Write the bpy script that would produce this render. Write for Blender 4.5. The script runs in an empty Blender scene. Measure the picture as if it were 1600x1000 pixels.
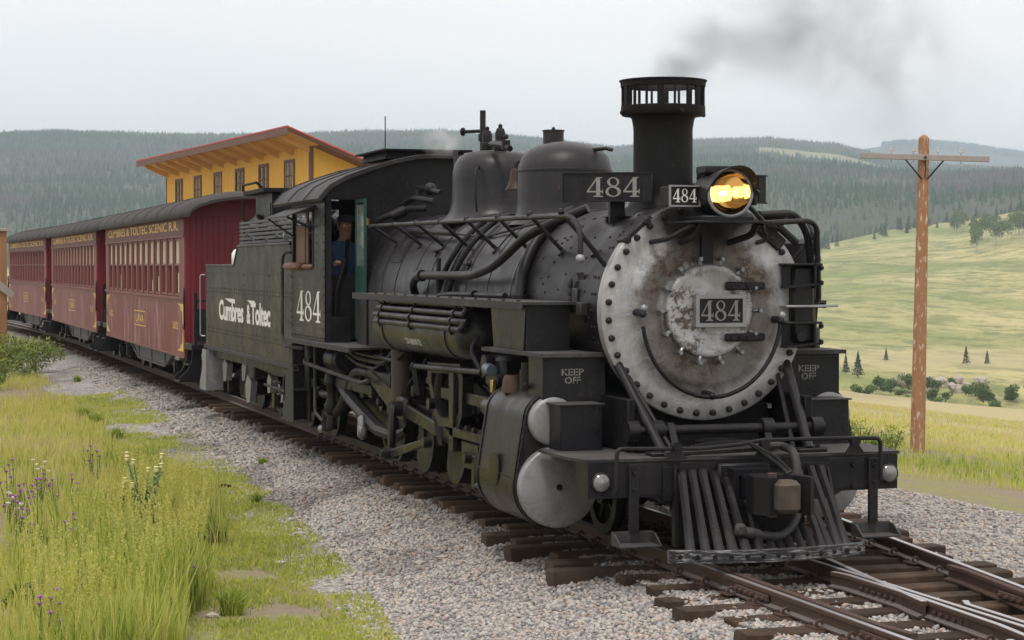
import bpy, bmesh, math, random
import numpy as np
from mathutils import Vector, Matrix, noise as mnoise
R = math.radians
random.seed(7); RNG = np.random.default_rng(11)
scene = bpy.context.scene
COL = scene.collection
# ------------------------------------------------------------------ camera
cam_d = bpy.data.cameras.new('camera'); cam = bpy.data.objects.new('camera', cam_d); COL.objects.link(cam)
cam.location = (-6.88, -15.55, 2.42)
cam.rotation_euler = (R(90 - 1.5216), 0, R(-17.354))
cam_d.sensor_width = 36; cam_d.lens = 72; cam_d.clip_start = .1; cam_d.clip_end = 20000
scene.camera = cam
# ------------------------------------------------------------------ sky and sun (bright overcast)
SUN_EL, SUN_AZ = 64, 212           # azimuth clockwise from +Y
w = bpy.data.worlds.new('World'); scene.world = w; w.use_nodes = True
nt = w.node_tree; N = nt.nodes; L = nt.links; N.clear()
out = N.new('ShaderNodeOutputWorld'); bg = N.new('ShaderNodeBackground'); bg.inputs[1].default_value = .1
sky = N.new('ShaderNodeTexSky'); sky.sky_type = 'NISHITA'; sky.sun_disc = False
sky.sun_elevation = R(SUN_EL); sky.sun_rotation = R(SUN_AZ); sky.altitude = 3000; sky.air_density = 1.2; sky.dust_density = 3
hs = N.new('ShaderNodeHueSaturation'); hs.inputs['Saturation'].default_value = .35
tc = N.new('ShaderNodeTexCoord'); mp = N.new('ShaderNodeMapping'); mp.inputs['Scale'].default_value = (1, 1, 2.6)
nz = N.new('ShaderNodeTexNoise'); nz.inputs['Scale'].default_value = 2.2; nz.inputs['Detail'].default_value = 5
rp = N.new('ShaderNodeValToRGB'); rp.color_ramp.elements[0].position = .3; rp.color_ramp.elements[1].position = .72
rp.color_ramp.elements[0].color = (11.9, 11.5, 11.45, 1); rp.color_ramp.elements[1].color = (13.9, 13.3, 12.9, 1)
mx = N.new('ShaderNodeMix'); mx.data_type = 'RGBA'; mx.inputs[0].default_value = .88
L.new(sky.outputs[0], hs.inputs['Color']); L.new(tc.outputs['Generated'], mp.inputs[0]); L.new(mp.outputs[0], nz.inputs['Vector'])
L.new(nz.outputs[0], rp.inputs[0]); L.new(hs.outputs[0], mx.inputs[6]); L.new(rp.outputs[0], mx.inputs[7])
L.new(mx.outputs[2], bg.inputs[0]); L.new(bg.outputs[0], out.inputs[0])
sun_d = bpy.data.lights.new('sun', 'SUN'); sun_d.energy = 1.7; sun_d.angle = R(12); sun_d.color = (1, .965, .91)
sun = bpy.data.objects.new('sun', sun_d); COL.objects.link(sun)
az = R(SUN_AZ); el = R(SUN_EL)
sdir = Vector((math.sin(az) * math.cos(el), math.cos(az) * math.cos(el), math.sin(el)))
sun.rotation_euler = sdir.to_track_quat('Z', 'Y').to_euler()
vs = scene.view_settings; vs.view_transform = 'Standard'; vs.look = 'None'; vs.gamma = 1; vs.exposure = 0; vs.use_curve_mapping = False
scene.cycles.use_denoising = True
scene.cycles.max_bounces = 6; scene.cycles.volume_bounces = 1; scene.cycles.transparent_max_bounces = 12
scene.cycles.volume_step_rate = 2.0; scene.cycles.volume_max_steps = 128

# ------------------------------------------------------------------ mesh helpers
def V(*a): return Vector(a)
def fillet(pts, rad, n=5):
    pts = [Vector(p) for p in pts]; o = [pts[0]]
    for i in range(1, len(pts) - 1):
        a, b, c = pts[i-1], pts[i], pts[i+1]
        d1 = a - b; d2 = c - b; r = min(rad, d1.length * .49, d2.length * .49)
        p = b + d1.normalized() * r; q = b + d2.normalized() * r
        for k in range(n + 1):
            t = k / n; o.append(p * (1-t)**2 + b * (2*t*(1-t)) + q * t*t)
    o.append(pts[-1]); return o
class MB:
    def __init__(s): s.v = []; s.f = []
    def add(s, v, f):
        k = len(s.v); s.v += [tuple(x) for x in v]; s.f += [tuple(i + k for i in q) for q in f]; return s
    def box(s, c, d, bev=0, rot=None):
        hx, hy, hz = d[0]/2, d[1]/2, d[2]/2; b = min(bev, hx*.9, hy*.9, hz*.9)
        M = None
        if rot is not None: M = rot if isinstance(rot, Matrix) else Matrix.Rotation(rot, 3, 'Z')
        c = Vector(c); P = lambda x, y, z: (c + (M @ Vector((x, y, z)) if M else Vector((x, y, z))))
        if b <= 0:
            v = [P(x*hx, y*hy, z*hz) for x in (-1, 1) for y in (-1, 1) for z in (-1, 1)]
            return s.add(v, [(0,1,3,2),(4,6,7,5),(0,4,5,1),(2,3,7,6),(0,2,6,4),(1,5,7,3)])
        v = []; ix = {}
        for x in (-1, 1):
            for y in (-1, 1):
                for z in (-1, 1):
                    for a in range(3):
                        e = [hx - b, hy - b, hz - b]; e[a] += b; ix[x, y, z, a] = len(v); v.append(P(x*e[0], y*e[1], z*e[2]))
        f = []
        for a in range(3):
            o = [i for i in range(3) if i != a]
            for sg in (-1, 1):
                q = []
                for p1, p2 in ((-1,-1),(1,-1),(1,1),(-1,1)):
                    k = [0,0,0]; k[a] = sg; k[o[0]] = p1; k[o[1]] = p2; q.append(ix[k[0],k[1],k[2],a])
                f.append(tuple(q))
            for p1 in (-1, 1):
                for p2 in (-1, 1):
                    q = []
                    for e, ax in ((-1, o[0]), (-1, o[1]), (1, o[1]), (1, o[0])):
                        k = [0,0,0]; k[a] = e; k[o[0]] = p1; k[o[1]] = p2; q.append(ix[k[0],k[1],k[2],ax])
                    f.append(tuple(q))
        for x in (-1, 1):
            for y in (-1, 1):
                for z in (-1, 1): f.append(tuple(ix[x,y,z,a] for a in range(3)))
        return s.add(v, f)
    def bx(s, x0, x1, y0, y1, z0, z1, bev=0):
        return s.box(((x0+x1)/2, (y0+y1)/2, (z0+z1)/2), (abs(x1-x0), abs(y1-y0), abs(z1-z0)), bev)
    def lathe(s, prof, o=(0,0,0), ax='Y', n=32, a0=0, a1=2*math.pi):
        o = Vector(o)
        if isinstance(ax, str): axd = {'X': V(1,0,0), 'Y': V(0,1,0), 'Z': V(0,0,1)}[ax]
        else: axd = Vector(ax).normalized()
        ref = V(0,0,1) if abs(axd.z) < .9 else V(1,0,0)
        e1 = (ref - axd * ref.dot(axd)).normalized(); e2 = axd.cross(e1)
        full = abs(a1 - a0 - 2*math.pi) < 1e-6; m = n if full else n + 1
        v = []; f = []
        for r, t in prof:
            for k in range(m):
                a = a0 + (a1 - a0) * k / n; v.append(o + axd * t + (e1 * math.cos(a) + e2 * math.sin(a)) * max(r, 1e-5))
        for i in range(len(prof) - 1):
            for k in range(n):
                k2 = (k + 1) % m; f.append((i*m + k, i*m + k2, (i+1)*m + k2, (i+1)*m + k))
        return s.add(v, f)
    def cyl(s, p0, p1, r0, r1=None, n=14):
        p0 = Vector(p0); p1 = Vector(p1); r1 = r0 if r1 is None else r1; d = p1 - p0
        return s.lathe([(0, 0), (r0, 0), (r1, d.length), (0, d.length)], p0, d, n)
    def bolt(s, p, ax, r=.02, h=.02):
        p = Vector(p); ax = Vector(ax).normalized()
        s.lathe([(r, 0), (r, h*.6), (r*.8, h), (0, h)], p, ax, 6); return s
    def ball(s, c, r, n=12, sc=(1,1,1)):
        v = []; f = []; m = n // 2
        for i in range(m + 1):
            t = math.pi * i / m
            for k in range(n):
                a = 2*math.pi*k/n
                v.append((c[0] + r*sc[0]*math.sin(t)*math.cos(a), c[1] + r*sc[1]*math.sin(t)*math.sin(a), c[2] + r*sc[2]*math.cos(t)))
        for i in range(m):
            for k in range(n): f.append((i*n+k, i*n+(k+1) % n, (i+1)*n+(k+1) % n, (i+1)*n+k))
        return s.add(v, f)
    def tube(s, pts, r, n=8, fil=0, cap=True):
        if fil: pts = fillet(pts, fil)
        pts = [Vector(p) for p in pts]; m = len(pts); rr = r if hasattr(r, '__len__') else [r]*m
        T = [(pts[min(i+1, m-1)] - pts[max(i-1, 0)]).normalized() for i in range(m)]
        ref = V(0,0,1) if abs(T[0].z) < .9 else V(1,0,0)
        e1 = (ref - T[0]*ref.dot(T[0])).normalized(); v = []; f = []
        for i in range(m):
            e1 = (e1 - T[i]*e1.dot(T[i])).normalized(); e2 = T[i].cross(e1)
            for k in range(n):
                a = 2*math.pi*k/n; v.append(pts[i] + (e1*math.cos(a) + e2*math.sin(a))*rr[i])
        for i in range(m-1):
            for k in range(n): f.append((i*n+k, i*n+(k+1) % n, (i+1)*n+(k+1) % n, (i+1)*n+k))
        if cap: f.append(tuple(range(n))[::-1]); f.append(tuple((m-1)*n + k for k in range(n)))
        return s.add(v, f)
    def prism(s, poly, ax, d0, d1):
        # poly in the two other axes (X:(y,z)  Y:(x,z)  Z:(x,y)), extruded along ax
        def P(p, d): return {'X': (d, p[0], p[1]), 'Y': (p[0], d, p[1]), 'Z': (p[0], p[1], d)}[ax]
        n = len(poly); v = [P(p, d0) for p in poly] + [P(p, d1) for p in poly]
        f = [tuple(range(n)), tuple(range(n, 2*n))[::-1]] + [(i, (i+1) % n, n + (i+1) % n, n + i) for i in range(n)]
        return s.add(v, f)
    def ring(s, outer, inner, ax, d0, d1):
        # frame between two polygons of equal vertex count
        def P(p, d): return {'X': (d, p[0], p[1]), 'Y': (p[0], d, p[1]), 'Z': (p[0], p[1], d)}[ax]
        n = len(outer); v = [P(p, d) for d in (d0, d1) for q in (outer, inner) for p in q]; f = []
        for i in range(n):
            j = (i+1) % n
            f += [(i, j, n+j, n+i), (2*n+i, 3*n+i, 3*n+j, 2*n+j), (i, 2*n+i, 2*n+j, j), (n+i, n+j, 3*n+j, 3*n+i)]
        return s.add(v, f)
    def frame(s, ax, d0, d1, a0, a1, b0, b1, t):
        return s.ring([(a0,b0),(a1,b0),(a1,b1),(a0,b1)], [(a0+t,b0+t),(a1-t,b0+t),(a1-t,b1-t),(a0+t,b1-t)], ax, d0, d1)
    def xf(s, M, k0=0):
        s.v = s.v[:k0] + [tuple(M @ Vector(p)) for p in s.v[k0:]]; return s
    def mirror(s):   # mirrored copy in X
        m = MB(); m.v = [(-x, y, z) for x, y, z in s.v]; m.f = [q[::-1] for q in s.f]; return m
    def islands(s, margin=.012):
        n = len(s.v); p = list(range(n))
        def fd(a):
            while p[a] != a: p[a] = p[p[a]]; a = p[a]
            return a
        for q in s.f:
            r0 = fd(q[0])
            for i in q[1:]: p[fd(i)] = r0
        g = {}
        for i in range(n): g.setdefault(fd(i), []).append(i)
        ks = list(g); bb = [(np.min([s.v[i] for i in g[k]], 0) - margin, np.max([s.v[i] for i in g[k]], 0) + margin) for k in ks]; c = list(range(len(ks)))
        def fc(a):
            while c[a] != a: a = c[a]
            return a
        for i in range(len(ks)):
            for j in range(i):
                if np.all(bb[i][0] <= bb[j][1]) and np.all(bb[j][0] <= bb[i][1]): c[fc(i)] = fc(j)
        out = {}
        for i, k in enumerate(ks): out.setdefault(fc(i), []).extend(g[k])
        return sorted(out.values(), key=len, reverse=True)
    def build(s, name, mat, parent=None, smooth=40, fix=True, **tags):
        if fix and parent is not None and 'kind' not in tags and len(s.v) < 20000:
            isl = s.islands()
            if len(isl) > 1:
                first = None
                for g in isl:
                    ix = {a: b for b, a in enumerate(sorted(g))}; m_ = MB(); m_.v = [s.v[i] for i in sorted(g)]; m_.f = [tuple(ix[i] for i in q) for q in s.f if q[0] in ix]
                    o = m_.build1(name, mat, parent, smooth, fix, **tags); first = first or o
                return first
        return s.build1(name, mat, parent, smooth, fix, **tags)
    def build1(s, name, mat, parent=None, smooth=40, fix=True, **tags):
        me = bpy.data.meshes.new(name); me.from_pydata(s.v, [], s.f); me.update()
        if fix:
            b = bmesh.new(); b.from_mesh(me); bmesh.ops.recalc_face_normals(b, faces=b.faces[:]); b.to_mesh(me); b.free()
        if smooth:
            me.polygons.foreach_set('use_smooth', [True]*len(me.polygons)); me.set_sharp_from_angle(angle=R(smooth))
        if mat: me.materials.append(MAT[mat] if isinstance(mat, str) else mat)
        o = bpy.data.objects.new(name, me); COL.objects.link(o)
        if parent: o.parent = parent
        for k, v in tags.items(): o[k] = v
        return o
def npmesh(name, v, f, mat, parent=None, smooth=False, attrs=None, mats=None, mat_idx=None):
    # v (n,3), f (m,k) equal-size faces
    me = bpy.data.meshes.new(name); m, k = f.shape
    me.vertices.add(len(v)); me.vertices.foreach_set('co', np.ascontiguousarray(v, dtype=np.float32).ravel())
    me.loops.add(m*k); me.loops.foreach_set('vertex_index', np.ascontiguousarray(f, dtype=np.int32).ravel())
    me.polygons.add(m); me.polygons.foreach_set('loop_start', np.arange(0, m*k, k, dtype=np.int32))
    me.polygons.foreach_set('loop_total', np.full(m, k, dtype=np.int32))
    if smooth: me.polygons.foreach_set('use_smooth', np.ones(m, dtype=bool))
    me.update(calc_edges=True)
    for an, av in (attrs or {}).items():
        a = me.attributes.new(an, 'FLOAT', 'POINT'); a.data.foreach_set('value', np.ascontiguousarray(av, dtype=np.float32))
    for q in (mats or [mat]): me.materials.append(MAT[q] if isinstance(q, str) else q)
    if mat_idx is not None: me.polygons.foreach_set('material_index', mat_idx.astype(np.int32))
    o = bpy.data.objects.new(name, me); COL.objects.link(o)
    if parent: o.parent = parent
    return o
def tag(o, label=None, cat=None, group=None, kind=None):
    if label: o['label'] = label
    if cat: o['category'] = cat
    if group: o['group'] = group
    if kind: o['kind'] = kind
    return o
def empty(name, loc=(0,0,0), rz=0):
    o = bpy.data.objects.new(name, None); COL.objects.link(o); o.location = loc; o.rotation_euler = (0,0,rz); o.empty_display_size = .2; return o
def inst(src, name, parent, loc=None, rot=None, scale=None):
    o = bpy.data.objects.new(name, src.data); COL.objects.link(o)
    if parent: o.parent = parent
    if loc is not None: o.location = loc
    if rot is not None: o.rotation_euler = rot
    if scale is not None: o.scale = scale
    return o
def copy_tree(o, parent=None):
    c = o.copy(); COL.objects.link(c); c.parent = parent
    for ch in list(o.children): copy_tree(ch, c)
    return c

# ------------------------------------------------------------------ materials
MAT = {}
class MatB:
    def __init__(s, name, rough=.6, metal=0, spec=.5):
        s.m = bpy.data.materials.new(name); s.m.use_nodes = True; s.nt = s.m.node_tree; s.N = s.nt.nodes; s.L = s.nt.links
        s.b = s.N['Principled BSDF']; s.b.inputs['Roughness'].default_value = rough; s.b.inputs['Metallic'].default_value = metal
        s.b.inputs['Specular IOR Level'].default_value = spec; MAT[name] = s.m
        s.tc = s.N.new('ShaderNodeTexCoord')
    def co(s, scale=(1,1,1), space='Object'):
        m = s.N.new('ShaderNodeMapping'); m.inputs['Scale'].default_value = scale if hasattr(scale, '__len__') else (scale,)*3
        if space == 'World':
            g = s.N.new('ShaderNodeNewGeometry'); s.L.new(g.outputs['Position'], m.inputs[0])
        else: s.L.new(s.tc.outputs[space], m.inputs[0])
        return m.outputs[0]
    def noise(s, scale=5, detail=4, rough=.6, stretch=(1,1,1), space='Object', dist=0):
        n = s.N.new('ShaderNodeTexNoise'); n.inputs['Scale'].default_value = scale; n.inputs['Detail'].default_value = detail
        n.inputs['Roughness'].default_value = rough; n.inputs['Distortion'].default_value = dist
        s.L.new(s.co(stretch, space), n.inputs['Vector']); return n.outputs[0]
    def ramp(s, fac, stops, interp='LINEAR'):
        r = s.N.new('ShaderNodeValToRGB'); e = r.color_ramp.elements; r.color_ramp.interpolation = interp
        while len(e) < len(stops): e.new(.5)
        for q, (p, c) in zip(e, stops):
            q.position = p; q.color = (c[0], c[1], c[2], 1) if hasattr(c, '__len__') else (c, c, c, 1)
        s.L.new(fac, r.inputs[0]); return r.outputs[0]
    def mix(s, fac, a, b, mode='MIX'):
        m = s.N.new('ShaderNodeMix'); m.data_type = 'RGBA'; m.blend_type = mode
        for si, x in ((0, fac), (6, a), (7, b)):
            sock = m.inputs[si]
            if isinstance(x, bpy.types.NodeSocket): s.L.new(x, sock)
            elif hasattr(x, '__len__'): sock.default_value = (x[0], x[1], x[2], 1)
            else: sock.default_value = x if si == 0 else (x, x, x, 1)
        return m.outputs[2]
    def math(s, op, a, b=0, c=0):
        m = s.N.new('ShaderNodeMath'); m.operation = op
        for sock, x in zip(m.inputs, (a, b, c)):
            if isinstance(x, bpy.types.NodeSocket): s.L.new(x, sock)
            else: sock.default_value = x
        return m.outputs[0]
    def attr(s, name):
        a = s.N.new('ShaderNodeAttribute'); a.attribute_name = name; return a.outputs['Fac']
    def objrand(s):
        return s.N.new('ShaderNodeObjectInfo').outputs['Random']
    def normal_z(s):
        g = s.N.new('ShaderNodeNewGeometry'); x = s.N.new('ShaderNodeSeparateXYZ'); s.L.new(g.outputs['Normal'], x.inputs[0]); return x.outputs[2]
    def color(s, c):
        if isinstance(c, bpy.types.NodeSocket): s.L.new(c, s.b.inputs['Base Color'])
        else: s.b.inputs['Base Color'].default_value = (*c, 1)
        return s
    def rough(s, fac, lo, hi):
        m = s.N.new('ShaderNodeMapRange'); s.L.new(fac, m.inputs[0]); m.inputs[3].default_value = lo; m.inputs[4].default_value = hi
        s.L.new(m.outputs[0], s.b.inputs['Roughness']); return s
    def bump(s, h, strength=.3, dist=.01):
        b = s.N.new('ShaderNodeBump'); b.inputs['Strength'].default_value = strength; b.inputs['Distance'].default_value = dist
        s.L.new(h, b.inputs['Height']); s.L.new(b.outputs[0], s.b.inputs['Normal']); return s
def simple(name, col, rough=.6, metal=0, var=.25, scale=6, bump=.15, spec=.5):
    m = MatB(name, rough, metal, spec); n = m.noise(scale, 5, .65)
    m.color(m.mix(n, [c*(1-var) for c in col], [min(1, c*(1+var)) for c in col])); m.bump(n, bump); m.rough(n, max(.05, rough-.12), min(1, rough+.12)); return m
def paint_black(name, base=(.0070,.0066,.0085), dust=(.034,.029,.030), amt=.5, rough=.42, spec=.27, dent=.5):
    m = MatB(name, rough, 0, spec); a = m.noise(1.7, 6, .7, dist=.4); b = m.noise(17, 5, .75); c = m.noise(70, 3, .6); big = m.noise(.9, 3, .5)
    up = m.math('MULTIPLY', m.math('MAXIMUM', m.normal_z(), 0), .45)   # ash and cinder dust settles on upward faces
    k = m.math('ADD', m.math('MULTIPLY', m.ramp(a, [(.40, 0), (.72, 1)]), .65), m.math('MULTIPLY', m.ramp(b, [(.47, 0), (.75, 1)]), .35))
    k = m.math('MULTIPLY', m.math('ADD', k, up), amt)
    streak = m.math('MULTIPLY', m.ramp(m.noise(11, 4, .6, (1,1,.07)), [(.52, 0), (.70, 1)]), m.ramp(a, [(.35, .2), (.6, 1)]))
    k = m.math('MINIMUM', m.math('ADD', k, m.math('MULTIPLY', streak, .42)), 1)
    col = m.mix(k, base, dust)
    rustm = m.math('MULTIPLY', m.ramp(b, [(.57, 0), (.66, 1)]), m.ramp(m.noise(3.1, 4, .6), [(.50, 0), (.66, 1)]))
    col = m.mix(m.math('MULTIPLY', rustm, .7), col, (.085,.046,.028))
    chip = m.math('MULTIPLY', m.ramp(m.noise(52, 3, .55), [(.70, 0), (.73, 1)]), .5); col = m.mix(chip, col, (.17,.16,.155))
    m.color(col)
    m.rough(m.math('ADD', m.math('MULTIPLY', a, .7), m.math('MULTIPLY', k, .5)), rough - .26, rough + .30)
    m.bump(m.math('ADD', m.math('ADD', m.math('MULTIPLY', b, .5), m.math('MULTIPLY', c, .2)), m.math('MULTIPLY', big, 3*dent)), .20, .012); return m
paint_black('loco_black'); paint_black('jacket', (.0095,.0088,.0108), (.042,.036,.037), .6, .38, .36)
paint_black('sooty', (.006,.0058,.0065), (.020,.018,.018), .5, .62, .18)
paint_black('running_gear', (.0045,.0042,.0042), (.028,.0245,.022), .75, .42, .26)
paint_black('greasy', (.0072,.0068,.0064), (.031,.028,.024), .75, .34, .3)
paint_black('deck', (.022,.021,.022), (.105,.097,.094), .8, .66)
paint_black('tank_green', (.0085,.0084,.0088), (.034,.031,.028), .7, .34)
simple('steel', (.28,.28,.28), .38, .8, .3, 14)
simple('dull_silver', (.30,.30,.305), .42, .5, .3, 12)
simple('rust', (.066,.036,.025), .85, 0, .4, 12, .3)
simple('brass', (.55,.36,.12), .35, .9, .25, 10)
simple('bell_bronze', (.05,.032,.022), .5, .6, .3, 10)
simple('white_print', (.72,.71,.66), .7, 0, .18, 22, 0)
simple('grey_print', (.25,.24,.225), .75, 0, .3, 30, 0)
simple('gold_print', (.72,.46,.10), .55, 0, .18, 20, 0)
simple('green_door', (.014,.058,.046), .55, 0, .35, 9)
simple('leather', (.16,.075,.04), .6, 0, .4, 14)
simple('hose', (.035,.034,.034), .65)
simple('white_plastic', (.78,.78,.76), .5, 0, .05)
def silver(name, soot):
    m = MatB(name, .45, .5); a = m.noise(3.1, 7, .72, dist=.6); b = m.noise(26, 5, .75); d = m.noise(1.6, 5, .7)
    st = m.noise(7, 4, .6, (1,1,.18))
    base = m.mix(m.ramp(a, [(.3, 0), (.7, 1)]), (.17,.17,.172), (.36,.36,.365))
    base = m.mix(m.math('MULTIPLY', m.ramp(st, [(.5, 0), (.7, 1)]), .35), base, (.26,.245,.22))
    rust = m.math('MULTIPLY', m.ramp(b, [(.52, 0), (.60, 1)]), m.ramp(d, [(.46, 0), (.60, 1)]))
    base = m.mix(m.math('MULTIPLY', rust, .8 * soot), base, (.085,.052,.032))
    pit = m.ramp(m.noise(48, 3, .6), [(.27, 1), (.34, 0)]); base = m.mix(m.math('MULTIPLY', pit, .7), base, (.05,.045,.04))
    m.color(base); m.rough(a, .38, .62); m.bump(m.math('ADD', b, a), .25, .006); return m
silver('silver_paint', 1.0); silver('cover_silver', .35)
paint_black('step_black', (.0085,.0085,.0110), (.022,.020,.022), .45, .38)
paint_black('cab_roof_grey', (.019,.018,.020), (.058,.053,.053), .7, .55)
paint_black('cab_grey', (.0095,.0092,.0108), (.036,.032,.032), .6, .36)
paint_black('cyl_jacket', (.0080,.0068,.0068), (.034,.026,.022), .8, .34, .32)
paint_black('tender_slat', (.07,.072,.075), (.17,.17,.17), .7, .6)
paint_black('dull_grey_steel', (.07,.07,.07), (.20,.195,.19), .7, .5)
paint_black('rust_black', (.045,.036,.030), (.15,.11,.08), .8, .5)
simple('brown_drum', (.06,.044,.036), .7, 0, .4, 8); simple('oil_can_blue', (.12,.15,.18), .4, .3, .2)
m = MatB('lamp_lens', .12, .3); m.color(m.mix(m.noise(30,4,.6), (.10,.10,.10), (.34,.34,.335)))
m = MatB('window_glass', .05); m.b.inputs['Transmission Weight'].default_value = .85; m.color((.8,.85,.83))
paint_black('worn_bar', (.02,.02,.021), (.075,.072,.07), .7, .45)
m = MAT['worn_bar']; nt_ = m.node_tree; bs = nt_.nodes['Principled BSDF']; lk = bs.inputs['Base Color'].links[0].from_socket
mx_ = nt_.nodes.new('ShaderNodeMix'); mx_.data_type = 'RGBA'; nz_ = nt_.nodes.new('ShaderNodeTexNoise'); nz_.inputs['Scale'].default_value = 7; nz_.inputs['Detail'].default_value = 6; nz_.inputs['Roughness'].default_value = .75
cr_ = nt_.nodes.new('ShaderNodeValToRGB'); cr_.color_ramp.elements[0].position = .5; cr_.color_ramp.elements[1].position = .62; nt_.links.new(nz_.outputs[0], cr_.inputs[0]); nt_.links.new(cr_.outputs[0], mx_.inputs[0]); nt_.links.new(lk, mx_.inputs[6]); mx_.inputs[7].default_value = (.30,.30,.31,1); nt_.links.new(mx_.outputs[2], bs.inputs['Base Color'])
# ------------------------------------------------------------------ terrain
CAMX, CAMY = -6.88, -15.55
_yw = R(17.354); FW = np.array([math.sin(_yw), math.cos(_yw)]); RT = np.array([math.cos(_yw), -math.sin(_yw)])
def w2v(x, y):   # world -> (s lateral, r forward) measured along the valley the line looks down
    dx = x - CAMX; dy = y - CAMY
    return dx*RT[0] + dy*RT[1], dx*FW[0] + dy*FW[1]
def v2w(s, r): return CAMX + s*RT[0] + r*FW[0], CAMY + s*RT[1] + r*FW[1]
def vnoise(x, y, seed=0):
    x = np.asarray(x, float); y = np.asarray(y, float); xi = np.floor(x); yi = np.floor(y); fx = x-xi; fy = y-yi
    fx = fx*fx*(3-2*fx); fy = fy*fy*(3-2*fy)
    def h(a, b):
        q = np.sin(a*127.1 + b*311.7 + seed*74.7)*43758.5453; return q - np.floor(q)
    return (h(xi,yi)*(1-fx)+h(xi+1,yi)*fx)*(1-fy) + (h(xi,yi+1)*(1-fx)+h(xi+1,yi+1)*fx)*fy
def fbm(x, y, seed=0, o=4):
    t = 0; a = .5
    for k in range(o): t = t + a*vnoise(x*2**k, y*2**k, seed+k); a *= .5
    return t
def sstep(a, b, x):
    t = np.clip((x-a)/(b-a), 0, 1); return t*t*(3-2*t)
RIDGE_Q = np.array([-.9,-.27,-.22,-.16,-.11,-.075,-.035,0,.05,.09,.125,.156,.187,.21,.25,.30,.9])
RIDGE_T = np.array([.045,.060,.0632,.0620,.0628,.0645,.0650,.0625,.0565,.0600,.0605,.0575,.0500,.0470,.0440,.0430,.036])  # rise of the skyline over distance
CRQ = np.array([-.9,0,.10,.147,.184,.22,.25,.5]); CRT = np.array([-.004,-.002,.004,.0090,.0165,.0215,.0275,.03])
def terrain(x, y):
    x = np.asarray(x, float); y = np.asarray(y, float)
    s, r = w2v(x, y); rr = np.maximum(r, 1.); q = np.clip(s/rr, -.85, .85); R_ = np.hypot(s, r)
    e = np.maximum(0, x-6.2)
    z = -.46 - .122*np.minimum(e, 50) + .05*(fbm(x*.7, y*.7, 3)-.47) * sstep(2, 5, np.abs(x))
    z = z + .35*(fbm(x*.06, y*.06, 9)-.47)*sstep(8, 25, e)
    z = z - 20*sstep(50, 110, e)*sstep(0, 1, sstep(90, 200, R_))
    z = z + .9*sstep(-4.5, -14, x)*sstep(40, -5, y)     # low bank on the left where the photographer stands
    # far meadow
    t_m = np.interp(q, CRQ, CRT); rc = 1400.
    zr = np.array([0,380,440,600,900,1400.]); tr = np.array([-.068,-.058,-.050,-.031,-.012,0])
    rad = np.maximum(R_, 1)
    zm = 2.4 + (np.interp(rad, zr, tr) + t_m*sstep(420, 1400, rad))*rad + (9*(fbm(x*.006, y*.006, 5)-.47) + 3.0*(fbm(x*.018, y*.02, 6)-.47))*sstep(420, 600, rad)
    z = np.where(rad > 360, zm*sstep(360, 420, rad) + z*(1-sstep(360, 420, rad)), z)
    # forest slopes up to the skyline
    t_r = np.interp(q, RIDGE_Q, RIDGE_T); zc = 2.4 + t_m*rc; zt = 2.4 + t_r*4000
    k = np.clip((rad-1400)/2600, 0, 1); k = k**.8
    zf = zc + (zt-zc)*k + (fbm(x*.0016, y*.0016, 21, 4)-.47)*70*np.sin(np.pi*np.clip(k, 0, 1)) - 14*np.exp(-((rad-1520)/90)**2)
    zf = np.where(rad > 4000, zt - (rad-4000)*.05, zf)
    zfar = 2.4 + (.0535 + .004*np.sin(q*40))*7500*sstep(5200, 7500, rad)
    zf = np.where(rad > 5200, np.maximum(zf*0 - 50, zfar - (rad > 7600)*200), zf)
    z = np.where(rad > 1400, zf, z)
    back = sstep(0, -200, r)
    return z*(1-back) + back*np.minimum(z, 0)
def forest_mask(x, y):
    s, r = w2v(x, y); rad = np.hypot(s, r); q = s/np.maximum(r, 1)
    c = fbm(x*.0035+7, y*.0035, 33, 4)
    clear = ((c > .60) & (q > .12) & (rad < 3300))
    return (rad > 1440) & (~clear)
ang = np.unique(np.concatenate([np.linspace(-180, -30, 26), np.linspace(-30, -17, 14), np.linspace(-17, 18, 190), np.linspace(18, 30, 12), np.linspace(30, 180, 26)]))[:-1]
rad_ = np.concatenate([[.05], np.geomspace(3, 60, 60), np.geomspace(62, 1380, 90), np.linspace(1400, 4100, 90), np.linspace(4200, 9000, 24)])
A, RR = np.meshgrid(np.radians(ang), rad_); gx, gy = v2w(RR*np.sin(A), RR*np.cos(A)); gz = terrain(gx, gy)
na, nr = len(ang), len(rad_)
ii = np.arange(nr-1)[:, None]*na; jj = np.arange(na)[None, :]; j2 = (jj+1) % na
gf = np.stack([ii+jj, ii+j2, ii+na+j2, ii+na+jj], -1).reshape(-1, 4)
gs_, gr_ = w2v(gx, gy)
m = MatB('ground_mat', .95, 0, .15)
far = m.attr('far'); fo = m.attr('forest')
n1 = m.noise(.55, 6, .65, space='World'); n2 = m.noise(9, 5, .7, space='World'); n3 = m.noise(60, 3, .6, space='World')
soil = m.mix(n2, (.20,.15,.11), (.36,.29,.225)); turf = m.mix(n2, (.17,.185,.06), (.36,.335,.14))
n4 = m.noise(3.2, 5, .7, space='World'); near = m.mix(m.math('MULTIPLY', m.ramp(n1, [(.40, 0), (.56, 1)]), m.ramp(n4, [(.40, .15), (.58, 1)])), soil, turf)
dry = m.attr('dry'); near = m.mix(dry, near, m.mix(n2, (.38,.32,.17), (.52,.44,.25)))
h1 = m.noise(.011, 7, .7, (1.5, .35, 1), space='World'); h2 = m.noise(.11, 5, .7, (1, .5, 1), space='World')
mead = m.mix(m.ramp(h1, [(.38, 0), (.62, 1)]), (.20,.235,.075), (.48,.41,.20))
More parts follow.
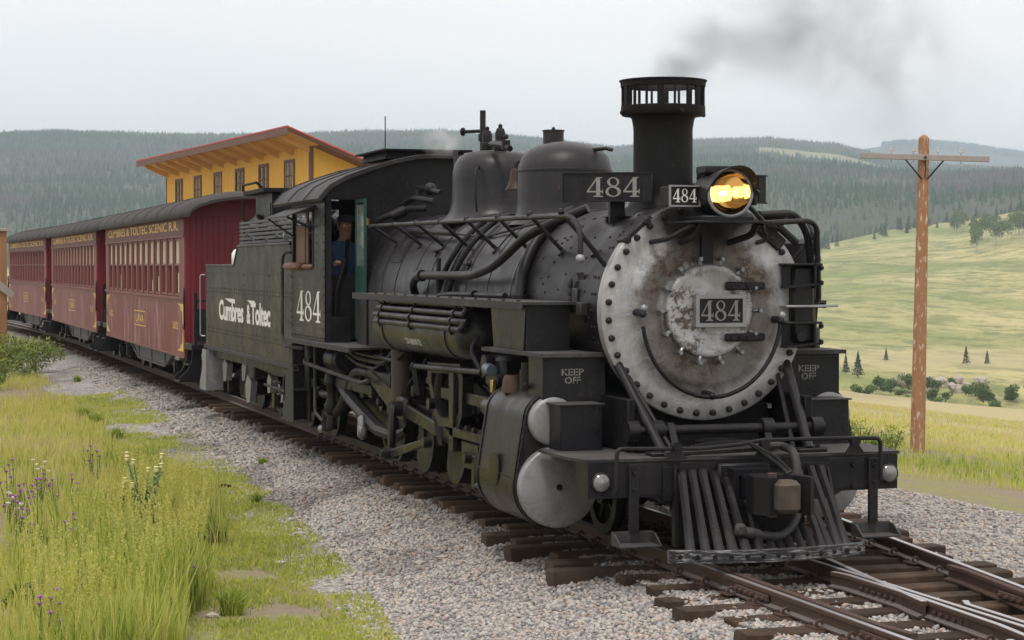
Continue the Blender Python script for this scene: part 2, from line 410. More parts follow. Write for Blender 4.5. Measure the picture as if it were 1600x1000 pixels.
mead = m.mix(m.math('MULTIPLY', m.ramp(h2, [(.47, 0), (.60, 1)]), .75), mead, (.135,.165,.06))
h3 = m.noise(.5, 4, .7, (1, .6, 1), space='World'); mead = m.mix(m.math('MULTIPLY', m.ramp(h3, [(.53, 0), (.63, 1)]), .5), mead, (.115,.13,.055))
mead = m.mix(m.math('MULTIPLY', m.attr('tan'), .6), mead, (.42,.36,.21))
fl = m.mix(m.noise(.02, 4, .6, space='World'), (.040,.055,.033), (.085,.075,.062))
cl = m.mix(m.noise(.02, 4, .6, space='World'), (.30,.26,.16), (.20,.21,.10))
m.color(m.mix(fo, m.mix(far, near, m.mix(m.attr('clear'), mead, cl)), fl)); m.bump(m.math('ADD', n2, n3), .5, .04)
fm = forest_mask(gx, gy).astype(float); radg = np.hypot(gs_, gr_)
ex = np.maximum(0, gx-6.2)
tanb = np.clip(sstep(560, 500, radg)*sstep(430, 470, radg), 0, 1)
dryv = sstep(8, 15, ex)*np.clip(fbm(gx*.15, gy*.15, 41)*1.5+.2, 0, 1)
ground = npmesh('ground', np.stack([gx, gy, gz], -1).reshape(-1, 3), gf, 'ground_mat', smooth=True, attrs={'far': sstep(150, 330, radg).ravel(), 'forest': fm.ravel(), 'clear': (radg > 1440).astype(float).ravel(), 'tan': tanb.ravel(), 'dry': dryv.ravel()})
tag(ground, kind='structure')

# ------------------------------------------------------------------ forest on the far slopes (uncountable)
m = MatB('conifer_far', 1, 0, .05)
m.color(m.ramp(m.attr('c'), [(0, (.022,.046,.030)), (.35, (.040,.074,.038)), (.52, (.075,.115,.042)), (.64, (.085,.066,.072)), (.86, (.13,.10,.105)), (1, (.10,.14,.05))]))
def tree_cones(x, y, h, c, sides=5):
    n = len(x); z = terrain(x, y) - .3; a = RNG.random(n)*6.28; w_ = h*RNG.uniform(.15, .23, n)
    lv = [(.08, .72), (.50, .42), (.40, .62), (1, .015)]; P = []
    for t, k in lv:
        for j in range(sides):
            an = a + 6.283*j/sides; jt = RNG.uniform(.8, 1.2, n)
            P.append(np.stack([x + np.cos(an)*w_*k*jt, y + np.sin(an)*w_*k*jt, z + h*t], -1))
    v = np.stack(P, 1).reshape(-1, 3); f = []
    for base in (0, 2*sides):
        for j in range(sides): f.append((base+j, base+(j+1) % sides, base+sides+(j+1) % sides, base+sides+j))
    f = np.array(f)[None] + (np.arange(n)*4*sides)[:, None, None]
    return v, f.reshape(-1, 4), np.repeat(c, 4*sides)
nT = 95000
q = RNG.uniform(-.262, .262, nT); rr = np.sqrt(RNG.uniform(1430**2, 4150**2, nT)); tx, ty = v2w(q*rr, rr)
keep = forest_mask(tx, ty) & (RNG.random(nT) < .35 + .65*sstep(.30, .55, fbm(tx*.012, ty*.012, 51)))
tx, ty = tx[keep], ty[keep]; n = len(tx)
dead = sstep(.44, .56, fbm(tx*.0028+3, ty*.0028, 61)); green = fbm(tx*.004, ty*.004, 71)
c = np.where(RNG.random(n) < dead*.75, RNG.uniform(.62, .88, n), np.clip(RNG.normal(.28, .13, n) + (green-.5)*.5, 0, .56))
c = np.where((fbm(tx*.0045+11, ty*.0045, 77) > .57) & (RNG.random(n) < .7), RNG.uniform(.90, 1, n), c)
v, f, ca = tree_cones(tx, ty, RNG.uniform(3.5, 8, n) + 5*RNG.random(n)**4, c, 4)
fr = npmesh('hillside_forest', v, f, 'conifer_far', attrs={'c': ca}); tag(fr, 'dense conifer forest covering the far hills', 'forest', kind='stuff')
q = RNG.uniform(.18, .30, 3000); rr = RNG.uniform(6900, 7500, 3000); tx, ty = v2w(q*rr, rr)
v, f, ca = tree_cones(tx, ty, RNG.uniform(14, 24, 3000), RNG.uniform(0, .5, 3000), 4)
fr = npmesh('ridge_forest', v, f, 'conifer_far', attrs={'c': ca}); tag(fr, 'faint blue tree cover on the farthest ridge at the right', 'forest', kind='stuff')

# ------------------------------------------------------------------ ballast bed
def curve_x(y): return -np.maximum(0, np.asarray(y, float)-45)**2*.0009
m = MatB('gravel_bed', .95, 0, .2)
vor = m.N.new('ShaderNodeTexVoronoi'); vor.inputs['Scale'].default_value = 24; m.L.new(m.co(1, 'World'), vor.inputs['Vector'])
sp = m.N.new('ShaderNodeSeparateColor'); m.L.new(vor.outputs['Color'], sp.inputs[0])
gc = m.ramp(sp.outputs[0], [(0, (.18,.165,.155)), (.35, (.30,.285,.275)), (.7, (.42,.395,.37)), (1, (.55,.52,.48))])
gc = m.mix(m.ramp(m.noise(.7, 5, .7, space='World'), [(.42, 0), (.7, .5)]), gc, (.22,.16,.12))
gx_ = m.attr('oil'); gc = m.mix(m.math('MULTIPLY', gx_, .85), gc, (.045,.037,.032))
m.color(gc); m.bump(m.math('SUBTRACT', 1, vor.outputs['Distance']), .9, .03)
def bed_z(x, y):   # cross-section of the ballast: x relative to the curved centreline
    x = np.asarray(x, float); y = np.asarray(y, float); xr = x - curve_x(y)
    wR = 5.2 + 1.0*sstep(26, -2, y)
    z = -.205 + .046*sstep(4.2, 2.2, y) + .0*xr
    z = np.where(np.abs(xr) > .95, -.215 + .01*sstep(4.2, 2.2, y) - .17*sstep(.95, 2.3, np.abs(xr)), z)
    left = -.10*sstep(-1.9, -3.6, xr)
    z = np.where(xr < -1.9, z + left, z)
    z = np.where(xr > 0, np.where(xr < wR-1.0, np.maximum(z, -.24+.05*sstep(4.2,2.2,y)-.02*xr), -.24+.05*sstep(4.2,2.2,y)-.02*xr - .25*sstep(wR-1, wR+.5, xr)), z)
    return z + .035*(fbm(x*2.1, y*2.1, 81)-.47) + .02*(fbm(x*7, y*7, 85)-.47)
bxs = np.linspace(-3.9, 6.9, 110); bys = np.concatenate([np.arange(-9, 14, .14), np.arange(14, 100, .8)])
BX, BY = np.meshgrid(bxs, bys); BXw = BX + curve_x(BY)
BZ = bed_z(BXw, BY); BZ = np.where((BX < -3.75) | (BX > 6.75), -.75, BZ)
nb = len(bxs); i0 = np.arange(len(bys)-1)[:, None]*nb + np.arange(nb-1)[None]
bf = np.stack([i0, i0+1, i0+nb+1, i0+nb], -1).reshape(-1, 4)
def oil_f(x, y):
    xr = np.abs(x - curve_x(y)); return np.clip((sstep(1.9, .8, xr)*sstep(-2.0, 2.5, y)*(.35 + .9*fbm(x*2, y*1.3, 88)) + .55*sstep(.52, .68, fbm(x*.9+5, y*.7, 89))*sstep(-4, 6, y)), 0, 1)
bed = npmesh('ballast_bed', np.stack([BXw, BY, BZ], -1).reshape(-1, 3), bf, 'gravel_bed', smooth=True, attrs={'oil': oil_f(BXw, BY).ravel()})
tag(bed, kind='structure')
# loose ballast stones, one uncountable mass
m = MatB('stone_mat', .85, 0, .3); n = m.noise(40, 3, .6)
sc_ = m.ramp(m.attr('c'), [(0, (.10,.093,.09)), (.25, (.24,.228,.225)), (.5, (.38,.355,.335)), (.75, (.50,.455,.40)), (.9, (.38,.255,.185)), (1, (.58,.55,.51))])
m.color(m.mix(m.math('MULTIPLY', m.attr('oil'), .85), m.mix(.18, sc_, n, 'OVERLAY'), (.045,.037,.032))); m.bump(n, .2, .004)
_ico = bmesh.new(); bmesh.ops.create_icosphere(_ico, subdivisions=1, radius=1); ICV = np.array([v_.co[:] for v_ in _ico.verts]); ICF = np.array([[q_.index for q_ in p_.verts] for p_ in _ico.faces]); _ico.free()
CBV = np.array([(x, y, z) for x in (-1,1) for y in (-1,1) for z in (-1,1)], float)*.72; CBF = np.array([(0,1,3,2),(4,6,7,5),(0,4,5,1),(2,3,7,6),(0,2,6,4),(1,5,7,3)])
def rocks(name, x, y, z, size, c, oil, bv, bf_, mat='stone_mat', flat=.62):
    n = len(x); k = len(bv)
    v = bv[None]*(1 + RNG.uniform(-.28, .28, (n, k, 1))) * np.stack([RNG.uniform(.7, 1.35, n), RNG.uniform(.7, 1.35, n), RNG.uniform(.5, .9, n)*flat/.62], -1)[:, None, :]
    v += RNG.uniform(-.16, .16, v.shape)
    a = RNG.random(n)*6.28; b_ = RNG.normal(0, .5, n); ca_, sa_ = np.cos(a)[:, None], np.sin(a)[:, None]; cb, sb = np.cos(b_)[:, None], np.sin(b_)[:, None]
    X, Y, Z = v[..., 0], v[..., 1], v[..., 2]; Y, Z = Y*cb - Z*sb, Y*sb + Z*cb; X, Y = X*ca_ - Y*sa_, X*sa_ + Y*ca_
    v = np.stack([X, Y, Z], -1)*size[:, None, None] + np.stack([x, y, z], -1)[:, None, :]
    f = bf_[None] + (np.arange(n)*k)[:, None, None]
    return npmesh(name, v.reshape(-1, 3), f.reshape(-1, bf_.shape[1]), mat, attrs={'c': np.repeat(c, k), 'oil': np.repeat(oil, k)})
def grass_edge(y): return np.interp(y, [-4, -.6, 2.5, 10, 25, 60], [-3.5, -3.1, -2.7, -2.15, -1.75, -1.5])
def stones(n, x0, x1, y0, y1, pw, smin, smax):
    x = RNG.uniform(x0, x1, n); y = y0 + (y1-y0)*RNG.random(n)**pw
    edge = grass_edge(y) - .9*(fbm(x*1.3, y*1.3, 91)-.3)
    keep = (x > edge) & (RNG.random(n) < np.where(x > 4.8, .8, 1))
    x, y = x[keep], y[keep]; n = len(x); sz = RNG.uniform(smin, smax, n)
    return x + curve_x(y), y, bed_z(x, y) + sz*.25, sz
x, y, z, sz = stones(42000, -3.7, -.5, -3.2, 12, 1.35, .010, .026)
o = rocks('ballast_stones', x, y, z, sz, np.clip(RNG.beta(2.2, 2.0, len(x)), 0, 1), oil_f(x, y)*RNG.uniform(.5, 1, len(x)), ICV, ICF); tag(o, 'loose grey ballast stones beside the near rail', 'gravel', kind='stuff')
x, y, z, sz = stones(26000, -3.2, -.6, 12, 42, 1.2, .013, .03)
o = rocks('distant_ballast_stones', x, y, z, sz, RNG.beta(2.2, 2.0, len(x)), oil_f(x, y)*RNG.uniform(.5, 1, len(x)), CBV, CBF); tag(o, 'grey ballast stones beside the coaches and tender', 'gravel', kind='stuff')
x, y, z, sz = stones(34000, -.5, 6.4, -4, 12, 1.25, .011, .027)
o = rocks('yard_ballast_stones', x, y, z, sz, RNG.beta(2.4, 2.0, len(x)), oil_f(x, y)*RNG.uniform(.4, 1, len(x)), ICV, ICF); tag(o, 'grey ballast stones between the rails and to their right', 'gravel', kind='stuff')

# ------------------------------------------------------------------ track
m = MatB('tie_wood', .85, 0, .25)
g = m.noise(6, 6, .7, (.35, 6, 6)); k = m.noise(2.5, 5, .7); ob = m.objrand()
tw = m.mix(g, (.020,.014,.010), (.075,.048,.032)); tw = m.mix(m.math('MULTIPLY', m.ramp(k, [(.5, 0), (.75, 1)]), .6), tw, (.15,.09,.055))
tw = m.mix(m.math('MULTIPLY', m.ramp(ob, [(.6, 0), (1, 1)]), .55), tw, (.14,.085,.05)); m.color(tw); m.bump(g, .6, .012)
m = MatB('rail_steel', .55, .35); g = m.noise(9, 5, .7, (1, .15, 1)); z_ = m.normal_z()
m.color(m.mix(m.ramp(z_, [(.93, 0), (.99, 1)]), m.mix(g, (.055,.033,.022), (.12,.075,.05)), (.36,.35,.35))); m.rough(m.ramp(z_, [(.93, 0), (.99, 1)]), .75, .3); m.bump(g, .25, .004)
m = MatB('rail_bright', .3, .75); m.color(m.mix(m.noise(14, 4, .6, (1,.1,1)), (.40,.39,.39), (.62,.61,.60)))
track = empty('railway_track'); tag(track, kind='structure')
RAILP = [(-.055,-.125),(.055,-.125),(.055,-.112),(.012,-.098),(.012,-.036),(.03,-.03),(.03,-.004),(.022,0),(-.022,0),(-.03,-.004),(-.03,-.03),(-.012,-.036),(-.012,-.098),(-.055,-.112)]
def rail(pts, name='rail', parent=track, mat='rail_steel', prof=RAILP, cap=True):
    mb = MB(); pts = [Vector(p) for p in pts]; n = len(prof); v = []; f = []
    for i, p in enumerate(pts):
        t = (pts[min(i+1, len(pts)-1)] - pts[max(i-1, 0)]).normalized(); e = V(t.y, -t.x, 0).normalized()
        for a, b in prof: v.append(p + e*a + V(0,0,b))
    for i in range(len(pts)-1):
        for k in range(n): f.append((i*n+k, i*n+(k+1) % n, (i+1)*n+(k+1) % n, (i+1)*n+k))
    f.append(tuple(range(n))); f.append(tuple((len(pts)-1)*n + k for k in range(n)))
    mb.add(v, f); return mb.build(name, mat, parent, 25)
YS = [-9, -4, 0, 10, 25, 45] + list(range(48, 100, 3))
for sx in (-.487, .487): rail([(float(curve_x(y)) + sx, y, 0) for y in YS])
# diverging track through the frog
def other(y, off):   # straight through the frog, then easing parallel to the main line
    t = min(y, 9.0); u = min(max(0., y-9.0), 22.0); return .745 + .1385*(t+1.2) + .1385*(u - u*u/44.0) + off + (float(curve_x(y)) if y > 45 else 0)
rail([(other(y, .75), y, .001) for y in (-9, -2, 4, 9, 13, 17, 21, 25, 31, 45, 55, 65, 75, 85)], mat='rail_steel')
FY = -2.75      # frog point
rail([(other(y, -.235), y, .001) for y in (-2.4, -1, 1, 4, 9, 13, 17, 21, 25, 31, 45, 55, 65, 75, 85)], mat='rail_steel')
rail([(other(y, -.235), y, .001) for y in (-9, -6, -3.9)], mat='rail_steel')
# wing rails and guard rails, flared at their ends
rail([(.487+.10+.06, -2.45, .002), (.487+.095, -2.6, .002), (.487+.085, -3.5, .002), (.487+.085, -5.2, .002)], name='wing_rail', mat='rail_steel')
rail([(.36, -.9, .002), (.40, -1.1, .002), (.405, -2.2, .002), (.36, -3.4, .002), (.20, -4.8, .002)], name='wing_rail', mat='rail_steel')
rail([(-.36, .9, .004), (-.405, .6, .004), (-.405, -3.2, .004), (-.36, -3.55, .004)], name='guard_rail', mat='rust')
rail([(other(-.85, .63), -.85, .004), (other(-1.1, .665), -1.1, .004), (other(-4, .665), -4, .004), (other(-4.6, .62), -4.6, .004)], name='guard_rail', mat='rust')
# ties
def tie_mesh(L, w_=.21, h=.17, seed=0):
    rnd = random.Random(seed); mb = MB(); mb.box((0,0,0), (L, w_, h), .012)
    mb.v = [(x + rnd.uniform(-.012, .012), y + rnd.uniform(-.008, .008), z + rnd.uniform(-.006, .006)) for x, y, z in mb.v]; return mb
tsrc = [tie_mesh(1.98, .20+.012*(i % 3), .17, i).build('tie', 'tie_wood', track, 30) for i in range(5)]
for i, o in enumerate(tsrc): o.location = (0, -8.5 + i*.02, -5)
first = list(tsrc)
y = 3.2; i = 0
while y < 74:
    src = tsrc[i % 5]; cx = float(curve_x(y)) + random.uniform(-.06, .06)
    o = first.pop() if first else inst(src, 'tie', track)
    o.location = (cx, y, -.212 + random.uniform(-.012, .006)); o.rotation_euler = (0, random.uniform(-.01, .01), random.uniform(-.03, .03) - float(.0018*max(0, y-45)))
    o.scale = (random.uniform(.94, 1.07), random.uniform(.9, 1.08), 1)
    y += random.uniform(.46, .54); i += 1
xe = [(-1.35, 3.0), (-1.2, 2.55), (-1.42, 2.1), (-1.15, 1.6), (-1.33, 1.2), (-1.48, .62), (-1.05, .1), (-1.0, -.45), (-1.12, -.95), (-1.2, -1.45), (-.98, -1.95), (-1.15, -2.5), (-1.2, -3.0), (-1.1, -3.5), (-1.2, -4.0), (-1.15,-4.5), (-1.2,-5.1), (-1.1,-5.7)]
for i, (x0, y) in enumerate(xe):
    x1 = other(y, .75) + .55 + random.uniform(-.1, .15); Lh = x1 - x0
    o = tie_mesh(Lh, .22, .17, 40+i).build('tie', 'tie_wood', track, 30); o.location = ((x0+x1)/2, y, -.212 + random.uniform(-.015, .004)); o.rotation_euler = (0, random.uniform(-.006, .006), random.uniform(-.03, .03))
y = 3.6; i = 0
while y < 34:
    o = inst(tsrc[i % 5], 'tie', track, (other(y, .26) + (.35 if y < 7 else 0), y, -.214), (0, 0, random.uniform(-.04, .02) - .1*(y < 14)), (.8 if y < 7 else 1, 1, 1)); y += .52; i += 1
# tie plates, spikes and rail clips near the camera
pl = MB(); pl.box((0,0,0), (.24, .17, .016), .004); pl.tube([(-.09,-.05,.01), (-.10,-.05,.045), (-.065,-.05,.06), (-.045,-.05,.03)], .012, 6, .02); pl.tube([(.09,.05,.01), (.10,.05,.045), (.065,.05,.06), (.045,.05,.03)], .012, 6, .02)
pl.cyl((-.09,.05,0), (-.09,.05,.03), .014, n=6); pl.cyl((.09,-.05,0), (.09,-.05,.03), .014, n=6)
p0 = pl.build('tie_plate', 'rust', track, 35); p0.location = (-.487, 3.2, -.124)
for (x0, y) in xe:
    for xr in (-.487, .487, other(y, .75), other(y, -.235)):
        if xr == other(y, -.235) and abs(xr-.487) < .25: continue
        o = inst(p0, 'tie_plate', track, (xr, y, -.122))
for k in range(22): o = inst(p0, 'tie_plate', track, (-.487, 3.7 + k*.5, -.122))
jb = MB(); jb.bx(-.012, .012, -.3, .3, -.095, -.04, .006)
for k in range(6): jb.bolt((-.012, -.25 + k*.1, -.067), (-1,0,0), .017, .03)
for (x, y) in ((-.52, -1.3), (-.52, -3.4), (.405, -1.6), (.395, -2.75), (other(-2.2,.64), -2.2)):
    o = (jb.build('joint_bar', 'rust', track, 35) if y == -1.3 else inst(bpy.data.objects['joint_bar'], 'joint_bar', track)); o.location = (x, y, 0)
# ------------------------------------------------------------------ lettering helpers (flat print)
_FT = {}
def text_geo(body, off=0.0, space=1.0):
    key = (body, off, space)
    if key in _FT: return _FT[key]
    cu = bpy.data.curves.new('txt', 'FONT'); cu.body = body; cu.size = 1; cu.offset = off; cu.space_character = space; cu.align_x = 'CENTER'; cu.resolution_u = 4
    ob = bpy.data.objects.new('txt', cu); COL.objects.link(ob)
    me = bpy.data.meshes.new_from_object(ob); v = [tuple(q.co) for q in me.vertices]; f = [tuple(p.vertices) for p in me.polygons]
    bpy.data.objects.remove(ob); bpy.data.curves.remove(cu); bpy.data.meshes.remove(me)
    xs = [p[0] for p in v]; ys = [p[1] for p in v]; x0, x1, y0, y1 = min(xs), max(xs), min(ys), max(ys)
    v = [((p[0]-x0)/(x1-x0) - .5, (p[1]-y0)/(y1-y0)) for p in v]   # width 1, height 1, baseline 0
    _FT[key] = (v, f); return _FT[key]
def put2d(mb, v, f, o, u, w_, sx, sy, shear=0):
    o = Vector(o); u = Vector(u); w_ = Vector(w_); mb.add([o + u*(p[0]*sx + shear*p[1]*sy) + w_*(p[1]*sy) for p in v], f)
def text(name, body, o, u, w_, W, H, mat, parent, off=.0, space=1.0, shear=0):
    mb = MB(); v, f = text_geo(body, off, space); put2d(mb, v, f, o, u, w_, W, H, shear); return mb.build(name, mat, parent, 0, fix=False)
def _ell(cx, cy, rx, ry, n=28, sl=0): return [(cx + rx*math.cos(2*math.pi*k/n) + sl*math.sin(2*math.pi*k/n), cy + ry*math.sin(2*math.pi*k/n)) for k in range(n)]
def digits(s):
    # old railway serif figures, width .72 each, height 1
    v = []; f = []; x = 0
    def poly(p):
        k = len(v); v.extend([(a + x, b) for a, b in p]); f.append(tuple(range(k, k + len(p))))
    def ringp(o, i):
        k = len(v); n = len(o); v.extend([(a + x, b) for a, b in o] + [(a + x, b) for a, b in i])
        for j in range(n): f.append((k+j, k+(j+1) % n, k+n+(j+1) % n, k+n+j))
    for ch in s:
        if ch == '4':
            poly([(.40,.0),(.57,.0),(.57,1.0),(.50,1.0),(.40,.86)])
            poly([(.42,1.0),(.50,1.0),(.09,.31),(.0,.31),(.0,.29)]); poly([(0,.23),(.40,.23),(.40,.31),(0,.31)]); poly([(.57,.23),(.66,.23),(.66,.31),(.57,.31)])
            poly([(.66,.17),(.70,.17),(.70,.42),(.66,.38)]); poly([(.28,.0),(.40,.0),(.40,.07),(.28,.045)]); poly([(.57,.0),(.69,.0),(.69,.045),(.57,.07)]); poly([(.57,.96),(.66,.97),(.66,1),(.57,1)])
        elif ch == '8':
            ringp(_ell(.35,.755,.26,.245), _ell(.36,.765,.155,.19, sl=-.02)); ringp(_ell(.35,.27,.33,.27), _ell(.34,.26,.20,.205, sl=-.03))
        x += .78
    W = x - .08; return [(a/W - .5, b) for a, b in v], f
def number484(name, o, u, w_, W, H, mat, parent):
    mb = MB(); v, f = digits('484'); put2d(mb, v, f, o, u, w_, W, H); return mb.build(name, mat, parent, 0, fix=False)
FU, UP, SU = (1,0,0), (0,0,1), (0,-1,0)     # reading directions: front faces, up, faces on the camera side

# ------------------------------------------------------------------ locomotive
loco = empty('steam_locomotive', (0,0,0)); tag(loco, 'black narrow gauge steam locomotive with silver smokebox front and lit headlight', 'locomotive')
ZC = 2.03
m = MatB('smokebox_silver', .45, .55)
xyz = m.N.new('ShaderNodeSeparateXYZ'); m.L.new(m.co(1), xyz.inputs[0])
rad2 = m.math('SQRT', m.math('ADD', m.math('POWER', xyz.outputs[0], 2), m.math('POWER', m.math('SUBTRACT', xyz.outputs[2], ZC), 2)))
a = m.noise(3.2, 7, .72, dist=.7); b = m.noise(15, 6, .74); d = m.noise(1.7, 5, .7); st = m.noise(6, 4, .65, (1,1,.16))
base = m.mix(m.ramp(a, [(.3, 0), (.68, 1)]), (.26,.255,.256), (.54,.535,.54))
base = m.mix(m.math('MULTIPLY', m.ramp(st, [(.50, 0), (.68, 1)]), .40), base, (.22,.205,.185))
rr_ = m.math('ADD', rad2, m.math('MULTIPLY', m.math('SUBTRACT', a, .5), .32))
ringd = m.ramp(rr_, [(.385, 0), (.43, 1), (.60, .9), (.74, 0)])
sootc = m.mix(b, (.055,.047,.042), (.15,.125,.10)); base = m.mix(m.math('MULTIPLY', m.math('MULTIPLY', ringd, m.ramp(d, [(.33, .75), (.58, 1)])), .92), base, sootc)
topz = m.math('ADD', m.math('SUBTRACT', xyz.outputs[2], m.math('MULTIPLY', m.math('ABSOLUTE', xyz.outputs[0]), .55)), m.math('MULTIPLY', m.math('SUBTRACT', a, .5), .5))
base = m.mix(m.math('MULTIPLY', m.ramp(topz, [(0, 0), (1, 1)]), 0), base, (.02,.02,.02))
sm = m.N.new('ShaderNodeMapRange'); m.L.new(topz, sm.inputs[0]); sm.inputs[1].default_value = 2.33; sm.inputs[2].default_value = 2.58; base = m.mix(m.math('MULTIPLY', sm.outputs[0], .9), base, (.022,.02,.019))
rust = m.math('MULTIPLY', m.math('MULTIPLY', m.ramp(b, [(.48, 0), (.56, 1)]), m.ramp(d, [(.47, 0), (.58, 1)])), m.ramp(rr_, [(.60, 1), (.72, .05)])); base = m.mix(m.math('MULTIPLY', rust, .88), base, (.070,.040,.024))
m.color(base); m.rough(a, .33, .60); m.bump(m.math('ADD', b, a), .55, .012)

# smokebox
mb = MB(); mb.lathe([(.925, .97), (.93, 1.0), (.93, 3.30), (.945, 3.31), (.945, 3.45)], (0,0,ZC), 'Y', 64); smokebox = mb.build('smokebox', 'loco_black', loco)
rv = MB()
for yy in (1.12, 1.2, 3.2, 2.5):
    for k in range(40):
        an = 2*math.pi*k/40; rv.lathe([(.016, 0), (.012, .010), (0, .013)], (.929*math.sin(an), yy, ZC + .929*math.cos(an)), (math.sin(an), 0, math.cos(an)), 6)
for k in range(70):
    an = -random.uniform(.4, 2.4); rv.lathe([(.014, 0), (.01, .01), (0, .013)], (.929*math.sin(an), random.uniform(1.2, 3.1), ZC + .929*math.cos(an)), (math.sin(an), 0, math.cos(an)), 6)
rv.build('rivets', 'loco_black', smokebox, kind='stuff')
mb = MB(); mb.lathe([(0, .845), (.47, .845), (.60, .835), (.655, .85), (.70, .878), (.80, .882), (.935, .872), (.95, .884), (.95, .985), (.925, .99)], (0,0,ZC), 'Y', 72)
front = mb.build('smokebox_front', 'smokebox_silver', loco, 50)
bsrc = None
for k in range(36):
    an = 2*math.pi*(k+.5)/36; p = (.888*math.sin(an), .874, ZC + .888*math.cos(an))
    if bsrc is None:
        bb = MB(); bb.lathe([(.030, 0), (.030, -.012), (.024, -.03), (.01, -.036), (0, -.036)], (0,0,0), 'Y', 8); bsrc = bb.build('bolt', 'loco_black', front, 30); bsrc.location = p
    else: inst(bsrc, 'bolt', front, p, (0, an, 0))
mb = MB(); mb.lathe([(0, .765), (.20, .770), (.33, .782), (.345, .775), (.385, .772), (.402, .78), (.410, .80), (.412, .845)], (.012,0,ZC), 'Y', 56); door = mb.build('smokebox_door', 'smokebox_silver', loco, 50)
dsrc = None
for k in range(14):
    an = 2*math.pi*(k+.5)/14
    if abs(math.sin(an)-1) < .12: pass
    p = (.012 + .445*math.sin(an), .835, ZC + .445*math.cos(an))
    if dsrc is None:
        bb = MB(); bb.box((0,-.06,-.012), (.036, .034, .085), .014); bb.cyl((0,.01,.012), (0,-.105,.012), .015, n=8); bb.bolt((0,-.075,.012), (0,-1,0), .025, .02); dsrc = bb.build('door_clamp', 'steel', loco, 40); dsrc.location = p; dsrc.rotation_euler = (0, an, 0)
    else: inst(dsrc, 'door_clamp', loco, p, (0, an, 0))
for zz in (2.245, 1.80):
    mb = MB(); mb.bx(.14, .50, .735, .762, zz-.035, zz+.035, .012)
    for xx in (.20, .27, .34): mb.bolt((xx, .735, zz), (0,-1,0), .014, .012)
    mb.bx(.42, .52, .75, .84, zz-.03, zz+.03, .01); mb.build('door_hinge', 'loco_black', loco)
plate = MB(); plate.bx(-.13, .30, .722, .742, 1.912, 2.152, .003); np_ = plate.build('number_plate', 'loco_black', loco)
mb = MB(); mb.frame('Y', .705, .765, -.15, .32, 1.893, 2.171, .034); mb.build('plate_frame', 'dull_silver', np_)
number484('plate_number', (.085, .7195, 1.945), FU, UP, .36, .175, 'grey_print', np_)
# curved grab rail on the smokebox front
pts = [(-.64*math.cos(t)-.0, .70, 1.99 - .70*math.sin(t)) for t in np.linspace(0, math.pi*.97, 26)] 
mb = MB(); mb.tube(pts[1:], .019, 8)
for xx, zz in ((-.64, 2.0), (.64, 1.93), (.0, 1.29)):
    mb.tube([(xx, .88, zz+.02), (xx, .74, zz+.02), (xx, .70, zz)], [.035,.03,.026], 8); mb.ball((xx, .70, zz+.01), .034)
gr = mb.build('front_grab_rail', 'loco_black', loco)
mb = MB(); mb.ball((-.63, .69, 2.06), .032); mb.ball((.645, .69, 1.99), .036); mb.build('rail_knob', 'dull_silver', gr)
# small clamps and cover plates at the upper smokebox edge
mb = MB(); mb.box((-.62, .95, 2.73), (.34, .16, .05), .01, Matrix.Rotation(R(-42), 3, 'Y')); mb.bolt((-.72, .86, 2.64), (0,-1,0), .035, .03); mb.bolt((-.54, .86, 2.80), (0,-1,0), .035, .03)
mb.box((.60, .93, 2.70), (.34, .16, .13), .015, Matrix.Rotation(R(40), 3, 'Y')); mb.tube([(.62,.82,2.80), (.86,.86,2.62)], .035, 8); mb.build('smokebox_bracket', 'loco_black', loco)
# headlight
hl = MB(); HX, HZ = 0.0, 3.03
hl.lathe([(0, .80), (.12, .80), (.175, .74), (.19, .66), (.19, .36), (.205, .35), (.205, .325), (.188, .325), (.185, .40)], (HX,0,HZ), 'Y', 36)
headl = hl.build('headlight', 'loco_black', loco)
# hood: upper half shell open at the front, cut back obliquely
v = []; f = []; n = 20
for i in range(n+1):
    t = R(-12) + R(204)*i/n - R(0); dep = .20*max(0, math.sin(max(0, min(math.pi, t))))**.7
    for y_, r_ in ((.36, .207), (.325-dep, .222), (.325-dep, .212), (.36, .197)): v.append((HX + r_*math.cos(t), y_, HZ + r_*math.sin(t)))
for i in range(n):
    for k in range(3): f.append((i*4+k, i*4+k+1, i*4+5+k, i*4+4+k))
mb = MB(); mb.add(v, f); mb.build('headlight_hood', 'loco_black', headl)
rim = MB(); rim.lathe([(.182, .322), (.195, .312), (.208, .318), (.208, .345)], (HX,0,HZ), 'Y', 36); rim.build('headlight_rim', 'dull_silver', headl)
m = MatB('reflector', .07, 1); m.color((.80,.60,.33))
refl = MB(); refl.lathe([(.03, .56), (.08, .53), (.13, .47), (.165, .40), (.184, .335)], (HX,0,HZ), 'Y', 36); refl.build('reflector', 'reflector', headl)
m = MatB('bulb_glow', .4); m.color((1,.85,.5)); m.b.inputs['Emission Color'].default_value = (1,.72,.28,1); m.b.inputs['Emission Strength'].default_value = 5
bl = MB(); bl.ball((HX, .47, HZ), .021, 12); bl.cyl((HX,.50,HZ), (HX,.57,HZ), .022); bl.build('lit_bulb', 'bulb_glow', headl)
m = MatB('lens_glass', .03); m.b.inputs['Transmission Weight'].default_value = 1; m.b.inputs['IOR'].default_value = 1.12; m.color((1,.96,.88))
ls = MB(); ls.lathe([(0, .306), (.06, .307), (.12, .312), (.183, .326)], (HX,0,HZ), 'Y', 36); ls.lathe([(0, .309), (.12, .315), (.183, .329)], (HX,0,HZ), 'Y', 36); ls.build('headlight_lens', 'lens_glass', headl)
mb = MB(); mb.bx(-.15, .15, .50, .72, HZ+.17, HZ+.235, .01); mb.bx(.215, .25, .33, .40, HZ-.10, HZ-.02, .008); mb.tube([(.23,.36,HZ-.03), (.26,.33,HZ+.02)], .018); mb.build('lamp_fitting', 'loco_black', headl)
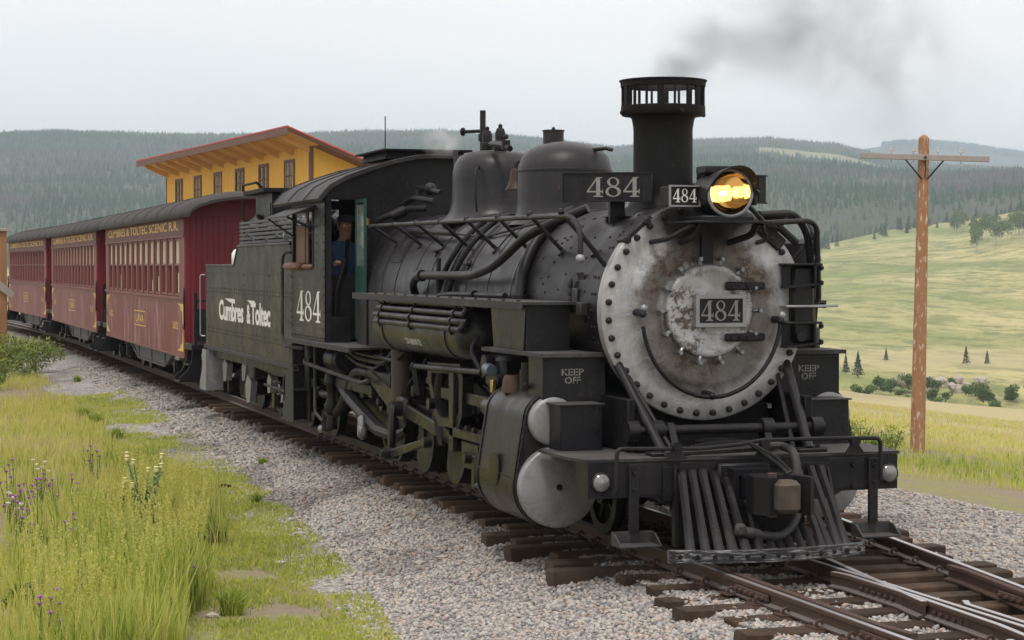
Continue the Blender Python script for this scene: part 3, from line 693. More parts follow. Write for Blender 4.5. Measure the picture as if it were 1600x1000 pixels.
bx_ = MB(); bx_.bx(-.445, -.176, .575, .80, 2.925, 3.093, .006); nb_ = bx_.build('number_box', 'loco_black', loco)
mb = MB(); mb.frame('Y', .560, .580, -.453, -.168, 2.917, 3.101, .014); mb.build('box_frame', 'dull_silver', nb_); number484('box_number', (-.31, .5735, 2.955), FU, UP, .215, .115, 'white_print', nb_)
mb = MB(); mb.bx(-.38, .34, .22, .92, 2.775, 2.795, .004); mb.bx(-.24, .22, .32, .90, 2.79, 2.84, .01)
for xx in (-.26, .24): mb.tube([(xx, .30, 2.78), (xx*1.0, .42, 2.68), (xx*.9, .84, 2.62)], .03, 8, .1)
mb.bx(-.06, .05, .80, .83, 2.30, 2.80, .004)
for sx in (-1, 1): mb.tube([(sx*.30,.35,2.77), (sx*.46,.6,2.64), (sx*.50,.90,2.62)], .022, 7, .1)
mb.build('headlight_shelf', 'loco_black', loco)
# stack with cinder cap
SY = 1.86
mb = MB(); mb.lathe([(.55, 2.86), (.42, 2.90), (.32, 2.96), (.278, 3.04), (.272, 3.10), (.270, 3.40), (.270, 3.66), (.285, 3.75), (.32, 3.79)], (0,SY,0), 'Z', 40); stack = mb.build('smoke_stack', 'sooty', loco, 60)
mb = MB(); mb.lathe([(.28, 3.77), (.372, 3.78), (.384, 3.80), (.384, 3.865), (.36, 3.87)], (0,SY,0), 'Z', 40); mb.lathe([(.36, 4.035), (.386, 4.04), (.39, 4.085), (.40, 4.09), (.40, 4.10), (.37, 4.105), (.36, 4.05)], (0,SY,0), 'Z', 40)
cap = mb.build('cinder_cap', 'sooty', loco)
ps = None
for k in range(18):
    an = 2*math.pi*(k+.25)/18; thick = k % 3 == 0; p = (.368*math.cos(an), SY + .368*math.sin(an), 3.95)
    if ps is None: pb = MB(); pb.bx(-.012, .012, -.024, .024, -.09, .09, .003); ps = pb.build('cap_post', 'sooty', cap); o = ps
    else: o = inst(ps, 'cap_post', cap)
    o.location = p; o.rotation_euler = (0,0,an); o.scale = (1, 1.25 if thick else .38, 1)
mb = MB(); mb.lathe([(.29, 3.79), (.285, 3.85), (.275, 3.87)], (0,SY,0), 'Z', 32); mb.build('cap_lip', 'sooty', cap)
for k in range(4): an = R(45*2*k+3); mb = MB(); mb.ball((.405*math.cos(an), SY+.405*math.sin(an), 3.80), .024, 8); mb.build('cap_bolt', 'sooty', cap)
# angled number boards beside the stack
for sx in (-1, 1):
    ang_ = math.atan2(.28, .72); c_ = Vector((sx*.60, 1.68, 3.12)); M3 = Matrix.Rotation(-sx*ang_ if sx < 0 else -ang_*-1, 3, 'Z')
    M3 = Matrix.Rotation((-1 if sx < 0 else 1)*ang_, 3, 'Z')
    mb = MB(); mb.box(c_, (.80, .10, .255), .008, M3)
    for t in (-.40, -.205, -.035, .13, .30): mb.box(c_ + M3 @ V(t, -.052, 0), (.012, .012, .25), .002, M3)
    mb.box(c_ + M3 @ V(0, -.05, -.125), (.80, .03, .014), .002, M3); mb.box(c_ + M3 @ V(0, -.05, .125), (.80, .03, .014), .002, M3)
    nbd = mb.build('number_board', 'loco_black', loco)
    if sx < 0:
        u_ = M3 @ V(1,0,0); mbn = MB(); vv, ff = digits('484'); put2d(mbn, vv, ff, c_ + M3 @ V(.05, -.0535, -.088), u_, V(0,0,1), .47, .175); mbn.build('board_number', 'grey_print', nbd, 0, fix=False)
    mb = MB(); mb.box((sx*.50, 1.72, 2.91), (.14, .06, .22), .006); mb.tube([(sx*.27,1.7,3.12), (sx*.22,1.8,3.12)], .05, 8); mb.build('board_bracket', 'loco_black', nbd)
# boiler
mb = MB(); mb.lathe([(.945, 3.45), (.95, 3.48), (.965, 5.0), (1.0, 7.4), (1.02, 8.2), (1.02, 9.68)], (0,0,ZC), 'Y', 64); boiler = mb.build('boiler', 'jacket', loco)
def brad(y): return float(np.interp(y, [.9, 3.45, 5.0, 7.4, 8.2, 9.7], [.93, .948, .965, 1.0, 1.02, 1.02]))
for yy in (3.52, 4.3, 5.05, 5.75, 6.5, 7.15, 7.9, 8.5, 9.1):
    mb = MB(); mb.lathe([(brad(yy)-.002, yy-.028), (brad(yy)+.007, yy-.026), (brad(yy)+.007, yy+.026), (brad(yy)-.002, yy+.028)], (0,0,ZC), 'Y', 56); mb.build('boiler_band', 'jacket', loco)
for (yy, an, w_, h) in ((8.15, -.95, .45, .38), (8.8, -1.15, .5, .42), (6.1, -1.2, .25, .3), (4.6, -.8, .3, .25)):
    mb = MB(); r_ = brad(yy) + .008; nn = 6; v = []; f = []
    for i in range(nn+1):
        t = an - h/2 + h*i/nn
        for dy in (-w_/2, w_/2): v.append((r_*math.sin(t), yy+dy, ZC + r_*math.cos(t)))
    f = [(2*i, 2*i+1, 2*i+3, 2*i+2) for i in range(nn)]; k = len(v); v += [(p[0]*.985, p[1], ZC + (p[2]-ZC)*.985) for p in v]
    f += [(2*i, 2*i+2, k+2*i+2, k+2*i) for i in range(nn)] + [(2*i+1, k+2*i+1, k+2*i+3, 2*i+3) for i in range(nn)] + [(0, k, k+1, 1), (2*nn, 2*nn+1, k+2*nn+1, k+2*nn)]
    mb.add(v, f); mb.build('jacket_panel', 'jacket', boiler)
# domes
mb = MB(); mb.lathe([(.60, 2.84), (.535, 2.90), (.505, 2.98), (.495, 3.08), (.490, 3.40), (.482, 3.46), (.45, 3.545), (.385, 3.615), (.27, 3.67), (.13, 3.70), (0, 3.706)], (0,4.62,0), 'Z', 44); sd = mb.build('sand_dome', 'jacket', loco, 60)
mb = MB(); mb.lathe([(.11, 3.66), (.11, 3.83), (.118, 3.835), (.118, 3.85), (0, 3.855)], (0,5.0,0), 'Z', 20); mb.ball((0,5.0,3.865), .02); mb.build('sand_hatch', 'jacket', sd)
mb = MB(); mb.lathe([(.488, 3.385), (.497, 3.39), (.497, 3.41), (.488, 3.415)], (0,4.62,0), 'Z', 44); mb.tube([(.10, 4.40, 3.60), (.30, 4.2, 3.62), (.34, 4.13, 3.60)], .02); mb.build('dome_seam', 'jacket', sd)
mb = MB(); mb.lathe([(.68, 2.92), (.60, 2.96), (.545, 3.03), (.515, 3.14), (.505, 3.40), (.50, 3.50), (.475, 3.60), (.42, 3.675), (.32, 3.72), (.18, 3.742), (0, 3.746)], (0,7.08,0), 'Z', 44); stm = mb.build('steam_dome', 'jacket', loco, 60)
for (xx, yy) in ((-.04, 7.30), (-.02, 6.85)):
    mb = MB(); mb.lathe([(.05, 3.66), (.075, 3.72), (.075, 3.84), (.058, 3.855), (.062, 3.93), (.042, 3.985), (.022, 3.99), (.026, 4.02), (.012, 4.035), (0, 4.04)], (xx,yy,0), 'Z', 14); mb.build('safety_valve', 'loco_black', stm)
mb = MB(); mb.tube([(-.02,7.55,3.66), (-.02,7.55,4.24)], .036, 10); mb.cyl((-.02,7.55,4.0), (-.20,7.75,4.0), .02); mb.lathe([(.03,0), (.05,.01), (.05,.03), (.03,.04)], (-.19,7.74,4.0), (-.7,.75,0), 10); mb.cyl((-.02,7.55,3.88), (-.02,7.55,3.96), .055); mb.build('whistle_pipe', 'loco_black', stm)
mb = MB(); mb.tube([(-.15,6.78,3.80), (-.2,6.2,3.76), (-.2,5.9,3.70)], .035, 8); mb.cyl((-.2,6.05,3.70), (-.2,6.05,3.80), .05); mb.ball((-.2,6.05,3.84), .03); mb.tube([(-.30,6.75,3.55), (-.40,6.55,3.50), (-.42,6.5,3.2), (-.40,6.5,3.02)], .014, 6, .1); mb.build('dome_pipe', 'loco_black', stm)
# bell between the domes
bell = MB(); bell.lathe([(.02, 3.46), (.045, 3.455), (.06, 3.41), (.068, 3.35), (.082, 3.29), (.11, 3.245), (.115, 3.23), (.10, 3.23), (.07, 3.29), (.0, 3.43)], (-.30,5.36,0), 'Z', 24); be = bell.build('bell', 'bell_bronze', loco, 60)
mb = MB(); mb.tube([(-.30,5.36,3.45), (-.30,5.36,3.54), (-.12,5.36,3.50), (-.08,5.36,2.95)], .022, 8, .06); mb.bx(-.40, -.02, 5.26, 5.46, 2.92, 2.98, .01); mb.build('bell_yoke', 'loco_black', be)
# turret pipes before the cab
mb = MB(); mb.tube([(-.95,9.45,2.93), (-.80,9.2,3.02), (-.55,9.1,3.12), (-.40,8.6,3.12)], .042, 9, .15); mb.tube([(-.50,9.5,3.18), (-.5,8.9,3.25), (-.35,8.5,3.2)], .036, 8, .12); mb.cyl((-.72,9.15,3.03), (-.56,9.1,3.11), .065); mb.tube([(-.3,9.5,3.40), (-.34,8.9,3.36), (-.3,8.4,3.30)], .034, 8, .1); mb.ball((-.32,8.8,3.36), .08); mb.tube([(-.05,8.55,3.0), (-.08,8.5,3.5), (-.06,8.6,3.82)], .03, 8, .1); mb.cyl((-.45,8.9,3.22), (-.45,8.9,3.36), .04); mb.build('turret_pipes', 'loco_black', loco)
lampb = MB(); lampb.ball((-1.0,9.35,2.98), .035); lampb.cyl((-1.0,9.35,2.92), (-1.0,9.35,3.0), .045); lampb.build('brass_fitting', 'brass', loco)
# handrails with stanchions
for sx in (-1, 1):
    pts = [(sx*1.10, 8.75, 2.90), (sx*1.10, 1.62, 2.86), (sx*1.08, 1.22, 2.84), (sx*1.10, .98, 2.70), (sx*1.11, .96, 2.50)]
    mb = MB(); mb.tube(pts, .024, 9, .16); hr = mb.build('handrail', 'loco_black', loco)
    for k, yy in enumerate((8.6, 7.5, 6.5, 5.5, 4.5, 3.4, 2.4, 1.5)):
        r_ = brad(yy); mb = MB(); mb.tube([(sx*1.12, yy, 2.905), (sx*.78, yy+.0, ZC + math.sqrt(max(.02, r_*r_-.78**2)))], [.020,.020], 8); mb.ball((sx*1.10, yy, 2.892), .034, 8); mb.lathe([(.045, 0), (.04, .02), (0, .02)], (sx*.79, yy, ZC + math.sqrt(max(.02, r_*r_-.79**2))-.005), (sx*.75,0,.66), 8); mb.build('stanchion', 'loco_black', hr)
    mb = MB(); mb.tube([(sx*1.10, .99, 2.70), (sx*.86, 1.03, 2.42)], .021, 8); mb.build('stanchion', 'loco_black', hr)
    mb = MB(); mb.ball((sx*1.11, .96, 2.48), .042, 12); mb.build('rail_knob', 'dull_silver', hr)
# piping over the boiler, camera side
mb = MB(); mb.tube([(-1.02,6.75,2.02), (-1.10,6.70,2.20), (-1.12,6.4,2.31), (-1.12,4.2,2.32), (-1.10,3.5,2.42), (-1.0,2.75,2.72), (-.55,2.35,2.95)], .045, 10, .25); mb.cyl((-1.12,6.30,2.31), (-1.12,6.18,2.31), .065); mb.build('delivery_pipe', 'loco_black', loco)
for y0 in (5.55, 5.95):
    mb = MB(); pts = [((brad(y0)+.045)*math.sin(t), y0 + .25*math.sin(t*2), ZC + (brad(y0)+.045)*math.cos(t)) for t in np.linspace(-.55, -1.45, 12)]; mb.tube(pts, .032, 8); mb.build('sand_pipe', 'loco_black', loco)
mb = MB(); pts = [((.985)*math.sin(t), 3.2 + .3*t + .3, ZC + .985*math.cos(t)) for t in np.linspace(-.35, -1.5, 14)]; mb.tube(pts, .055, 10); mb.cyl((-.99,3.02,2.0), (-.99,3.02,2.14), .085); mb.build('exhaust_pipe', 'loco_black', loco)
mb = MB(); mb.tube([(-1.06,5.75,2.10), (-1.07,5.2,2.12), (-1.06,3.3,2.13)], .028, 8, .1); mb.cyl((-1.07,4.3,2.13), (-1.07,4.42,2.13), .042); mb.tube([(-1.05,5.75,2.5), (-1.06,5.75,2.10)], .026, 8); mb.tube([(-.70,8.6,2.84), (-.78,6.9,2.80), (-.76,6.2,2.78)], .035, 8); mb.tube([(-.62,3.3,2.86), (-.70,5.2,2.72), (-.74,6.3,2.78)], .014, 6); mb.build('small_pipes', 'loco_black', loco)
for (yy, t) in ((6.6, -1.0), (5.15, -1.15)):
    r_ = brad(yy); o_ = Vector((r_*math.sin(t), yy, ZC + r_*math.cos(t))); nrm = Vector((math.sin(t), 0, math.cos(t))); mb = MB(); mb.lathe([(.055, 0), (.055, .012), (.03, .02), (0, .02)], o_, nrm, 12); mb.box(o_ + nrm*.03, (.06, .16, .03), .006); mb.build('washout_plug', 'loco_black', boiler)
mb = MB(); mb.box((-.90, 1.55, 2.33), (.012, .16, .07), .002, Matrix.Rotation(R(-18), 3, 'Y')); mb.box((-.935, 1.6, 2.12), (.03, .12, .2), .01); mb.bx(-1.0, -.9, 1.28, 1.40, 1.98, 2.1, .01); mb.build('builder_plate', 'deck', smokebox)
for k in range(4): mb = MB(); mb.lathe([(.05, 0), (.05, .02), (.02, .03), (0, .03)], (-.93, 1.72 - .0*k, 2.26 - .07*k), (-1,0,.1), 10); mb.build('cleanout_cap', 'loco_black', smokebox)

# ---- right-hand front: pump brackets and rails
mb = MB()
for z0, z1, yy in ((2.22, 2.44, .74), (1.70, 1.93, .74)):
    mb.bx(.70, 1.06, yy, yy+.22, z1-.02, z1, .004); mb.prism([(.72, z0), (1.03, z0+.03), (1.03, z0+.05), (.72, z0+.02)], 'Y', yy, yy+.22); mb.bx(.72, 1.05, yy+.10, yy+.12, z0, z1, .003); mb.bx(.98, 1.0, yy, yy+.2, z0, z1, .003)
    for zz in (z0+.05, z1-.04): mb.bolt((1.06, yy+.06, zz), (1,0,0), .025, .03)
mb.bx(.80, 1.02, .80, 1.7, 1.74, 2.42, .03); mb.cyl((.86, .80, 1.80), (.86,.74,1.80), .045); mb.cyl((1.02,1.2,1.98), (1.12,1.2,1.98), .045); mb.build('pump_bracket', 'loco_black', loco)
mb = MB(); mb.lathe([(0, 1.25), (.20, 1.25), (.20, 1.85), (.16, 1.87), (.16, 2.05), (.20, 2.07), (.20, 2.62), (.1, 2.66), (0, 2.66)], (1.24, 1.62, 0), 'Z', 24); mb.build('air_compressor', 'loco_black', loco)
mb = MB(); mb.bx(.72, 1.22, .76, .88, 2.055, 2.075, .003); mb.build('bracket_plate', 'dull_silver', loco)
mb = MB(); mb.tube([(.34,.55,2.78), (.98,.85,2.815), (1.07,.88,2.76), (1.10,.90,2.10), (1.0,.92,2.05)], .024, 8, .07); mb.tube([(.45,.75,2.86), (.88,.92,2.88), (1.02,.96,2.70), (1.06,.98,2.42)], .035, 9, .18); mb.tube([(.22,.45,2.93), (.45,.6,2.78), (.72,.9,2.74)], .022, 7); mb.build('front_corner_rail', 'loco_black', loco)

# ---- pilot beam and deck
mb = MB(); mb.prism([(-1.38,.535),(-.82,.535),(-.74,.47),(.78,.47),(.88,.53),(1.40,.535),(1.40,.825),(-1.38,.825)], 'Y', 0, .30)
for xx in (-.86, -.42, .40, .92): mb.bx(xx-.16, xx+.16, -.012, .0, .55, .81, .003)
for xx, zz in ((-.66,.75),(-.66,.54),(-.52,.64),(.55,.75),(.98,.75),(.98,.57),(-.30,.76),(.28,.76),(.2,.54),(-.18,.76)): mb.bolt((xx, -.012, zz), (0,-1,0), .026, .025)
beam = mb.build('pilot_beam', 'loco_black', loco)
for xx in (-1.27, 1.315):
    mb = MB(); mb.lathe([(.082, 0), (.085, -.02), (.075, -.03)], (xx, 0, .665), 'Y', 24); cl_ = mb.build('marker_lamp', 'loco_black', beam)
    m_ = MB(); m_.lathe([(.076, -.02), (.06, -.04), (.03, -.052), (0, -.056)], (xx, 0, .665), 'Y', 24); m_.build('lamp_lens', 'lamp_lens' if 'lamp_lens' in MAT else 'cover_silver', cl_)
mb = MB(); mb.prism([(-1.46,.30),(-1.40,.0),(.0,-.02),(1.42,.0),(1.47,.32),(1.47,1.05),(.80,1.05),(.78,.45),(-.78,.45),(-.80,1.05),(-1.46,1.05)], 'Z', .828, .852); mb.build('pilot_deck', 'deck', loco)
for xx in (-.995, 1.155):
    mb = MB(); mb.bx(xx-.042, xx+.042, -.045, -.016, .26, .80, .004); mb.bolt((xx,-.045,.74),(0,-1,0),.022,.02); mb.bolt((xx,-.045,.60),(0,-1,0),.022,.02); hg = mb.build('step_hanger', 'loco_black', loco)
    mb = MB(); mb.bx(xx-.18, xx+.18, -.20, .02, .15, .165, .003); mb.bx(xx-.18, xx+.18, .0, .015, .165, .26, .003); mb.prism([(-.20,.165),(.0,.165),(.0,.25),(-.06,.25)], 'X', xx-.18, xx-.168); mb.prism([(-.20,.165),(.0,.165),(.0,.25),(-.06,.25)], 'X', xx+.168, xx+.18); mb.build('step_tray', 'deck', hg)
# uncoupling lever
mb = MB(); mb.tube([(-1.19,-.10,.575), (-1.18,-.12,.60), (-1.175,-.12,.945), (-.45,-.12,.93), (-.10,-.12,.955), (.10,-.12,.985), (.75,-.12,.985), (1.175,-.12,.975), (1.185,-.12,.62)], .018, 8, .05); mb.tube([(-.02,-.12,.97), (.18,-.22,.80), (.24,-.3,.73)], .018, 7)
cul = mb.build('uncoupling_lever', 'loco_black', loco)
for xx in (-.66, .12, .94): mb = MB(); mb.prism([(xx-.09,.85),(xx+.09,.85),(xx+.03,.93),(xx+.022,.985),(xx-.022,.985),(xx-.03,.93)], 'Y', -.13, -.10); mb.cyl((xx,-.15,.955), (xx,-.08,.955), .04); mb.build('lever_bracket', 'loco_black', cul)
# coupler
mb = MB(); mb.bx(-.28, .18, -.10, -.012, .50, .80, .02); mb.bx(-.13, .13, -.42, -.05, .52, .72, .02); mb.frame('Y', -.22, -.10, -.20, .14, .47, .76, .05)
cpl = mb.build('coupler', 'loco_black', loco)
mb = MB(); mb.prism([(-.16,-.38),(-.20,-.62),(-.12,-.74),(-.04,-.74),(-.04,-.60),(.05,-.52),(.16,-.58),(.22,-.78),(.26,-.76),(.26,-.52),(.16,-.36)], 'Z', .44, .74); mb.build('coupler_head', 'loco_black', cpl, 30)
mb = MB(); mb.box((.02, -.74, .59), (.20, .20, .26), .035); mb.cyl((-.06,-.66,.42), (-.06,-.66,.77), .04); mb.build('coupler_knuckle', 'rust_black' if 'rust_black' in MAT else 'running_gear', cpl, 30)
mb = MB(); mb.tube([(-.02,-.12,.97),(.16,-.25,.86),(.20,-.45,.76),(.10,-.55,.75)], .012, 6); 
for k in range(9): t = k/8; mb.lathe([(.020,-.004),(.024,0),(.020,.004),(.012,0),(.020,-.004)], (-.30 + .20*t, -.16-.16*t, .56 - .36*t), (.5*(k % 2), .6, .5-.9*(k % 2)), 8)
mb.build('chain', 'running_gear', cpl)
mb = MB(); mb.tube([(.34,.05,.92), (.36,-.18,.90), (.35,-.26,.72), (.33,-.30,.60), (.28,-.42,.36), (.10,-.52,.24), (-.08,-.58,.26), (-.26,-.60,.30)], .036, 10, .12); hs_ = mb.build('air_hose', 'hose', loco)
mb = MB(); mb.cyl((.35,-.25,.74), (.335,-.29,.62), .05); mb.cyl((-.14,-.588,.272), (-.28,-.605,.305), .044); mb.box((-.31,-.61,.32), (.09,.07,.10), .02); mb.tube([(.30,-.03,.93), (-.10,-.02,.91), (-.7,.02,.89)], .033, 8); mb.build('hose_coupling', 'deck', hs_)
# pilot (cowcatcher)
def pilot_pt(x): return -.62 - .22*(1 - (x/.95)**2)
NB = 9; tl = [-.94 + 1.70*k/(2*NB) for k in range(2*NB+1)]
mb = MB(); v = []; f = []
for i, xx in enumerate(tl):
    yb = pilot_pt(xx+.09)
    for dy, dz in ((0,.09),(0,.185),(.035,.19),(.035,.085)): v.append((xx, yb+dy, dz))
for i in range(len(tl)-1):
    for k in range(4): f.append((i*4+k, i*4+(k+1) % 4, i*4+4+(k+1) % 4, i*4+4+k))
f += [(0,1,2,3), tuple(4*(len(tl)-1)+k for k in range(4))]; mb.add(v, f)
pilot = mb.build('pilot_bar', 'worn_bar', loco, 30)
for k in range(13): xx = -.86 + 1.55*k/12; bb = MB(); bb.bolt((xx, pilot_pt(xx+.09)-.002, .14), (0,-1,0), .02, .014); bb.build('rivet', 'loco_black', pilot)
slats = [(-.58,.74,-.66),(-.49,.74,-.54),(-.40,.74,-.43),(-.30,.72,-.32),(-.20,.70,-.21),(-.10,.50,-.10),(.0,.30,.01),(.08,.27,.10),(.17,.27,.19),(.26,.28,.28),(.35,.30,.37),(.42,.46,.46),(.49,.62,.55),(.57,.74,.63),(.66,.74,.71)]
for xt, zt, xb in slats:
    xb2 = xb - .09; yb = pilot_pt(xb) + .05; yt = -.04 if zt > .55 else (-.30 if zt > .4 else -.40); mb = MB(); v = []; P0 = Vector((xt, yt, zt+.02)); P1 = Vector((xb2, yb, .10))
    for t, hw, th in ((0,.040,.028),(.12,.036,.026),(.55,.035,.028),(.85,.042,.028),(1,.055,.022)):
        c_ = P0.lerp(P1, t); v += [(c_.x-hw, c_.y+.015, c_.z), (c_.x-hw*.55, c_.y-th, c_.z), (c_.x+hw*.55, c_.y-th, c_.z), (c_.x+hw, c_.y+.015, c_.z), (c_.x, c_.y+.035, c_.z)]
    f = [(i*5+k, i*5+(k+1) % 5, i*5+5+(k+1) % 5, i*5+5+k) for i in range(4) for k in range(5)] + [(0,1,2,3,4), (20,21,22,23,24)]
    mb.add(v, f); mb.build('pilot_slat', 'loco_black', loco, 50)
    if zt > .55: mb = MB(); mb.bolt((xt, yt-.028, zt-.02), (0,-1,0), .018, .014); mb.build('slat_bolt', 'loco_black', loco)
mb = MB(); mb.prism([(-.02,.80),(-.02,.13),(-.10,.13),(-.06,.80)], 'X', -.66, -.63); mb.bx(-.74,-.58,-.03,-.012,.50,.78,.003); mb.prism([(-.02,.76),(-.30,.15),(-.22,.15),(.02,.7)], 'X', .73, .75); mb.bx(.44,.75,-.03,-.012,.66,.78,.003); mb.bx(-.56,-.08,-.03,-.012,.66,.76,.003); mb.build('pilot_frame', 'loco_black', loco)
mb = MB(); mb.bx(-.60, .55, .02, .06, .12, .47, .004); mb.bx(-.5,.5,.10,.14,.10,.40); mb.build('pilot_backplate', 'sooty', loco)
# smokebox braces and front rocker shaft
for sx in (-1, 1):
    mb = MB(); mb.tube([(sx*.80, .98, 1.64), (sx*.66, .17, .87)], .043, 10); mb.tube([(sx*.72, .98, 1.55), (sx*.55, .25, .88)], .022, 8); mb.bx(sx*.66-.13, sx*.66+.13, .08, .26, .852, .885, .008); mb.bolt((sx*.66+.08,.17,.885),(0,0,1),.022,.03); mb.build('smokebox_brace', 'loco_black', loco)
mb = MB(); mb.cyl((-.86,.42,1.04), (.92,.42,1.04), .042, n=14)
for xx in (-.62, .38, .84, -.84): mb.cyl((xx-.05,.42,1.04), (xx+.05,.42,1.04), .085, n=14)
for xx in (-.50, .36): mb.prism([(.30,.93),(.40,1.10),(.46,1.10),(.46,.95),(.34,.86)], 'X', xx-.03, xx+.03); mb.cyl((xx-.06,.33,.90), (xx+.06,.33,.90), .03); mb.tube([(xx,.33,.92),(xx,.33,.80)], .02)
rk = mb.build('rocker_shaft', 'loco_black', loco)
mb = MB(); mb.bx(-.75,.75,.62,.80,.85,1.0,.02); mb.bx(-.85,-.78,.5,1.2,.86,1.30,.01); mb.bx(.78,.85,.5,1.2,.86,1.30,.01); mb.lathe([(.22,.86),(.22,.93),(.14,.95),(0,.95)], (0,.52,0), 'Z', 20); mb.tube([(-.5,.1,.87),(-.3,.35,.90),(.1,.3,.93),(.45,.25,.90)], .03, 8, .1); mb.tube([(.2,.2,.9),(.5,.5,1.0),(.7,.6,1.0)], .022, 7); mb.build('deck_fittings', 'sooty', loco)
mb = MB(); mb.bx(-.72,.72,1.1,2.5,.55,1.22,.04); mb.bx(-.55,.55,1.3,2.4,1.2,1.6,.04); mb.build('cylinder_saddle', 'sooty', loco)

# ---- cylinders, valve chests and step boxes
for sx in (-1, 1):
    cyl_ = MB(); cx, cz, vx, vz = 1.255, .515, 1.30, 1.085
    prof = [(cx + .368*math.cos(t), cz + .368*math.sin(t)) for t in np.linspace(R(-165), R(8), 22)] + [(vx + .235*math.cos(t), vz + .235*math.sin(t)) for t in np.linspace(R(2), R(165), 18)] + [(.75, 1.15), (.75, .40)]
    cyl_.prism([(sx*p, q_) for p, q_ in prof], 'Y', 1.18, 2.36); cy = cyl_.build('cylinder', 'greasy' if sx > 0 else 'cyl_jacket' if 'cyl_jacket' in MAT else 'greasy', loco, 35)
    mb = MB(); mb.lathe([(0, 1.085), (.335, 1.088), (.348, 1.094), (.354, 1.105), (.355, 1.19)], (sx*cx,0,cz), 'Y', 40); mb.build('cylinder_cover', 'cover_silver', cy, 50)
    mb = MB(); mb.bolt((sx*cx, 1.086, cz), (0,-1,0), .03, .03); mb.build('cover_bolt', 'loco_black', cy)
    mb = MB(); mb.lathe([(0, 1.085), (.18, 1.088), (.203, 1.096), (.212, 1.112), (.212, 1.19)], (sx*vx,0,vz), 'Y', 32); mb.bolt((sx*vx,1.086,vz),(0,-1,0),.016,.016); mb.build('valve_cover', 'cover_silver', cy, 50)
    for yy in (1.24, 2.33):
        mb = MB(); pr2 = [(cx + (p-cx)*1.0 + .010*(1 if p > 1.2 else 0), q_) for p, q_ in prof]; mb.prism([(sx*p, q_) for p, q_ in pr2[:40]], 'Y', yy-.02, yy+.02); mb.build('jacket_strip', 'running_gear', cy, 35)
    mb = MB(); mb.bx(sx*1.618-.006, sx*1.618+.006, 1.2, 2.34, .585, .60); mb.lathe([(.15, 0), (.15, .012), (.13, .014), (0, .014)], (sx*1.620, 1.80, .62), (sx,0,0), 24); mb.cyl((sx*1.33, 1.75, 1.28), (sx*1.33,1.75,1.50), .07); mb.cyl((sx*1.33,1.75,1.48), (sx*1.33,1.75,1.56), .055); mb.bolt((sx*1.42,1.5,1.34),(sx*.4,0,.9),.03,.05); mb.build('jacket_fitting', 'greasy', cy)
    mb = MB(); mb.lathe([(.11,1.28),(.10,1.40),(.075,1.44)], (sx*1.38,2.0,0), 'Z', 14); mb.build('relief_valve', 'rust', cy)
    # steps: lower box, upper box, treads
    x0, x1 = sorted((sx*.97, sx*1.345)); lo = MB(); lo.bx(x0, x1, .80, .815, .852, 1.235, .003); lo.bx(x0, x0+.015, .815, 1.1, .852, 1.235); lo.bx(x1-.015, x1, .815, 1.1, .852, 1.235); lb = lo.build('step_box', 'step_black' if 'step_black' in MAT else 'loco_black', loco)
    mb = MB(); mb.bx(min(x0,x1)-.03, max(x0,x1)+.02, .775, 1.13, 1.236, 1.250, .003); mb.build('step_tread', 'deck', lb)
    x0, x1 = sorted((sx*.83, sx*1.40)); up = MB(); up.bx(x0, x1, 1.10, 1.115, 1.25, 1.632, .003); up.bx(x0, x0+.015, 1.115, 1.5, 1.25, 1.632); up.bx(x1-.015, x1, 1.115, 1.5, 1.25, 1.632)
    for xx in (x0+.03, x1-.03):
        for zz in (1.30, 1.58): up.bolt((xx,1.10,zz),(0,-1,0),.010,.008)
    ub = up.build('step_box', 'step_black' if 'step_black' in MAT else 'loco_black', loco)
    mb = MB(); mb.prism([(sx*.84,1.04),(sx*1.44,1.04),(sx*1.50,2.62),(sx*1.0,2.62)], 'Z', 1.634, 1.668); mb.build('step_tread', 'deck', ub)
    for body, zz, ww in (('KEEP', 1.475, .20), ('OFF', 1.405, .14)):
        text('stencil', body, ((x0+x1)/2 - .015, 1.0975, zz), FU, UP, ww, .058, 'grey_print', ub, .012)
        for k in range(len(body)):   # stencil bridges
            xx = (x0+x1)/2 - .015 + ww*((k+.5)/len(body)-.5); mb = MB(); mb.bx(xx-.004, xx+.002, 1.0955, 1.0972, zz-.004, zz+.062); mb.build('stencil_gap', 'loco_black', ub)
    # angled panel from running board down to the tread
    mb = MB(); mb.prism([(1.55,2.075),(2.62,2.075),(2.52,1.67),(1.62,1.67)], 'X', sx*1.395, sx*1.41); mb.bx(sx*1.0, sx*1.40, 1.56, 1.575, 1.67, 2.07) ; mb.build('board_panel', 'step_black' if 'step_black' in MAT else 'loco_black', loco)
    # running board
    x0, x1 = sorted((sx*.92, sx*1.46)); mb = MB(); mb.prism([(x0,1.5),(x1,1.5),(x1,8.1),(x0,8.1)], 'Z', 2.075, 2.10); rb = mb.build('running_board', 'deck', loco)
    mb = MB(); mb.bx(sx*1.46-.008, sx*1.46+.008, 1.5, 8.1, 2.03, 2.103, .003); mb.build('board_edge', 'deck', rb)
    for k in range(14): mb = MB(); mb.bolt((sx*1.40, 1.8 + k*.45, 2.10), (0,0,1), .018, .014); mb.build('board_bolt', 'loco_black', rb)
    for yy in (2.7, 4.2, 5.7, 7.2): mb = MB(); mb.bx(min(sx*.85,sx*1.42), max(sx*.85,sx*1.42), yy-.02, yy+.02, 2.02, 2.074, .003); mb.tube([(sx*1.38,yy,2.04),(sx*.95,yy,1.7)], .02); mb.build('board_bracket', 'loco_black', rb)
    # air reservoir
    tz, tx = 1.735, sx*1.20; mb = MB(); mb.lathe([(0, 3.38), (.12, 3.40), (.22, 3.46), (.262, 3.58), (.265, 3.7), (.265, 7.0), (.25, 7.14), (.18, 7.22), (0, 7.25)], (tx,0,tz), 'Y', 36); tk = mb.build('air_reservoir', 'tank_green', loco, 50)
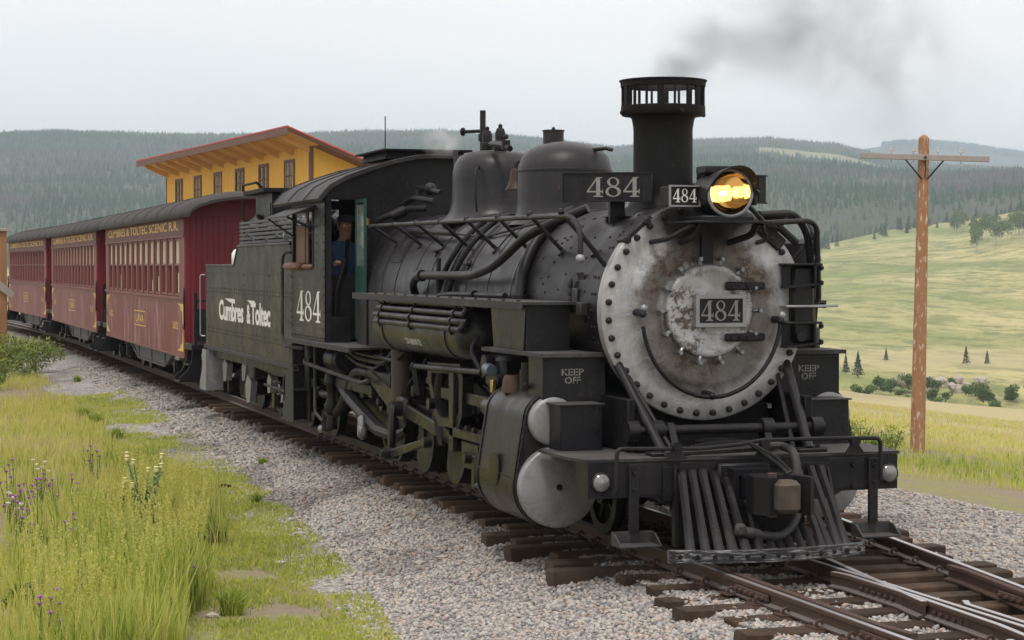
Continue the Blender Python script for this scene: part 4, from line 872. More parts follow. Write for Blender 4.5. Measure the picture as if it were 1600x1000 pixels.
    for yy in (4.05, 6.65): mb = MB(); mb.lathe([(.266, yy-.04), (.276, yy-.038), (.276, yy+.038), (.266, yy+.04)], (tx,0,tz), 'Y', 36); mb.tube([(tx, yy, tz+.27), (tx-.0, yy, 2.07)], .03); mb.build('reservoir_strap', 'loco_black', tk)
    if sx < 0:
        v_, f_ = text_geo('DRAIN 8-23', .01); mb = MB()
        mb.add([Vector((tx + sx*.2668*math.cos(R(-26) + (p[1]-.5)*.075/.2668), 5.35 - p[0]*.62, tz + .2668*math.sin(R(-26) + (p[1]-.5)*.075/.2668))) for p in v_], f_); mb.build('reservoir_lettering', 'white_print', tk, 0, fix=False)
    # cooling coils
    zs = [2.03, 1.95, 1.875, 1.80]; prv = None
    for i, zz in enumerate(zs):
        xx = sx*(1.40 + .035*min(i, 2)); mb = MB(); mb.tube([(xx-sx*.05, 3.55 if i % 2 else 3.35, zz), (xx, 3.5, zz), (xx, 6.95, zz), (xx-sx*.05, 7.08, zz)], .031, 9, .08); cp = mb.build('cooling_pipe', 'loco_black', loco)
        for yy in (3.75, 5.35, 6.7): mb = MB(); mb.cyl((xx,yy-.04,zz), (xx,yy+.04,zz), .044, n=10); mb.box((xx-sx*.0,yy,zz-.036), (.03,.04,.045), .004); mb.build('pipe_clip', 'loco_black', cp)
        if i % 2: mb = MB(); mb.tube([(xx, 3.6, zz), (xx, 3.42, zz), (xx-sx*.02, 3.40, zz+.04), (xx-sx*.03, 3.42, zz+.078), (xx-sx*.03, 3.6, zz+.078)], .031, 8, .05); mb.build('pipe_bend', 'loco_black', cp)
# ---- running gear
DRV = (3.98, 5.24, 6.50, 7.76); PIN = Vector((.0, .16, .26))
mb = MB()
for sx in (-1, 1): mb.bx(sx*.80-.05, sx*.80+.05, 2.45, 8.6, .50, .62, .01); mb.bx(sx*.80-.05, sx*.80+.05, 2.45, 9.4, .86, 1.02, .01)
for sx in (-1, 1):
    for yy in DRV: mb.bx(sx*.80-.055, sx*.80+.055, yy-.17, yy+.17, .42, 1.0, .015)
mb.bx(-.7, .7, 2.6, 9.2, .95, 1.15); mb.build('main_frame', 'running_gear', loco)
def wheel_mb(r, w_=.12, spokes=12):
    b_ = MB(); b_.lathe([(r-.07, -w_/2), (r+.0, -w_/2), (r+.004, w_/2-.025), (r+.028, w_/2-.02), (r+.028, w_/2), (r-.07, w_/2), (r-.07, -w_/2)], (0,0,0), 'X', 36); b_.lathe([(0, -.08), (.11, -.08), (.12, 0), (.11, .08), (0, .08)], (0,0,0), 'X', 16)
    for k in range(spokes):
        t = 2*math.pi*k/spokes; b_.tube([(0, .08*math.cos(t), .08*math.sin(t)), (0, (r-.05)*math.cos(t), (r-.05)*math.sin(t))], [.035,.028], 6)
    return b_
dsrc2 = None
for sx in (-1, 1):
    for yy in DRV:
        if dsrc2 is None: dsrc2 = wheel_mb(.557).build('driving_wheel', 'running_gear', loco); o = dsrc2
        else: o = inst(dsrc2, 'driving_wheel', loco)
        o.location = (sx*.50, yy, .559); o.rotation_euler = (R(20), 0, 0 if sx > 0 else math.pi)
    for i, yy in enumerate(DRV):      # outside cranks with counterweights
        mb = MB(); x0, x1 = sorted((sx*.88, sx*1.02)); pts = [(yy + .44*math.cos(t), .559 + .44*math.sin(t)) for t in np.linspace(R(-190), R(-45), 18)] + [(yy+.20, .67), (yy+.28, .82), (yy+.20, .93), (yy+.06, .90), (yy-.12, .68)]
        mb.prism(pts, 'X', x0, x1); mb.cyl((sx*.78,yy,.559), (sx*1.05,yy,.559), .11, n=18); mb.build('crank_counterweight', 'greasy' if i < 2 else 'running_gear', loco, 30)
    pz = .559 + PIN.z
    mb = MB(); xs = sorted((sx*1.04, sx*1.10)); mb.bx(xs[0], xs[1], DRV[0]+PIN.y, DRV[3]+PIN.y, pz-.055, pz+.055, .012); rod = mb.build('side_rod', 'running_gear', loco)
    for yy in DRV: mb = MB(); mb.cyl((sx*1.02,yy+PIN.y,pz), (sx*1.17,yy+PIN.y,pz), .11, n=16); mb.bolt((sx*1.17,yy+PIN.y,pz),(sx,0,0),.06,.04); mb.build('rod_bushing', 'running_gear', rod)
    mb = MB(); a_ = Vector((sx*1.21, 3.55, .56)); b_ = Vector((sx*1.21, DRV[2]+PIN.y, pz)); d_ = (b_-a_); M3 = Matrix.Rotation(math.atan2(d_.z, d_.y), 3, 'X'); mb.box((a_+b_)/2, (.06, d_.length, .15), .015, M3); mb.box(a_, (.09,.3,.2), .02, M3); mb.box(b_, (.10,.42,.27), .03, M3); mr = mb.build('main_rod', 'greasy', loco)
    mb = MB(); mb.cyl((sx*1.1,b_.y,b_.z), (sx*1.36,b_.y,b_.z), .085, n=16); mb.bolt((sx*1.30,b_.y,b_.z),(sx,0,0),.08,.09)
    ec = Vector((sx*1.34, b_.y-.08, .33)); mb.box(((b_.x+ec.x)/2+sx*.08, (b_.y+ec.y)/2, (b_.z+ec.z)/2), (.07,.15,.60), .03, Matrix.Rotation(R(9), 3, 'X')); mb.cyl((sx*1.30,ec.y,ec.z), (sx*1.46,ec.y,ec.z), .065, n=14); mb.bolt((sx*1.46,ec.y,ec.z),(sx,0,0),.045,.04); mb.build('eccentric_crank', 'running_gear', loco)
    mb = MB(); la = Vector((sx*1.40, ec.y, ec.z)); lb_ = Vector((sx*1.34, 5.05, .58)); d_ = lb_-la; mb.box((la+lb_)/2, (.05, d_.length, .085), .012, Matrix.Rotation(math.atan2(d_.z, d_.y), 3, 'X')); mb.cyl((sx*1.33,lb_.y,lb_.z), (sx*1.42,lb_.y,lb_.z), .06); mb.build('eccentric_rod', 'greasy', loco)
    # link hanger yoke, link and guides
    yo = [(5.30,1.40),(4.05,1.44),(3.95,1.30),(3.98,.92),(4.12,.80),(4.85,.76),(5.02,.86),(5.28,1.22)]; yi = [(5.14,1.30),(4.15,1.34),(4.08,1.26),(4.10,.96),(4.2,.88),(4.78,.86),(4.92,.93),(5.14,1.2)]
    xs = sorted((sx*1.18, sx*1.30)); mb = MB(); mb.ring(yo, yi, 'X', xs[0], xs[1]); mb.build('link_yoke', 'loco_black', loco, 30)
    mb = MB(); mb.tube([(sx*1.24,4.98,.55), (sx*1.24,5.06,.85), (sx*1.24,5.04,1.15), (sx*1.24,4.95,1.38)], [.045,.06,.06,.045], 8); mb.cyl((sx*1.14,5.06,.98), (sx*1.36,5.06,.98), .06); mb.build('expansion_link', 'greasy', loco)
    mb = MB(); mb.box((sx*1.24,3.65,1.10), (.05,2.5,.12), .012); mb.cyl((sx*1.30,2.5,1.085), (sx*1.30,3.0,1.085), .10, n=16); mb.build('radius_rod', 'greasy', loco)
    mb = MB(); mb.tube([(sx*1.32,5.75,1.34), (sx*1.32,3.2,1.40)], .032, 9); mb.ball((sx*1.32,5.75,1.34), .05); mb.tube([(sx*1.32,5.75,1.34),(sx*1.28,5.72,1.05)], .04, 8); mb.build('reach_rod', 'running_gear', loco)
    mb = MB(); xs = sorted((sx*1.13, sx*1.33)); mb.bx(xs[0], xs[1], 2.5, 4.35, .70, .80, .012); mb.bx(xs[0], xs[1], 4.2, 4.36, .55, 1.4, .01)
    for k in range(6): mb.bolt((sx*1.33, 2.65+k*.26, .80), (0,0,1), .03, .05)
    mb.build('crosshead_guide', 'greasy', loco)
    mb = MB(); xs = sorted((sx*1.12, sx*1.36)); mb.prism([(3.2,.46),(3.75,.44),(3.78,.69),(3.2,.69)], 'X', xs[0], xs[1]); mb.bx(min(sx*1.30,sx*1.37), max(sx*1.30,sx*1.37), 3.28, 3.42, .26, .60, .02); mb.cyl((sx*1.22,3.5,.56), (sx*1.42,3.5,.56), .06); mb.build('crosshead', 'greasy', loco)
    mb = MB(); mb.cyl((sx*1.255,2.48,.535), (sx*1.255,3.3,.545), .045); mb.cyl((sx*1.255,2.48,.535), (sx*1.255,2.62,.535), .12); mb.build('piston_rod', 'steel', loco)
    mb = MB(); mb.tube([(sx*1.34,3.35,.30), (sx*1.38,2.75,.36)], .03, 8); mb.tube([(sx*1.38,2.75,.36),(sx*1.38,2.72,.70),(sx*1.36,2.8,1.08)], .03, 8)
    for k in range(5): mb.lathe([(.05,0),(.06,.02),(.05,.04)], (sx*1.36,3.05-k*.06,.40+.01*k), (0,1,0), 8)
    mb.build('combination_lever', 'running_gear', loco)
    # firebox, ash pan and trailing gear
    xs = sorted((sx*.60, sx*.98)); mb = MB(); mb.bx(xs[0], xs[1], 7.4, 9.9, 1.0, 1.75, .05); mb.prism([(7.9,.45),(9.8,.55),(9.9,1.05),(7.6,1.05)], 'X', xs[0], xs[1]-.0); mb.build('firebox_side', 'running_gear', loco)
    for k in range(5): mb = MB(); mb.cyl((sx*.97,7.6+k*.42,1.22), (sx*1.03,7.6+k*.42,1.22), .05, n=10); mb.build('washout_plug', 'rust', loco)
    mb = MB(); mb.lathe([(0,.80),(.115,.80),(.12,.83),(.12,1.50),(0,1.52)], (sx*1.16,6.95,0), 'Z', 18); mb.build('sand_trap_drum', 'brown_drum' if 'brown_drum' in MAT else 'running_gear', loco)
    mb = MB(); mb.tube([(sx*1.14,10.2,.86),(sx*1.15,9.7,.78),(sx*1.16,8.8,.62),(sx*1.16,8.0,.48),(sx*1.15,7.2,.47),(sx*1.1,6.95,.55)], [.05,.085,.09,.085,.07,.05], 8); mb.bx(min(sx*1.13,sx*1.19), max(sx*1.13,sx*1.19), 8.3, 10.3, .86, .98, .01); mb.prism([(7.25,.98),(8.35,1.10),(8.35,1.18),(7.25,1.16)], 'X', sx*1.12, sx*1.22); mb.build('equalizer', 'running_gear', loco)
    xs = sorted((sx*1.17, sx*1.24)); mb = MB(); mb.prism([(7.0,.72),(8.1,1.02),(8.1,1.16),(7.0,1.0)], 'X', xs[0], xs[1]); mb.build('link_guard', 'running_gear', loco)
    tw_ = wheel_mb(.36, .11, 9).build('trailing_wheel', 'running_gear', loco); tw_.location = (sx*.50, 10.0, .362); tw_.rotation_euler = (0,0,0 if sx > 0 else math.pi)
    lw_ = inst(tw_, 'leading_wheel', loco, (sx*.50, 1.95, .362), (0,0,0 if sx > 0 else math.pi))
    mb = MB(); mb.tube([(sx*1.12,6.9,1.16),(sx*1.16,7.6,1.12),(sx*1.16,9.1,1.13),(sx*1.15,9.45,1.05),(sx*1.14,10.15,.62),(sx*1.16,10.4,.50),(sx*1.18,10.75,.48)], .06, 10, .18); ij = mb.build('injector_pipe', 'running_gear', loco)
    mb = MB(); mb.lathe([(0,.30),(.07,.30),(.08,.38),(.06,.48),(.10,.54),(.10,.62),(.07,.68),(.07,.86),(.10,.90),(.09,1.02),(.05,1.06),(0,1.06)], (sx*1.2,10.45,0), 'Z', 14); mb.cyl((sx*1.18,10.85,.25), (sx*1.18,10.85,.52), .07); mb.tube([(sx*1.2,10.45,.75),(sx*1.2,10.9,.72),(sx*1.2,11.2,.74)], .05, 8); mb.cyl((sx*1.2,11.1,.74),(sx*1.2,11.25,.74),.075); mb.build('injector', 'running_gear', ij)
    mb = MB(); mb.ball((sx*1.24,10.9,.27), .055); mb.build('pipe_cap', 'dull_silver', ij)
    mb = MB(); mb.lathe([(0,9.75),(.15,9.76),(.165,9.80),(.17,10.4),(.15,10.44),(0,10.45)], (sx*1.16,0,1.22), 'Y', 28); mb.lathe([(.172,9.86),(.178,9.87),(.178,9.92),(.172,9.93)], (sx*1.16,0,1.22), 'Y', 28); mb.build('air_drum', 'loco_black', loco)
    mb = MB(); mb.tube([(sx*1.34,11.5,1.15),(sx*1.36,11.4,1.12),(sx*1.36,8.1,1.03),(sx*1.32,7.85,1.07)], .028, 8, .05); mb.tube([(sx*1.36,10.75,1.40),(sx*1.36,10.75,.50),(sx*1.3,10.55,.40)], .022, 8, .05); mb.tube([(sx*1.36,11.1,1.2),(sx*1.38,11.1,1.38),(sx*1.38,10.9,1.41),(sx*1.34,8.6,1.40)], .03, 8, .06); mb.build('side_bar', 'deck', loco)
    for k, (z0, y1) in enumerate(((1.30, 7.2), (1.22, 7.6), (1.36, 6.6))): mb = MB(); mb.tube([(sx*1.22,9.5,z0+.08),(sx*1.24,8.8,z0),(sx*1.23,y1+.3,z0-.02),(sx*1.18,y1,z0+.14)], .022+.008*(k == 0), 8, .12); mb.build('small_pipe', 'running_gear', loco)
    mb = MB(); mb.bx(min(sx*1.20,sx*1.30), max(sx*1.20,sx*1.30), 8.45, 8.60, .32, .62, .04); mb.bx(min(sx*1.22,sx*1.32), max(sx*1.22,sx*1.32), 8.40, 8.52, .35, .50, .03); mb.build('brake_block', 'cover_silver', loco)
    mb = MB(); mb.bx(min(sx*.9,sx*1.3), max(sx*.9,sx*1.3), 2.62, 3.2, 1.25, 1.58, .05); mb.cyl((sx*1.3,2.95,1.48), (sx*1.38,2.95,1.48), .10); mb.tube([(sx*1.3,2.7,1.4),(sx*1.38,2.7,1.1),(sx*1.35,2.6,.95)], .025); mb.tube([(sx*1.3,3.2,1.35),(sx*1.38,3.4,1.6),(sx*1.3,3.4,1.75)], .022, 7, .1); mb.build('lubricator_bracket', 'loco_black', loco)
    mb = MB(); mb.cyl((sx*1.36,2.74,1.44), (sx*1.36,2.90,1.455), .055, n=16); mb.build('oil_can', 'oil_can_blue' if 'oil_can_blue' in MAT else 'dull_silver', loco)
    mb = MB(); mb.bx(min(sx*1.36,sx*1.40), max(sx*1.36,sx*1.40), 2.60, 2.68, 1.24, 1.36, .006); mb.build('brass_valve', 'brass', loco)
    mb = MB()
    for k in range(12): yy = 2.6 + k*.16; mb.tube([(sx*random.uniform(.95,1.2), yy, random.uniform(.9,1.3)), (sx*random.uniform(1.0,1.28), yy+random.uniform(-.3,.5), random.uniform(.75,1.4))], random.uniform(.015,.03), 6)
    for k in range(16): yy = random.uniform(5.6, 9.4); mb.tube([(sx*random.uniform(.98,1.16), yy, random.uniform(1.0,1.5)), (sx*random.uniform(1.0,1.2), yy+random.uniform(-.9,.9), random.uniform(.8,1.4))], random.uniform(.012,.03), 6); mb.box((sx*random.uniform(1.0,1.15), random.uniform(5.4,9.2), random.uniform(.8,1.4)), (.1, random.uniform(.08,.25), random.uniform(.08,.2)), .02)
    mb.build('brake_rigging', 'running_gear', loco)
m_ = MB(); m_.cyl((-.8,10.0,.362),(.8,10.0,.362),.07); m_.cyl((-.8,1.95,.362),(.8,1.95,.362),.07); m_.build('truck_axle', 'running_gear', loco)

# ---- cab
CW = 1.45; RP = [(-1.56,3.26),(-1.50,3.33),(-1.42,3.42),(-1.22,3.53),(-.92,3.64),(-.6,3.74),(-.3,3.80),(0,3.82)]; RP = RP + [(-x, z) for x, z in RP[-2::-1]]
mb = MB(); v = []; nR = len(RP)
for y_ in (9.52, 12.62):
    for x, z in RP: v.append((x, y_, z))
    for x, z in RP: v.append((x*.985, y_, z-.035))
f = []
for i in range(nR-1): f += [(i, i+1, 2*nR+i+1, 2*nR+i), (nR+i, 3*nR+i, 3*nR+i+1, nR+i+1), (i, nR+i, nR+i+1, i+1), (2*nR+i, 2*nR+i+1, 3*nR+i+1, 3*nR+i)]
f += [(0, 2*nR, 3*nR, nR), (nR-1, 2*nR-1, 4*nR-1, 3*nR-1)]; mb.add(v, f)
for y_ in (9.53, 10.5, 11.55, 12.6):
    pts = [(x, y_, z+.004) for x, z in RP]; mb.tube(pts, .012, 5)
croof = mb.build('cab_roof', 'cab_roof_grey' if 'cab_roof_grey' in MAT else 'jacket', loco, 50)
mb = MB(); mb.prism([(-.55,3.80),(-.5,3.90),(.5,3.90),(.55,3.80)], 'Y', 10.2, 11.6); mb.bx(-.6,.6,10.1,11.7,3.90,3.925,.005); mb.tube([(-.3,11.2,3.92),(-.3,11.2,4.42)], .008, 5); mb.build('roof_vent', 'sooty', croof)
for sx in (-1, 1):
    mb = MB(); x0, x1 = sorted((sx*CW, sx*(CW-.02)))
    for a0, a1, z0, z1 in ((9.7,11.84,1.455,2.42),(9.7,10.42,2.42,3.34),(11.72,11.84,2.42,3.34),(10.42,11.72,3.13,3.34)): mb.bx(x0, x1, a0, a1, z0, z1)
    side = mb.build('cab_side', 'cab_grey' if 'cab_grey' in MAT else 'loco_black', loco)
    mb = MB()
    for yy in np.arange(9.76, 11.84, .12): mb.lathe([(.011,0),(.008,.007),(0,.009)], (sx*CW, yy, 1.50), (sx,0,0), 6)
    for zz in np.arange(1.5, 3.3, .11): mb.lathe([(.011,0),(.008,.007),(0,.009)], (sx*CW, 9.76, zz), (sx,0,0), 6); mb.lathe([(.011,0),(.008,.007),(0,.009)], (sx*CW, 11.80, zz), (sx,0,0), 6); mb.lathe([(.011,0),(.008,.007),(0,.009)], (sx*CW, 10.2, zz), (sx,0,0), 6) if zz > 2.4 else None
    mb.build('rivets', 'loco_black', side, kind='stuff')
    mb = MB(); mb.frame('X', sx*(CW+.012), sx*(CW-.03), 10.40, 11.74, 2.40, 3.15, .035); fr_ = mb.build('cab_window_frame', 'loco_black', loco)
    mb = MB(); mb.bx(min(sx*1.39,sx*1.41), max(sx*1.39,sx*1.41), 10.95, 11.05, 2.43, 3.13); mb.bx(min(sx*1.38,sx*1.42), max(sx*1.38,sx*1.42), 11.1, 11.70, 2.44, 2.95, .01); mb.build('sliding_sash', 'leather', fr_)
    mb = MB(); mb.bx(min(sx*1.38,sx*1.56), max(sx*1.38,sx*1.56), 11.0, 11.95, 2.36, 2.46, .035); mb.bx(min(sx*1.40,sx*1.50), max(sx*1.40,sx*1.50), 10.45, 10.98, 2.37, 2.44, .03); mb.build('arm_rest', 'leather', fr_)
    mb = MB(); mb.add([(sx*1.46,10.25,3.20),(sx*1.46,11.80,3.20),(sx*1.80,11.95,3.06),(sx*1.80,10.4,3.06),(sx*1.46,10.25,3.185),(sx*1.46,11.80,3.185),(sx*1.80,11.95,3.045),(sx*1.80,10.4,3.045)], [(0,1,2,3),(7,6,5,4),(0,3,7,4),(1,5,6,2),(3,2,6,7),(0,4,5,1)]); mb.tube([(sx*1.46,11.6,2.80),(sx*1.78,11.8,3.05)], .014, 6); mb.tube([(sx*1.46,10.5,2.9),(sx*1.78,10.5,3.05)], .014, 6); mb.build('awning', 'cab_roof_grey' if 'cab_roof_grey' in MAT else 'jacket', loco)
    number484('cab_number', (sx*(CW+.004), 10.72, 1.69), (0, sx, 0), UP, 1.52, .40, 'white_print', side)
    text('cab_lettering', 'C&TS', (sx*(CW+.004), 11.35, 1.545), (0, sx, 0), UP, .34, .055, 'grey_print', side); text('cab_lettering', 'K-36', (sx*(CW+.004), 10.0, 1.545), (0, sx, 0), UP, .26, .055, 'grey_print', side)
    # front wall on each side of the boiler
    mb = MB(); 
    def cabz(x): return float(np.interp(abs(x), [0,.3,.6,.92,1.22,1.42,1.5], [3.80,3.785,3.72,3.62,3.505,3.40,3.32]))
    xs = [1.45, 1.365]; mb.prism([(sx*1.45,1.455),(sx*1.365,1.455),(sx*1.365,cabz(1.365)),(sx*1.45,cabz(1.45))], 'Y', 9.70, 9.72)
    pts = [(sx*1.365,3.25),(sx*1.02,3.25),(sx*.60,2.86),(0,2.9),(0,3.80)] + [(sx*x, cabz(x)) for x in (.3,.6,.92,1.22,1.365)]; mb.prism(pts, 'Y', 9.70, 9.72)
    mb.prism([(sx*1.02,3.25),(sx*1.02,1.455),(sx*.80,1.455),(sx*.60,2.87)], 'Y', 9.70, 9.72); mb.prism([(sx*1.365,1.455),(sx*1.12,1.455),(sx*1.12,1.775),(sx*1.365,1.775)], 'Y', 9.69, 9.71)
    mb.build('cab_front', 'loco_black', loco)
    mb = MB(); mb.frame('X', sx*1.035, sx*1.065, 9.18, 9.69, 1.50, 3.25, .045); mb.bx(min(sx*1.04,sx*1.06), max(sx*1.04,sx*1.06), 9.25, 9.62, 1.57, 2.35); mb.bx(min(sx*1.033,sx*1.067), max(sx*1.033,sx*1.067), 9.25, 9.62, 2.33, 2.42); dr = mb.build('cab_door', 'green_door', loco)
    mb = MB(); mb.bx(min(sx*1.047,sx*1.053), max(sx*1.047,sx*1.053), 9.25, 9.62, 2.42, 3.18); mb.build('door_pane', 'window_glass' if 'window_glass' in MAT else 'lens_glass', dr)
    x0, x1 = sorted((sx*.60, sx*1.52)); mb = MB(); mb.bx(x0, x1, 8.0, 11.95, 1.425, 1.452, .003); mb.bx(min(sx*1.50,sx*1.535), max(sx*1.50,sx*1.535), 8.0, 11.95, 1.39, 1.456, .004); mb.build('cab_deck', 'deck', loco)
    mb = MB(); mb.bx(min(sx*1.14,sx*1.16), max(sx*1.14,sx*1.16), 7.3, 9.15, 1.455, 2.07); mb.tube([(sx*1.17,8.6,1.46),(sx*1.17,8.6,2.07)], .015, 6); mb.build('splash_panel', 'loco_black', loco)
mb = MB(); mb.prism([(-1.44,1.45),(1.44,1.45),(1.44,3.3),(1.2,3.5),(0,3.75),(-1.2,3.5),(-1.44,3.3)], 'Y', 9.95, 9.97) if False else None
mb.lathe([(0, 9.98), (.9, 9.98), (.98, 9.9), (.98, 9.7)], (0,0,ZC), 'Y', 32)
for k in range(22): t = random.uniform(0, 6.28); r_ = random.uniform(.2,.85); mb.cyl((r_*math.cos(t),9.98,ZC+r_*math.sin(t)), (r_*math.cos(t),10.1+random.random()*.1,ZC+r_*math.sin(t)), random.uniform(.03,.09), n=8)
mb.bx(-1.36,-1.0,9.86,10.08,1.456,2.30,.03); mb.tube([(-1.3,9.8,1.5),(-1.28,9.82,2.1),(-1.15,9.85,2.5)], .03); mb.tube([(-.85,9.75,1.5),(-.95,9.9,2.2),(-.8,10,2.9)], .05); mb.tube([(-1.1,10.3,1.45),(-1.12,10.0,2.3),(-1.1,9.95,2.75)], .025); mb.tube([(-1.02,9.6,1.46),(-.98,9.62,1.95),(-.92,9.66,2.2)], .05, 8); mb.build('backhead', 'sooty', loco)
mb = MB(); mb.bx(-1.38,-.85,10.1,10.75,1.455,2.05,.03); mb.bx(-1.38,-.85,10.68,10.75,2.05,2.5,.02); mb.build('engineer_seat', 'leather', loco)
mb = MB(); mb.bx(-.62,.62,9.7,12.2,1.38,1.425); mb.build('cab_floor', 'deck', loco)
for sx in (-1, 1): mb = MB(); mb.bx(min(sx*.55,sx*1.43), max(sx*.55,sx*1.43), 11.80, 11.82, 1.455, 2.62); mb.bx(min(sx*.55,sx*.80), max(sx*.55,sx*.80), 11.80, 11.82, 2.62, 3.70); mb.bx(min(sx*.80,sx*1.43), max(sx*.80,sx*1.43), 11.80, 11.82, 3.18, 3.30); mb.build('cab_shade_panel', 'sooty', loco)  # rear panels added to keep light out of the open-backed cab
# grab irons at the cab and step
for sx in (-1, 1):
    mb = MB(); mb.tube([(sx*1.44,11.9,2.60),(sx*1.52,12.0,2.60),(sx*1.53,12.08,2.50),(sx*1.53,12.1,1.45),(sx*1.52,12.0,1.32),(sx*1.40,11.3,1.32)], .022, 8, .07); mb.build('cab_grab_iron', 'deck', loco)
    mb = MB(); mb.prism([(11.75,1.35),(12.0,1.35),(12.02,.85),(12.25,.40),(12.25,.30),(11.75,.30),(11.75,.45)], 'X', sx*1.22, sx*1.24); mb.prism([(11.78,1.35),(12.0,1.35),(12.02,.85),(12.25,.40),(12.25,.30),(11.75,.30)], 'X', sx*1.44, sx*1.455); mb.bx(min(sx*1.22,sx*1.46), max(sx*1.22,sx*1.46), 11.78, 12.3, .295, .32); mb.bx(min(sx*1.22,sx*1.46), max(sx*1.22,sx*1.46), 11.8, 12.1, .72, .745); mb.build('cab_step', 'deck', loco)

# ---- engineer in the cab
per = bpy.data.meshes.new('person')
J = {'pel': (-1.10,10.42,2.10,.15), 'sp': (-1.09,10.40,2.32,.155), 'ch': (-1.07,10.36,2.56,.17), 'nk': (-1.06,10.33,2.735,.06), 'hd0': (-1.055,10.30,2.82,.075), 'hd1': (-1.05,10.28,2.92,.098), 'hd2': (-1.05,10.29,3.01,.075),
     'ls': (-1.25,10.38,2.64,.075), 'le': (-1.33,10.22,2.42,.055), 'lw': (-1.27,9.98,2.44,.036), 'lh': (-1.25,9.90,2.45,.04), 'rs': (-.88,10.34,2.63,.075), 're': (-.82,10.10,2.46,.055), 'rw': (-.84,9.90,2.56,.036), 'rh': (-.85,9.83,2.58,.04),
     'lk': (-1.2,10.0,2.06,.085), 'la': (-1.2,9.96,1.62,.055), 'lt': (-1.2,9.83,1.52,.05), 'rk': (-1.0,10.0,2.06,.085), 'ra': (-1.0,9.96,1.62,.055), 'rt': (-1.0,9.83,1.52,.05), 'nose': (-1.055,10.175,2.915,.022), 'chin': (-1.055,10.20,2.85,.045)}
E_ = [('pel','sp'),('sp','ch'),('ch','nk'),('nk','hd0'),('hd0','hd1'),('hd1','hd2'),('ch','ls'),('ls','le'),('le','lw'),('lw','lh'),('ch','rs'),('rs','re'),('re','rw'),('rw','rh'),('pel','lk'),('lk','la'),('la','lt'),('pel','rk'),('rk','ra'),('ra','rt'),('hd0','chin'),('hd1','nose')]
for hh, dx in (('lh', -1), ('rh', 1)):
    b0 = J[hh]
    for q_, (ox, oy, oz) in enumerate(((-.035,-.06,.015),(-.012,-.075,.02),(.012,-.075,.018),(.035,-.06,.01),(.05*dx,-.03,-.03))):
        J[hh+'f%d' % q_] = (b0[0]+ox, b0[1]+oy, b0[2]+oz, .012); E_.append((hh, hh+'f%d' % q_))
keys = list(J); per.from_pydata([J[k][:3] for k in keys], [(keys.index(a), keys.index(b)) for a, b in E_], []); per.update()
pob = bpy.data.objects.new('person', per); COL.objects.link(pob); md = pob.modifiers.new('skin', 'SKIN')
for i, k in enumerate(keys): per.skin_vertices[0].data[i].radius = (J[k][3], J[k][3])
per.skin_vertices[0].data[0].use_root = True; sb_ = pob.modifiers.new('sub', 'SUBSURF'); sb_.levels = 2; sb_.render_levels = 2
m = MatB('worker_clothes', .85)
x3 = m.N.new('ShaderNodeSeparateXYZ'); m.L.new(m.co(1), x3.inputs[0])
shirt = m.mix(m.noise(30, 4, .6), (.040,.085,.16), (.075,.145,.25)); c1 = m.mix(m.ramp(m.math('MULTIPLY', m.math('SUBTRACT', x3.outputs[2], 2.0), 1.0), [(.10, 0), (.16, 1)]), (.02,.022,.03), shirt)
c2 = m.mix(m.ramp(m.math('SUBTRACT', x3.outputs[2], 2.0), [(.735, 0), (.745, 1)]), c1, (.42,.22,.15))
hnd = m.math('LESS_THAN', x3.outputs[1], 9.97); c2 = m.mix(m.math('MULTIPLY', hnd, m.math('GREATER_THAN', x3.outputs[2], 2.3)), c2, (.42,.22,.15)); m.color(c2)
per.materials.append(m.m); tag(pob, 'engineer in dark cap and blue shirt seated in the locomotive cab doorway', 'person')
mb = MB(); mb.lathe([(0,.0),(.09,-.01),(.115,-.05),(.112,-.09)], (-1.05,10.285,3.075), 'Z', 20); mb.add([(-1.14,10.21,2.99),(-1.11,10.13,2.985),(-1.05,10.11,2.985),(-.99,10.13,2.985),(-.96,10.21,2.99),(-1.05,10.25,3.0)], [(0,1,2,3,4,5)]); mb.build('cap', 'hose', pob)
mb = MB(); mb.ball((-1.05,10.33,2.93), .10, 12, (1.0,.85,1.05)); mb.build('hair', 'leather', pob)
mb = MB(); mb.ball((-1.09,10.195,2.935), .012, 8); mb.ball((-1.015,10.195,2.935), .012, 8); mb.build('eyes', 'white_plastic', pob)
